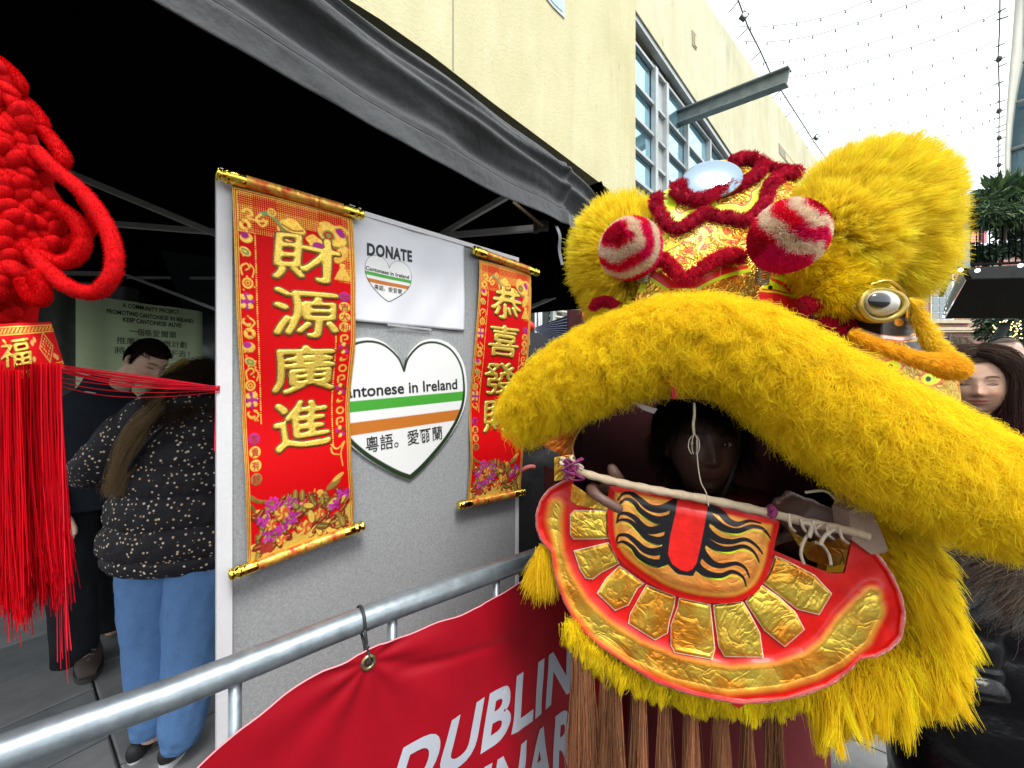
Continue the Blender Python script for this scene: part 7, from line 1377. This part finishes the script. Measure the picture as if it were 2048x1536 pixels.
puff_tube('sleeve', [(-2.08, 2.12, 1.38), (-2.0, 2.02, 1.2), (-1.85, 1.95, 1.12)], [.085, .075, .055], M_jkt, man, 4., .04)
for an, hx, hy in ((P(150, 1315, 2.0), -2.38, 2.07), (P(228, 1275, 2.28), -2.22, 2.22)):
    an = np.array(an); loft('trouser_leg', [(an[0], an[1], .07, .075, .085, 0), (an[0], an[1], .16, .085, .09, 0), (lerp(an[0], hx, .4), lerp(an[1], hy, .4), .42, .09, .095, 0), (lerp(an[0], hx, .7), lerp(an[1], hy, .7), .65, .105, .11, 0), (hx, hy, .90, .13, .135, 0)], M_trk, man, 36, 8, noise=.035)
shoe(man, (-2.30, 2.10, 0.018), (-2.10, 1.90, .018), mat('sole_dark', (.03, .028, .025), .8), mat('shoe_brown', (.045, .03, .025), .7), 1.15, .09); shoe(man, (-2.32, 2.35, .018), (-2.12, 2.2, .018), mat('sole_dark', (.03, .028, .025), .8), mat('shoe_brown', (.045, .03, .025), .7), 1.1, .09)
mbx = MB(); mbx.beam(P(172, 783, 1.90), P(190, 786, 1.90), .002, .012, up=(0, 1, 0)); mbx.build('name_label', M_white, man)

# ------------------------------------------------------------------ performer inside the head
ph = P(1402, 888, .94)
prf, Rp = person('performer with black hair and red shirt looking out through the open lion mouth', eyes='open', center=ph, fwd=(-.22, -1, -.02), neck_to=(P(1440, 1010, 1.0)), skin=(.12, .062, .045), s=1.04, beard=.25, extra=[tube([P(1440, 1010, 1.0), P(1460, 1120, 1.0), P(1460, 1500, 1.0)], [.10, .14, .14], 14), tube(spline([P(1330, 1080, .92), P(1270, 1110, .84), P(1235, 1050, .76), P(1215, 1000, .715)], 4), np.linspace(.05, .024, 13), 12), tube([P(1560, 1060, .92), P(1650, 1100, .80), P(1640, 1040, .63)], [.05, .04, .028], 12), 
    tube(spline([P(1205, 985, .71), P(1184, 976, .665), P(1188, 986, .630), P(1210, 1002, .618), P(1236, 1016, .616)], 4), [.010] * 9 + [.0088] * 8, 10), ellipsoid(P(1237, 1017, .616), (.0088,) * 3, 10, 8),
    tube(spline([P(1230, 990, .71), P(1238, 965, .67), P(1230, 948, .645), P(1224, 938, .645)], 4), [.013, .0125, .012, .0115, .011, .011, .0105, .0105, .010, .010, .0098, .0096, .0094], 10), ellipsoid(P(1224, 937, .645), (.0095, .0095, .0095), 10, 8), ellipsoid(P(1222, 990, .72), (.028, .018, .032), 14, 10)]
    + hand_parts(P(1640, 1050, .665), (-.9, -.1, .45), (0, -1, -.4), .85, .35, .1, -1))
hair_cap(prf, ph, Rp, (.010, .008, .007), L_=.05, n=9000, s=1.06, zmin=.055, back=-.10, flow=(0, .1, -.8), lift=1.10)
M_red = mat('red_shirt', (.09, .001, .004), .8, var=.2, vs=8, bump=.3, bs=12, bdist=.02)
loft('red_shirt', [(P(1460, 0, .98)[0], .98, .55, .24, .13, 0), (P(1460, 0, .98)[0], .98, .9, .24, .13, 0), (P(1465, 0, .98)[0], .98, 1.08, .25, .13, 0), (P(1465, 0, .97)[0], .97, 1.17, .20, .11, 0), (P(1450, 0, .96)[0], .96, 1.235, .09, .08, 0)], M_red, prf, 40, 8, noise=.02)
V, Fc = tube(spline([P(1436, 812, .86), P(1474, 850, .88), P(1476, 900, .88), P(1460, 960, .86), P(1438, 1000, .88)], 8), .005, 8); mesh('helmet_strap', V, Fc, M_blk, prf)
hb = np.array(Rp); V, Fc = ellipsoid((0, .02, .03), (.105, .12, .115), 32, 24); Fk = [f for f in Fc if not (V[list(f), 1].mean() < -.0 and V[list(f), 2].mean() < .075) and V[list(f), 2].mean() > -.06]; mesh('shade_hood', put(V, hb, ph, 1.06), Fk, M_tentin, prf)  # shell added round the head to keep light off the face

# ------------------------------------------------------------------ woman at the right
rh = P(1952, 770, 1.46)
rw, Rr = person('young woman with long brown and plum hair smiling with lowered eyes', rh, (-.88, -.82, -.12), (P(1965, 855, 1.50)), (.52, .31, .21), s=1.03, fem=True, wide=1.10, vox=.0028, extra=[tube([P(1965, 860, 1.52), P(1975, 980, 1.55), P(1975, 1200, 1.55)], [.08, .12, .12], 14)])
hair_cap(rw, rh, Rr, (.05, .032, .02), L_=.035, n=9000, s=1.04, zmin=.078, back=-.10, flow=(0, .8, -.3), lift=1.07, wide=1.08, droop=.2, comb=.8)
def rl(p): return Vector(put([p], Rr, rh, 1.04)[0])
for sd in (-1, 1): long_hair(rw, [[rl((0, -.03, .122)), rl((sd * .05, -.05, .10)), rl((sd * .082, -.035, .045)), rl((sd * .088, -.03, -.02)), rl((sd * .09, -.03, -.10)), rl((sd * .10, -.03, -.22))], [rl((0, .0, .13)), rl((sd * .06, -.01, .11)), rl((sd * .092, .0, .03)), rl((sd * .098, .0, -.07)), rl((sd * .12, .0, -.24))]], 6500, .013, (.06, .035, .03), wav=.012)
long_hair(rw, [[rl((.08, .0, -.02)), rl((.11, -.01, -.10)), rl((.14, -.02, -.20)), rl((.13, -.02, -.30))], [rl((-.09, -.02, -.06)), rl((-.095, -.02, -.13)), rl((-.10, -.02, -.22))]], 3600, .022, (.11, .028, .045), wav=.02)
loft('dark_coat', [(P(1975, 0, 1.58)[0], 1.62, .3, .25, .15, 20), (P(1975, 0, 1.58)[0], 1.62, 1.1, .25, .15, 20), (P(1972, 0, 1.56)[0], 1.60, 1.24, .20, .12, 20), (P(1968, 0, 1.55)[0], 1.57, 1.33, .09, .08, 20)], M_jkt, rw, 36, 6, noise=.03)
# ------------------------------------------------------------------ bald man with sunglasses pushed up
bh_ = P(2012, 716, 2.25)
bm_, Rb = person('bald bearded man with sunglasses pushed up on his head, in profile', bh_, (-1, -.55, .05), (P(2028, 760, 2.3)), (.58, .37, .29), s=1.0, beard=.7, extra=[tube([P(2028, 770, 2.3), P(2035, 900, 2.3)], [.10, .13], 12)])
hair_cap(bm_, bh_, Rb, (.16, .13, .11), L_=.003, n=5000, zmin=.07, back=-.06, lift=1.01, r=.0005)
def bl(p): return put([p], Rb, bh_, 1.)[0]
V, Fc = tube(spline([bl((.055, -.06, .095)), bl((.084, -.0, .055)), bl((.085, .05, .0))], 6), .004, 6); mesh('sunglasses', V, Fc, M_blk, bm_)
V, Fc = tube(spline([bl((-.06, -.06, .10)), bl((0, -.075, .115)), bl((.055, -.06, .098))], 6), .012, 8, ry=.004); mesh('sunglasses_lens', V, Fc, M_blk, bm_)
loft('black_jacket', [(P(2035, 0, 2.35)[0], 2.35, .3, .27, .16, 0), (P(2035, 0, 2.35)[0], 2.35, 1.35, .27, .16, 0), (P(2033, 0, 2.33)[0], 2.33, 1.46, .19, .13, 0), (P(2030, 0, 2.31)[0], 2.31, 1.52, .09, .09, 0)], M_jkt, bm_, 30, 6)
for dz in (0, -.03): V, Fc = tube(spline([P(2000, 744, 2.12), P(2020, 738, 2.10), P(2048, 741, 2.1), P(2080, 750, 2.1)], 6) + np.array([0, 0, dz]), .008, 6); mesh('white_piping', V, Fc, M_white, bm_)
# head half hidden behind the fur
sh_ = P(1908, 706, 2.9)
sp_, Rs = person('person with grey hair and glasses on the head, half hidden behind the orange fur', sh_, (-.9, .5, 0), (P(1915, 760, 2.9)), (.5, .33, .27), s=1.0, extra=[tube([P(1915, 760, 2.9), P(1915, 900, 2.9)], [.11, .13], 12)])
hair_cap(sp_, sh_, Rs, (.14, .10, .07), L_=.02, n=4000, zmin=.03, back=-.05)
V, Fc = tube(spline([put([q], Rs, sh_, 1.)[0] for q in ((-.07, -.05, .06), (0, -.02, .135), (.07, -.0, .06))], 6), .009, 6); mesh('headband', V, Fc, M_blk, sp_)
loft('coat', [(P(1915, 0, 3.)[0], 3., .3, .27, .16, 0), (P(1915, 0, 3.)[0], 3., 1.35, .27, .16, 0), (P(1915, 0, 3.)[0], 3., 1.5, .15, .12, 0)], M_jkt, sp_, 30, 6)
# blonde head at the frame edge
lh = P(2070, 815, 1.55)
lw, Rl = person('person with tousled blonde hair and pale denim collar cut by the right edge', lh, (.4, 1, 0), (P(2080, 880, 1.58)), (.6, .4, .3), s=1.0, fem=True, extra=[tube([P(2080, 880, 1.58), P(2080, 1100, 1.6)], [.10, .13], 12)])
hair_cap(lw, lh, Rl, (.38, .27, .13), L_=.06, n=7000, zmin=.03, back=-.10, lift=1.08, flow=(0, .2, -1))
long_hair(lw, [[P(2060, 768, 1.5), P(2035, 790, 1.48), P(2020, 820, 1.47), P(2012, 850, 1.46)], [P(2070, 765, 1.48), P(2045, 800, 1.45), P(2035, 840, 1.44), P(2030, 875, 1.45)]], 4200, .017, (.42, .30, .16), wav=.03)
loft('denim_jacket', [(P(2085, 0, 1.6)[0], 1.6, .3, .24, .15, 0), (P(2085, 0, 1.6)[0], 1.6, 1.2, .24, .15, 0), (P(2083, 0, 1.59)[0], 1.59, 1.32, .15, .11, 0)], mat('pale_denim', (.28, .34, .40), .8, var=.2, vs=20), lw, 30, 6, noise=.03)
# ------------------------------------------------------------------ person in shiny black coat, lower right
M_shiny = mat('shiny_black_coat', (.002, .002, .003), .28, bump=.5, bs=8, bdist=.03, spec=.3)
kh = P(2200, 1010, .98)
kw_, Rk = person('person with long brown hair in a shiny black coat at the lower right', kh, (-.2, 1, 0), (P(2170, 1120, 1.0)), (.5, .35, .27), fem=True, s=.95, extra=[tube([P(2150, 1130, 1.0), P(2100, 1400, 1.02)], [.10, .13], 12), tube([(1.2, 1.05, .6), (1.2, 1.05, .03)], [.07, .04], 10)])
x0_ = P(2060, 0, .98)[0]
loft('quilted_coat', [(x0_ + .02, 1.05, .06, .22, .17, 0), (x0_, 1.05, .3, .24, .18, 0), (x0_, 1.05, .6, .24, .18, 0), (x0_ + .0, 1.04, .85, .23, .17, 0), (x0_ + .03, 1.03, 1.0, .20, .15, 0), (x0_ + .08, 1.02, 1.09, .12, .11, 0)], M_shiny, kw_, 56, 14, lambda t, a: .04 * np.abs(np.sin(t * 26)) - .02, noise=.02)
puff_tube('sleeve', [P(1960, 1150, .93), P(1915, 1230, .92), P(1920, 1330, .90), P(1950, 1400, .86)], [.075, .075, .065, .055], M_shiny, kw_, 5., .10)
long_hair(kw_, [[P(2120, 1000, .86), P(2070, 1060, .82), P(2020, 1090, .80), P(1975, 1130, .80), P(1945, 1170, .80)], [P(2120, 1040, .86), P(2060, 1100, .82), P(2010, 1150, .80), P(1990, 1210, .80)], [P(2120, 1020, .86), P(2080, 1060, .80), P(2040, 1080, .79), P(2000, 1100, .79)]], 1000, .026, (.10, .07, .055), wav=.05, rad=.0003)
patchc = Z1 # spotted collar
patch('spotted_panel', [(1895, 1165), (1935, 1125), (1990, 1122), (1995, 1180), (1950, 1215), (1900, 1235)], lambda x, y: PA(x, y, .835 + .0003 * (x - 1895)), lambda x, y: (np.where((np.hypot((x % 16) - 8, ((y + 5 * np.sin(x)) % 15) - 7) < 3.2)[..., None], np.array((.01, .01, .01)), np.array((.10, .11, .12))), np.zeros(x.shape)), mat('wet_plastic', (.1, .11, .12), .2, coat=.5, bump=.6, bs=20, bdist=.02) and paint_mat('glossy_print', paint_rough=.22, crinkle=.2), kw_, 1.2, .003)
# ------------------------------------------------------------------ dark clothed person between the board and the lion
gh = P(1075, 845, 1.75)
gw, Rg = person('person in black with a pink collar, mostly hidden between the board and the lion', gh, (.6, 1, 0), (P(1068, 905, 1.78)), (.45, .3, .24), s=1.0, extra=[tube([P(1068, 910, 1.78), P(1070, 1200, 1.8)], [.11, .13], 12), tube([(.1, 1.8, .7), (.1, 1.8, .03)], [.07, .04], 10)])
hair_cap(gw, gh, Rg, (.01, .01, .01), L_=.03, n=4000, zmin=.03, back=-.06)
loft('black_coat', [(.12, 1.85, .05, .16, .14, 0), (.12, 1.85, .5, .24, .17, 0), (.12, 1.85, .95, .27, .19, 0), (.12, 1.84, 1.15, .25, .17, 0), (.11, 1.82, 1.24, .13, .12, 0)], mat('plain_black_coat', (.008, .008, .010), .75, var=.2, vs=8, bump=.3, bs=12, bdist=.02), gw, 40, 8, noise=.03)
V, Fc = tube(spline([P(1036, 952, 1.62), P(1046, 940, 1.60), P(1058, 934, 1.60), P(1068, 934, 1.62)], 6), .010, 8); mesh('pink_collar', V, Fc, mat('pink_trim', (.60, .14, .13), .7), gw)

# ================================================================== CHINESE KNOT at the left
kn = empty('chinese_knot', 'large red chenille good luck knot with loops and long red fringe at the left edge', 'knot decoration')
M_chen = mat('red_chenille', (.50, .001, .003), .9, var=.25, vs=90, spec=.15, bump=.4, bs=500, bdist=.001)
M_fz = hair_mat('chenille_fuzz', trans=.2, spec=.1, var=.2)
def fuzz(b, V, Fc, n, L_=.0022): A_, T_ = mesh_arrays(V, Fc); p, q = scatter(A_, T_, n); fur('fuzz', b, p, q, L_, M_fz, (.66, .001, .004), K=3, r=.00022, comb=0., droop=0., clumps=n, cstr=0., curl=0., rnd=.5, ccol=.02)
def cord(pts, rp=13.5, d=.46, nf=5200):
    sp = spline(pts, 8); dd = d if np.ndim(d) == 0 else np.interp(np.linspace(0, 1, len(sp)), np.linspace(0, 1, len(d)), d); V, Fc = tube(PA(sp[:, 0], sp[:, 1], dd), rp / F * .46, 16); b = mesh('loop', V, Fc, M_chen, kn); fuzz(b, V, Fc, nf)
cord([(70, 300), (110, 340), (160, 380), (200, 430), (226, 490), (226, 545), (200, 580), (170, 585), (130, 570), (90, 535), (60, 500)], 13.5, [.47, .475, .47, .46, .455, .46, .47]); cord([(110, 410), (150, 440), (166, 480), (150, 515), (115, 525), (75, 510), (40, 490)], 13, [.48, .485, .475, .465])
cord([(40, 240), (85, 262), (118, 300), (126, 320), (105, 333), (60, 325), (20, 310)], 12, .49); cord([(10, 180), (50, 205), (78, 238), (78, 252), (50, 252), (10, 245)], 12, .49); cord([(-10, 120), (20, 145), (36, 170), (20, 185), (-20, 170)], 12, .48); cord([(60, 490), (100, 500), (150, 480), (190, 440), (170, 400)], 12, [.49, .50, .50]); cord([(48, 560), (62, 590), (80, 600), (84, 580), (70, 545)], 12, .455)
R5 = np.random.default_rng(12); rowi = 0
for y in range(80, 660, 24):
    wR = np.interp(y, [80, 130, 200, 300, 400, 470, 520, 570, 610, 660], [-25, 2, 40, 66, 118, 128, 92, 60, 42, 36])
    for x in range(-90 + (rowi % 2) * 13, int(wR), 25):
        d = .455 + .00035 * max(0, x) + R5.normal(0, .002) + .02 * (y > 590); c = np.array(P(x + R5.normal(0, 3), y + R5.normal(0, 3), d)); a = math.radians(R5.choice([35, -40]) + R5.normal(0, 8)); Rr_ = np.array(Matrix.Rotation(a, 3, 'Y')); V, Fc = ellipsoid(c, (.0082, .0095, .0135), 12, 9, Rr_); b = mesh('knot_lump', V, Fc, M_chen, kn); A_, T_ = mesh_arrays(V, Fc)
        if x > -12: fuzz(b, V, Fc, 420, .002)
    rowi += 1
plate('knot_core', [P(x, y, .49) for x, y in ((-120, 90), (-40, 100), (30, 280), (70, 400), (70, 470), (25, 570), (15, 660), (-120, 660))], (0, .03, 0), M_chen, kn)
# band with gold braid and fu character
bs_ = lambda u, v: (-60 + (lerp(158, 186, v)) * u, lerp(lerp(652, 645, u), lerp(765, 728, u) + 14 * np.sin(u * 2.6), v))
nu, nv = 150, 90; U, Vv = np.meshgrid(np.linspace(0, 1, nu), np.linspace(0, 1, nv))
def bandpos(u, v, o=0.): x, y = bs_(u, v); return PA(x, y, .452 + .045 * np.clip((u - .45) / .55, 0, 1) ** 2 + .03 * np.clip((.4 - u) / .4, 0, 1) ** 2 - .004 * np.sin(v * 3.14) - o)
c = np.ones(U.shape + (3,)) * np.array((.62, .004, .008)); f = np.zeros(U.shape)
for v0 in (.06, .20, .86, .975): m = (np.abs(Vv - v0) < .010).astype(float); c = cmix(c, m, GOLD); f += m * .6
for v0, s_ in ((.13, 1), (.92, -1)): m = ((np.abs(Vv - v0) < .045) & (np.sin(U * 150 + s_ * Vv * 60) > -.2)).astype(float); c = cmix(c, m, GOLD * .9); f += m * .5
for (uu, vv, ru, rv) in ((.865, .50, .075, .30),): 
    q = np.abs(U - uu) / ru + np.abs(Vv - vv) / rv; m = sst(.12, .05, np.abs(q - 1)) ; c = cmix(c, m, (.80, .42, .12)); f += m * .5; m = ((q < .8) & (np.sin(U * 190) * np.sin(Vv * 62) > .25)).astype(float); c = cmix(c, m, (.80, .42, .12)); m = (q < .28).astype(float); c = cmix(c, m, (.75, .02, .01))
for (uu, vv) in ((.72, .38), (.75, .33), (.95, .75), (.93, .70), (.71, .68)): m = sst(1.1, .7, np.hypot((U - uu) / .018, (Vv - vv) / .06)); c = cmix(c, m, (.80, .40, .12))
bd = mesh('gold_braid_band', bandpos(U, Vv).reshape(-1, 3), fgrid(nu, nv), M_scroll, kn, col=c.reshape(-1, 3), foil=np.clip(f, 0, 1).ravel())
s_ = bd.modifiers.new('s', 'SOLIDIFY'); s_.thickness = .002
_fu = lambda x, y, z: bandpos(.525 + (x - .5) * .36, .52 - (y - .5) * .52, .0006 + z)
puffy('character_outline', '福', _fu, M_rim, kn, thr=.08, mod=.0, dome=.0006, bold=.0, blur=3, n=120, seed=2); puffy('character', '福', _fu, M_chr, kn, thr=.22, mod=.04, dome=.0022, base=.0003, bold=.0, blur=3, n=120, seed=2)
# fringe
def strand_set(name, xs, y0, y1, n, r, d, tint, sway=6, fray=0.):
    K = 14; t = np.linspace(0, 1, K); x = RNG.uniform(xs[0], xs[1], n); dd = d + RNG.normal(0, .010, n); yb = y1 + RNG.normal(0, 35, n); ph = RNG.random(n) * 6.28; X = x[:, None] + sway * np.sin(t[None] * 3 + ph[:, None]) * t[None] + RNG.normal(0, 7, n)[:, None] * t[None] ** 2 + (15 * t[None] ** 2); Y = y0 + (yb[:, None] - y0) * t[None]; W = PA(X, Y, dd[:, None] + 0 * t[None]); return curves(name, W, np.linspace(r, r * .7, K), np.clip(np.array(tint) * (1 + .25 * RNG.standard_normal((n, 1))), 0, 1), M_fz, kn)
strand_set('fringe', (-60, 118), 728, 1150, 1700, .00042, .470, (.46, .002, .008), 12); strand_set('fringe', (0, 45), 740, 1185, 800, .00045, .462, (.62, .004, .012), 9); strand_set('fringe', (82, 122), 726, 1130, 900, .0004, .475, (.68, .006, .018)); strand_set('fringe', (108, 124), 726, 1340, 10, .0005, .48, (.7, .02, .04), 3)
# threads pulled across to the board
th_ = empty('red_threads', 'bundle of loose red threads pulled from the knot to the board edge', 'threads'); X = []
n = 16; t = np.linspace(0, 1, 24)
for k in range(n):
    x0, y0 = 96 + RNG.uniform(-12, 22), 732 + RNG.uniform(-4, 10); sg_ = RNG.uniform(-2, 10) if k < 13 else RNG.uniform(12, 24); y1 = 777 + RNG.normal(0, 2.2); xx = x0 + (440 - x0) * t; yy = y0 + (y1 - y0) * t + sg_ * np.sin(t * np.pi) ; dd = .475 + (.835 - .475) * t; X.append(PA(xx, yy, dd))
for k in range(3): yy = 740 + k * 3 + (778 - 740) * t + (14 + 8 * k) * np.sin(t ** .8 * np.pi); X.append(PA(60 + 380 * t, yy, .475 + .36 * t))
curves('thread', np.array(X), np.full(24, .0007), (.78, .02, .05), M_fz, th_)
tag(plate('red_tape', [P(431, 792, .846), P(440, 792, .846), P(437, 902, .842), P(428, 902, .842)], (.001, .002, 0), mat('tape_red', (.70, .01, .05), .5)), 'strip of red tape holding the threads on the side of the white frame', 'tape')
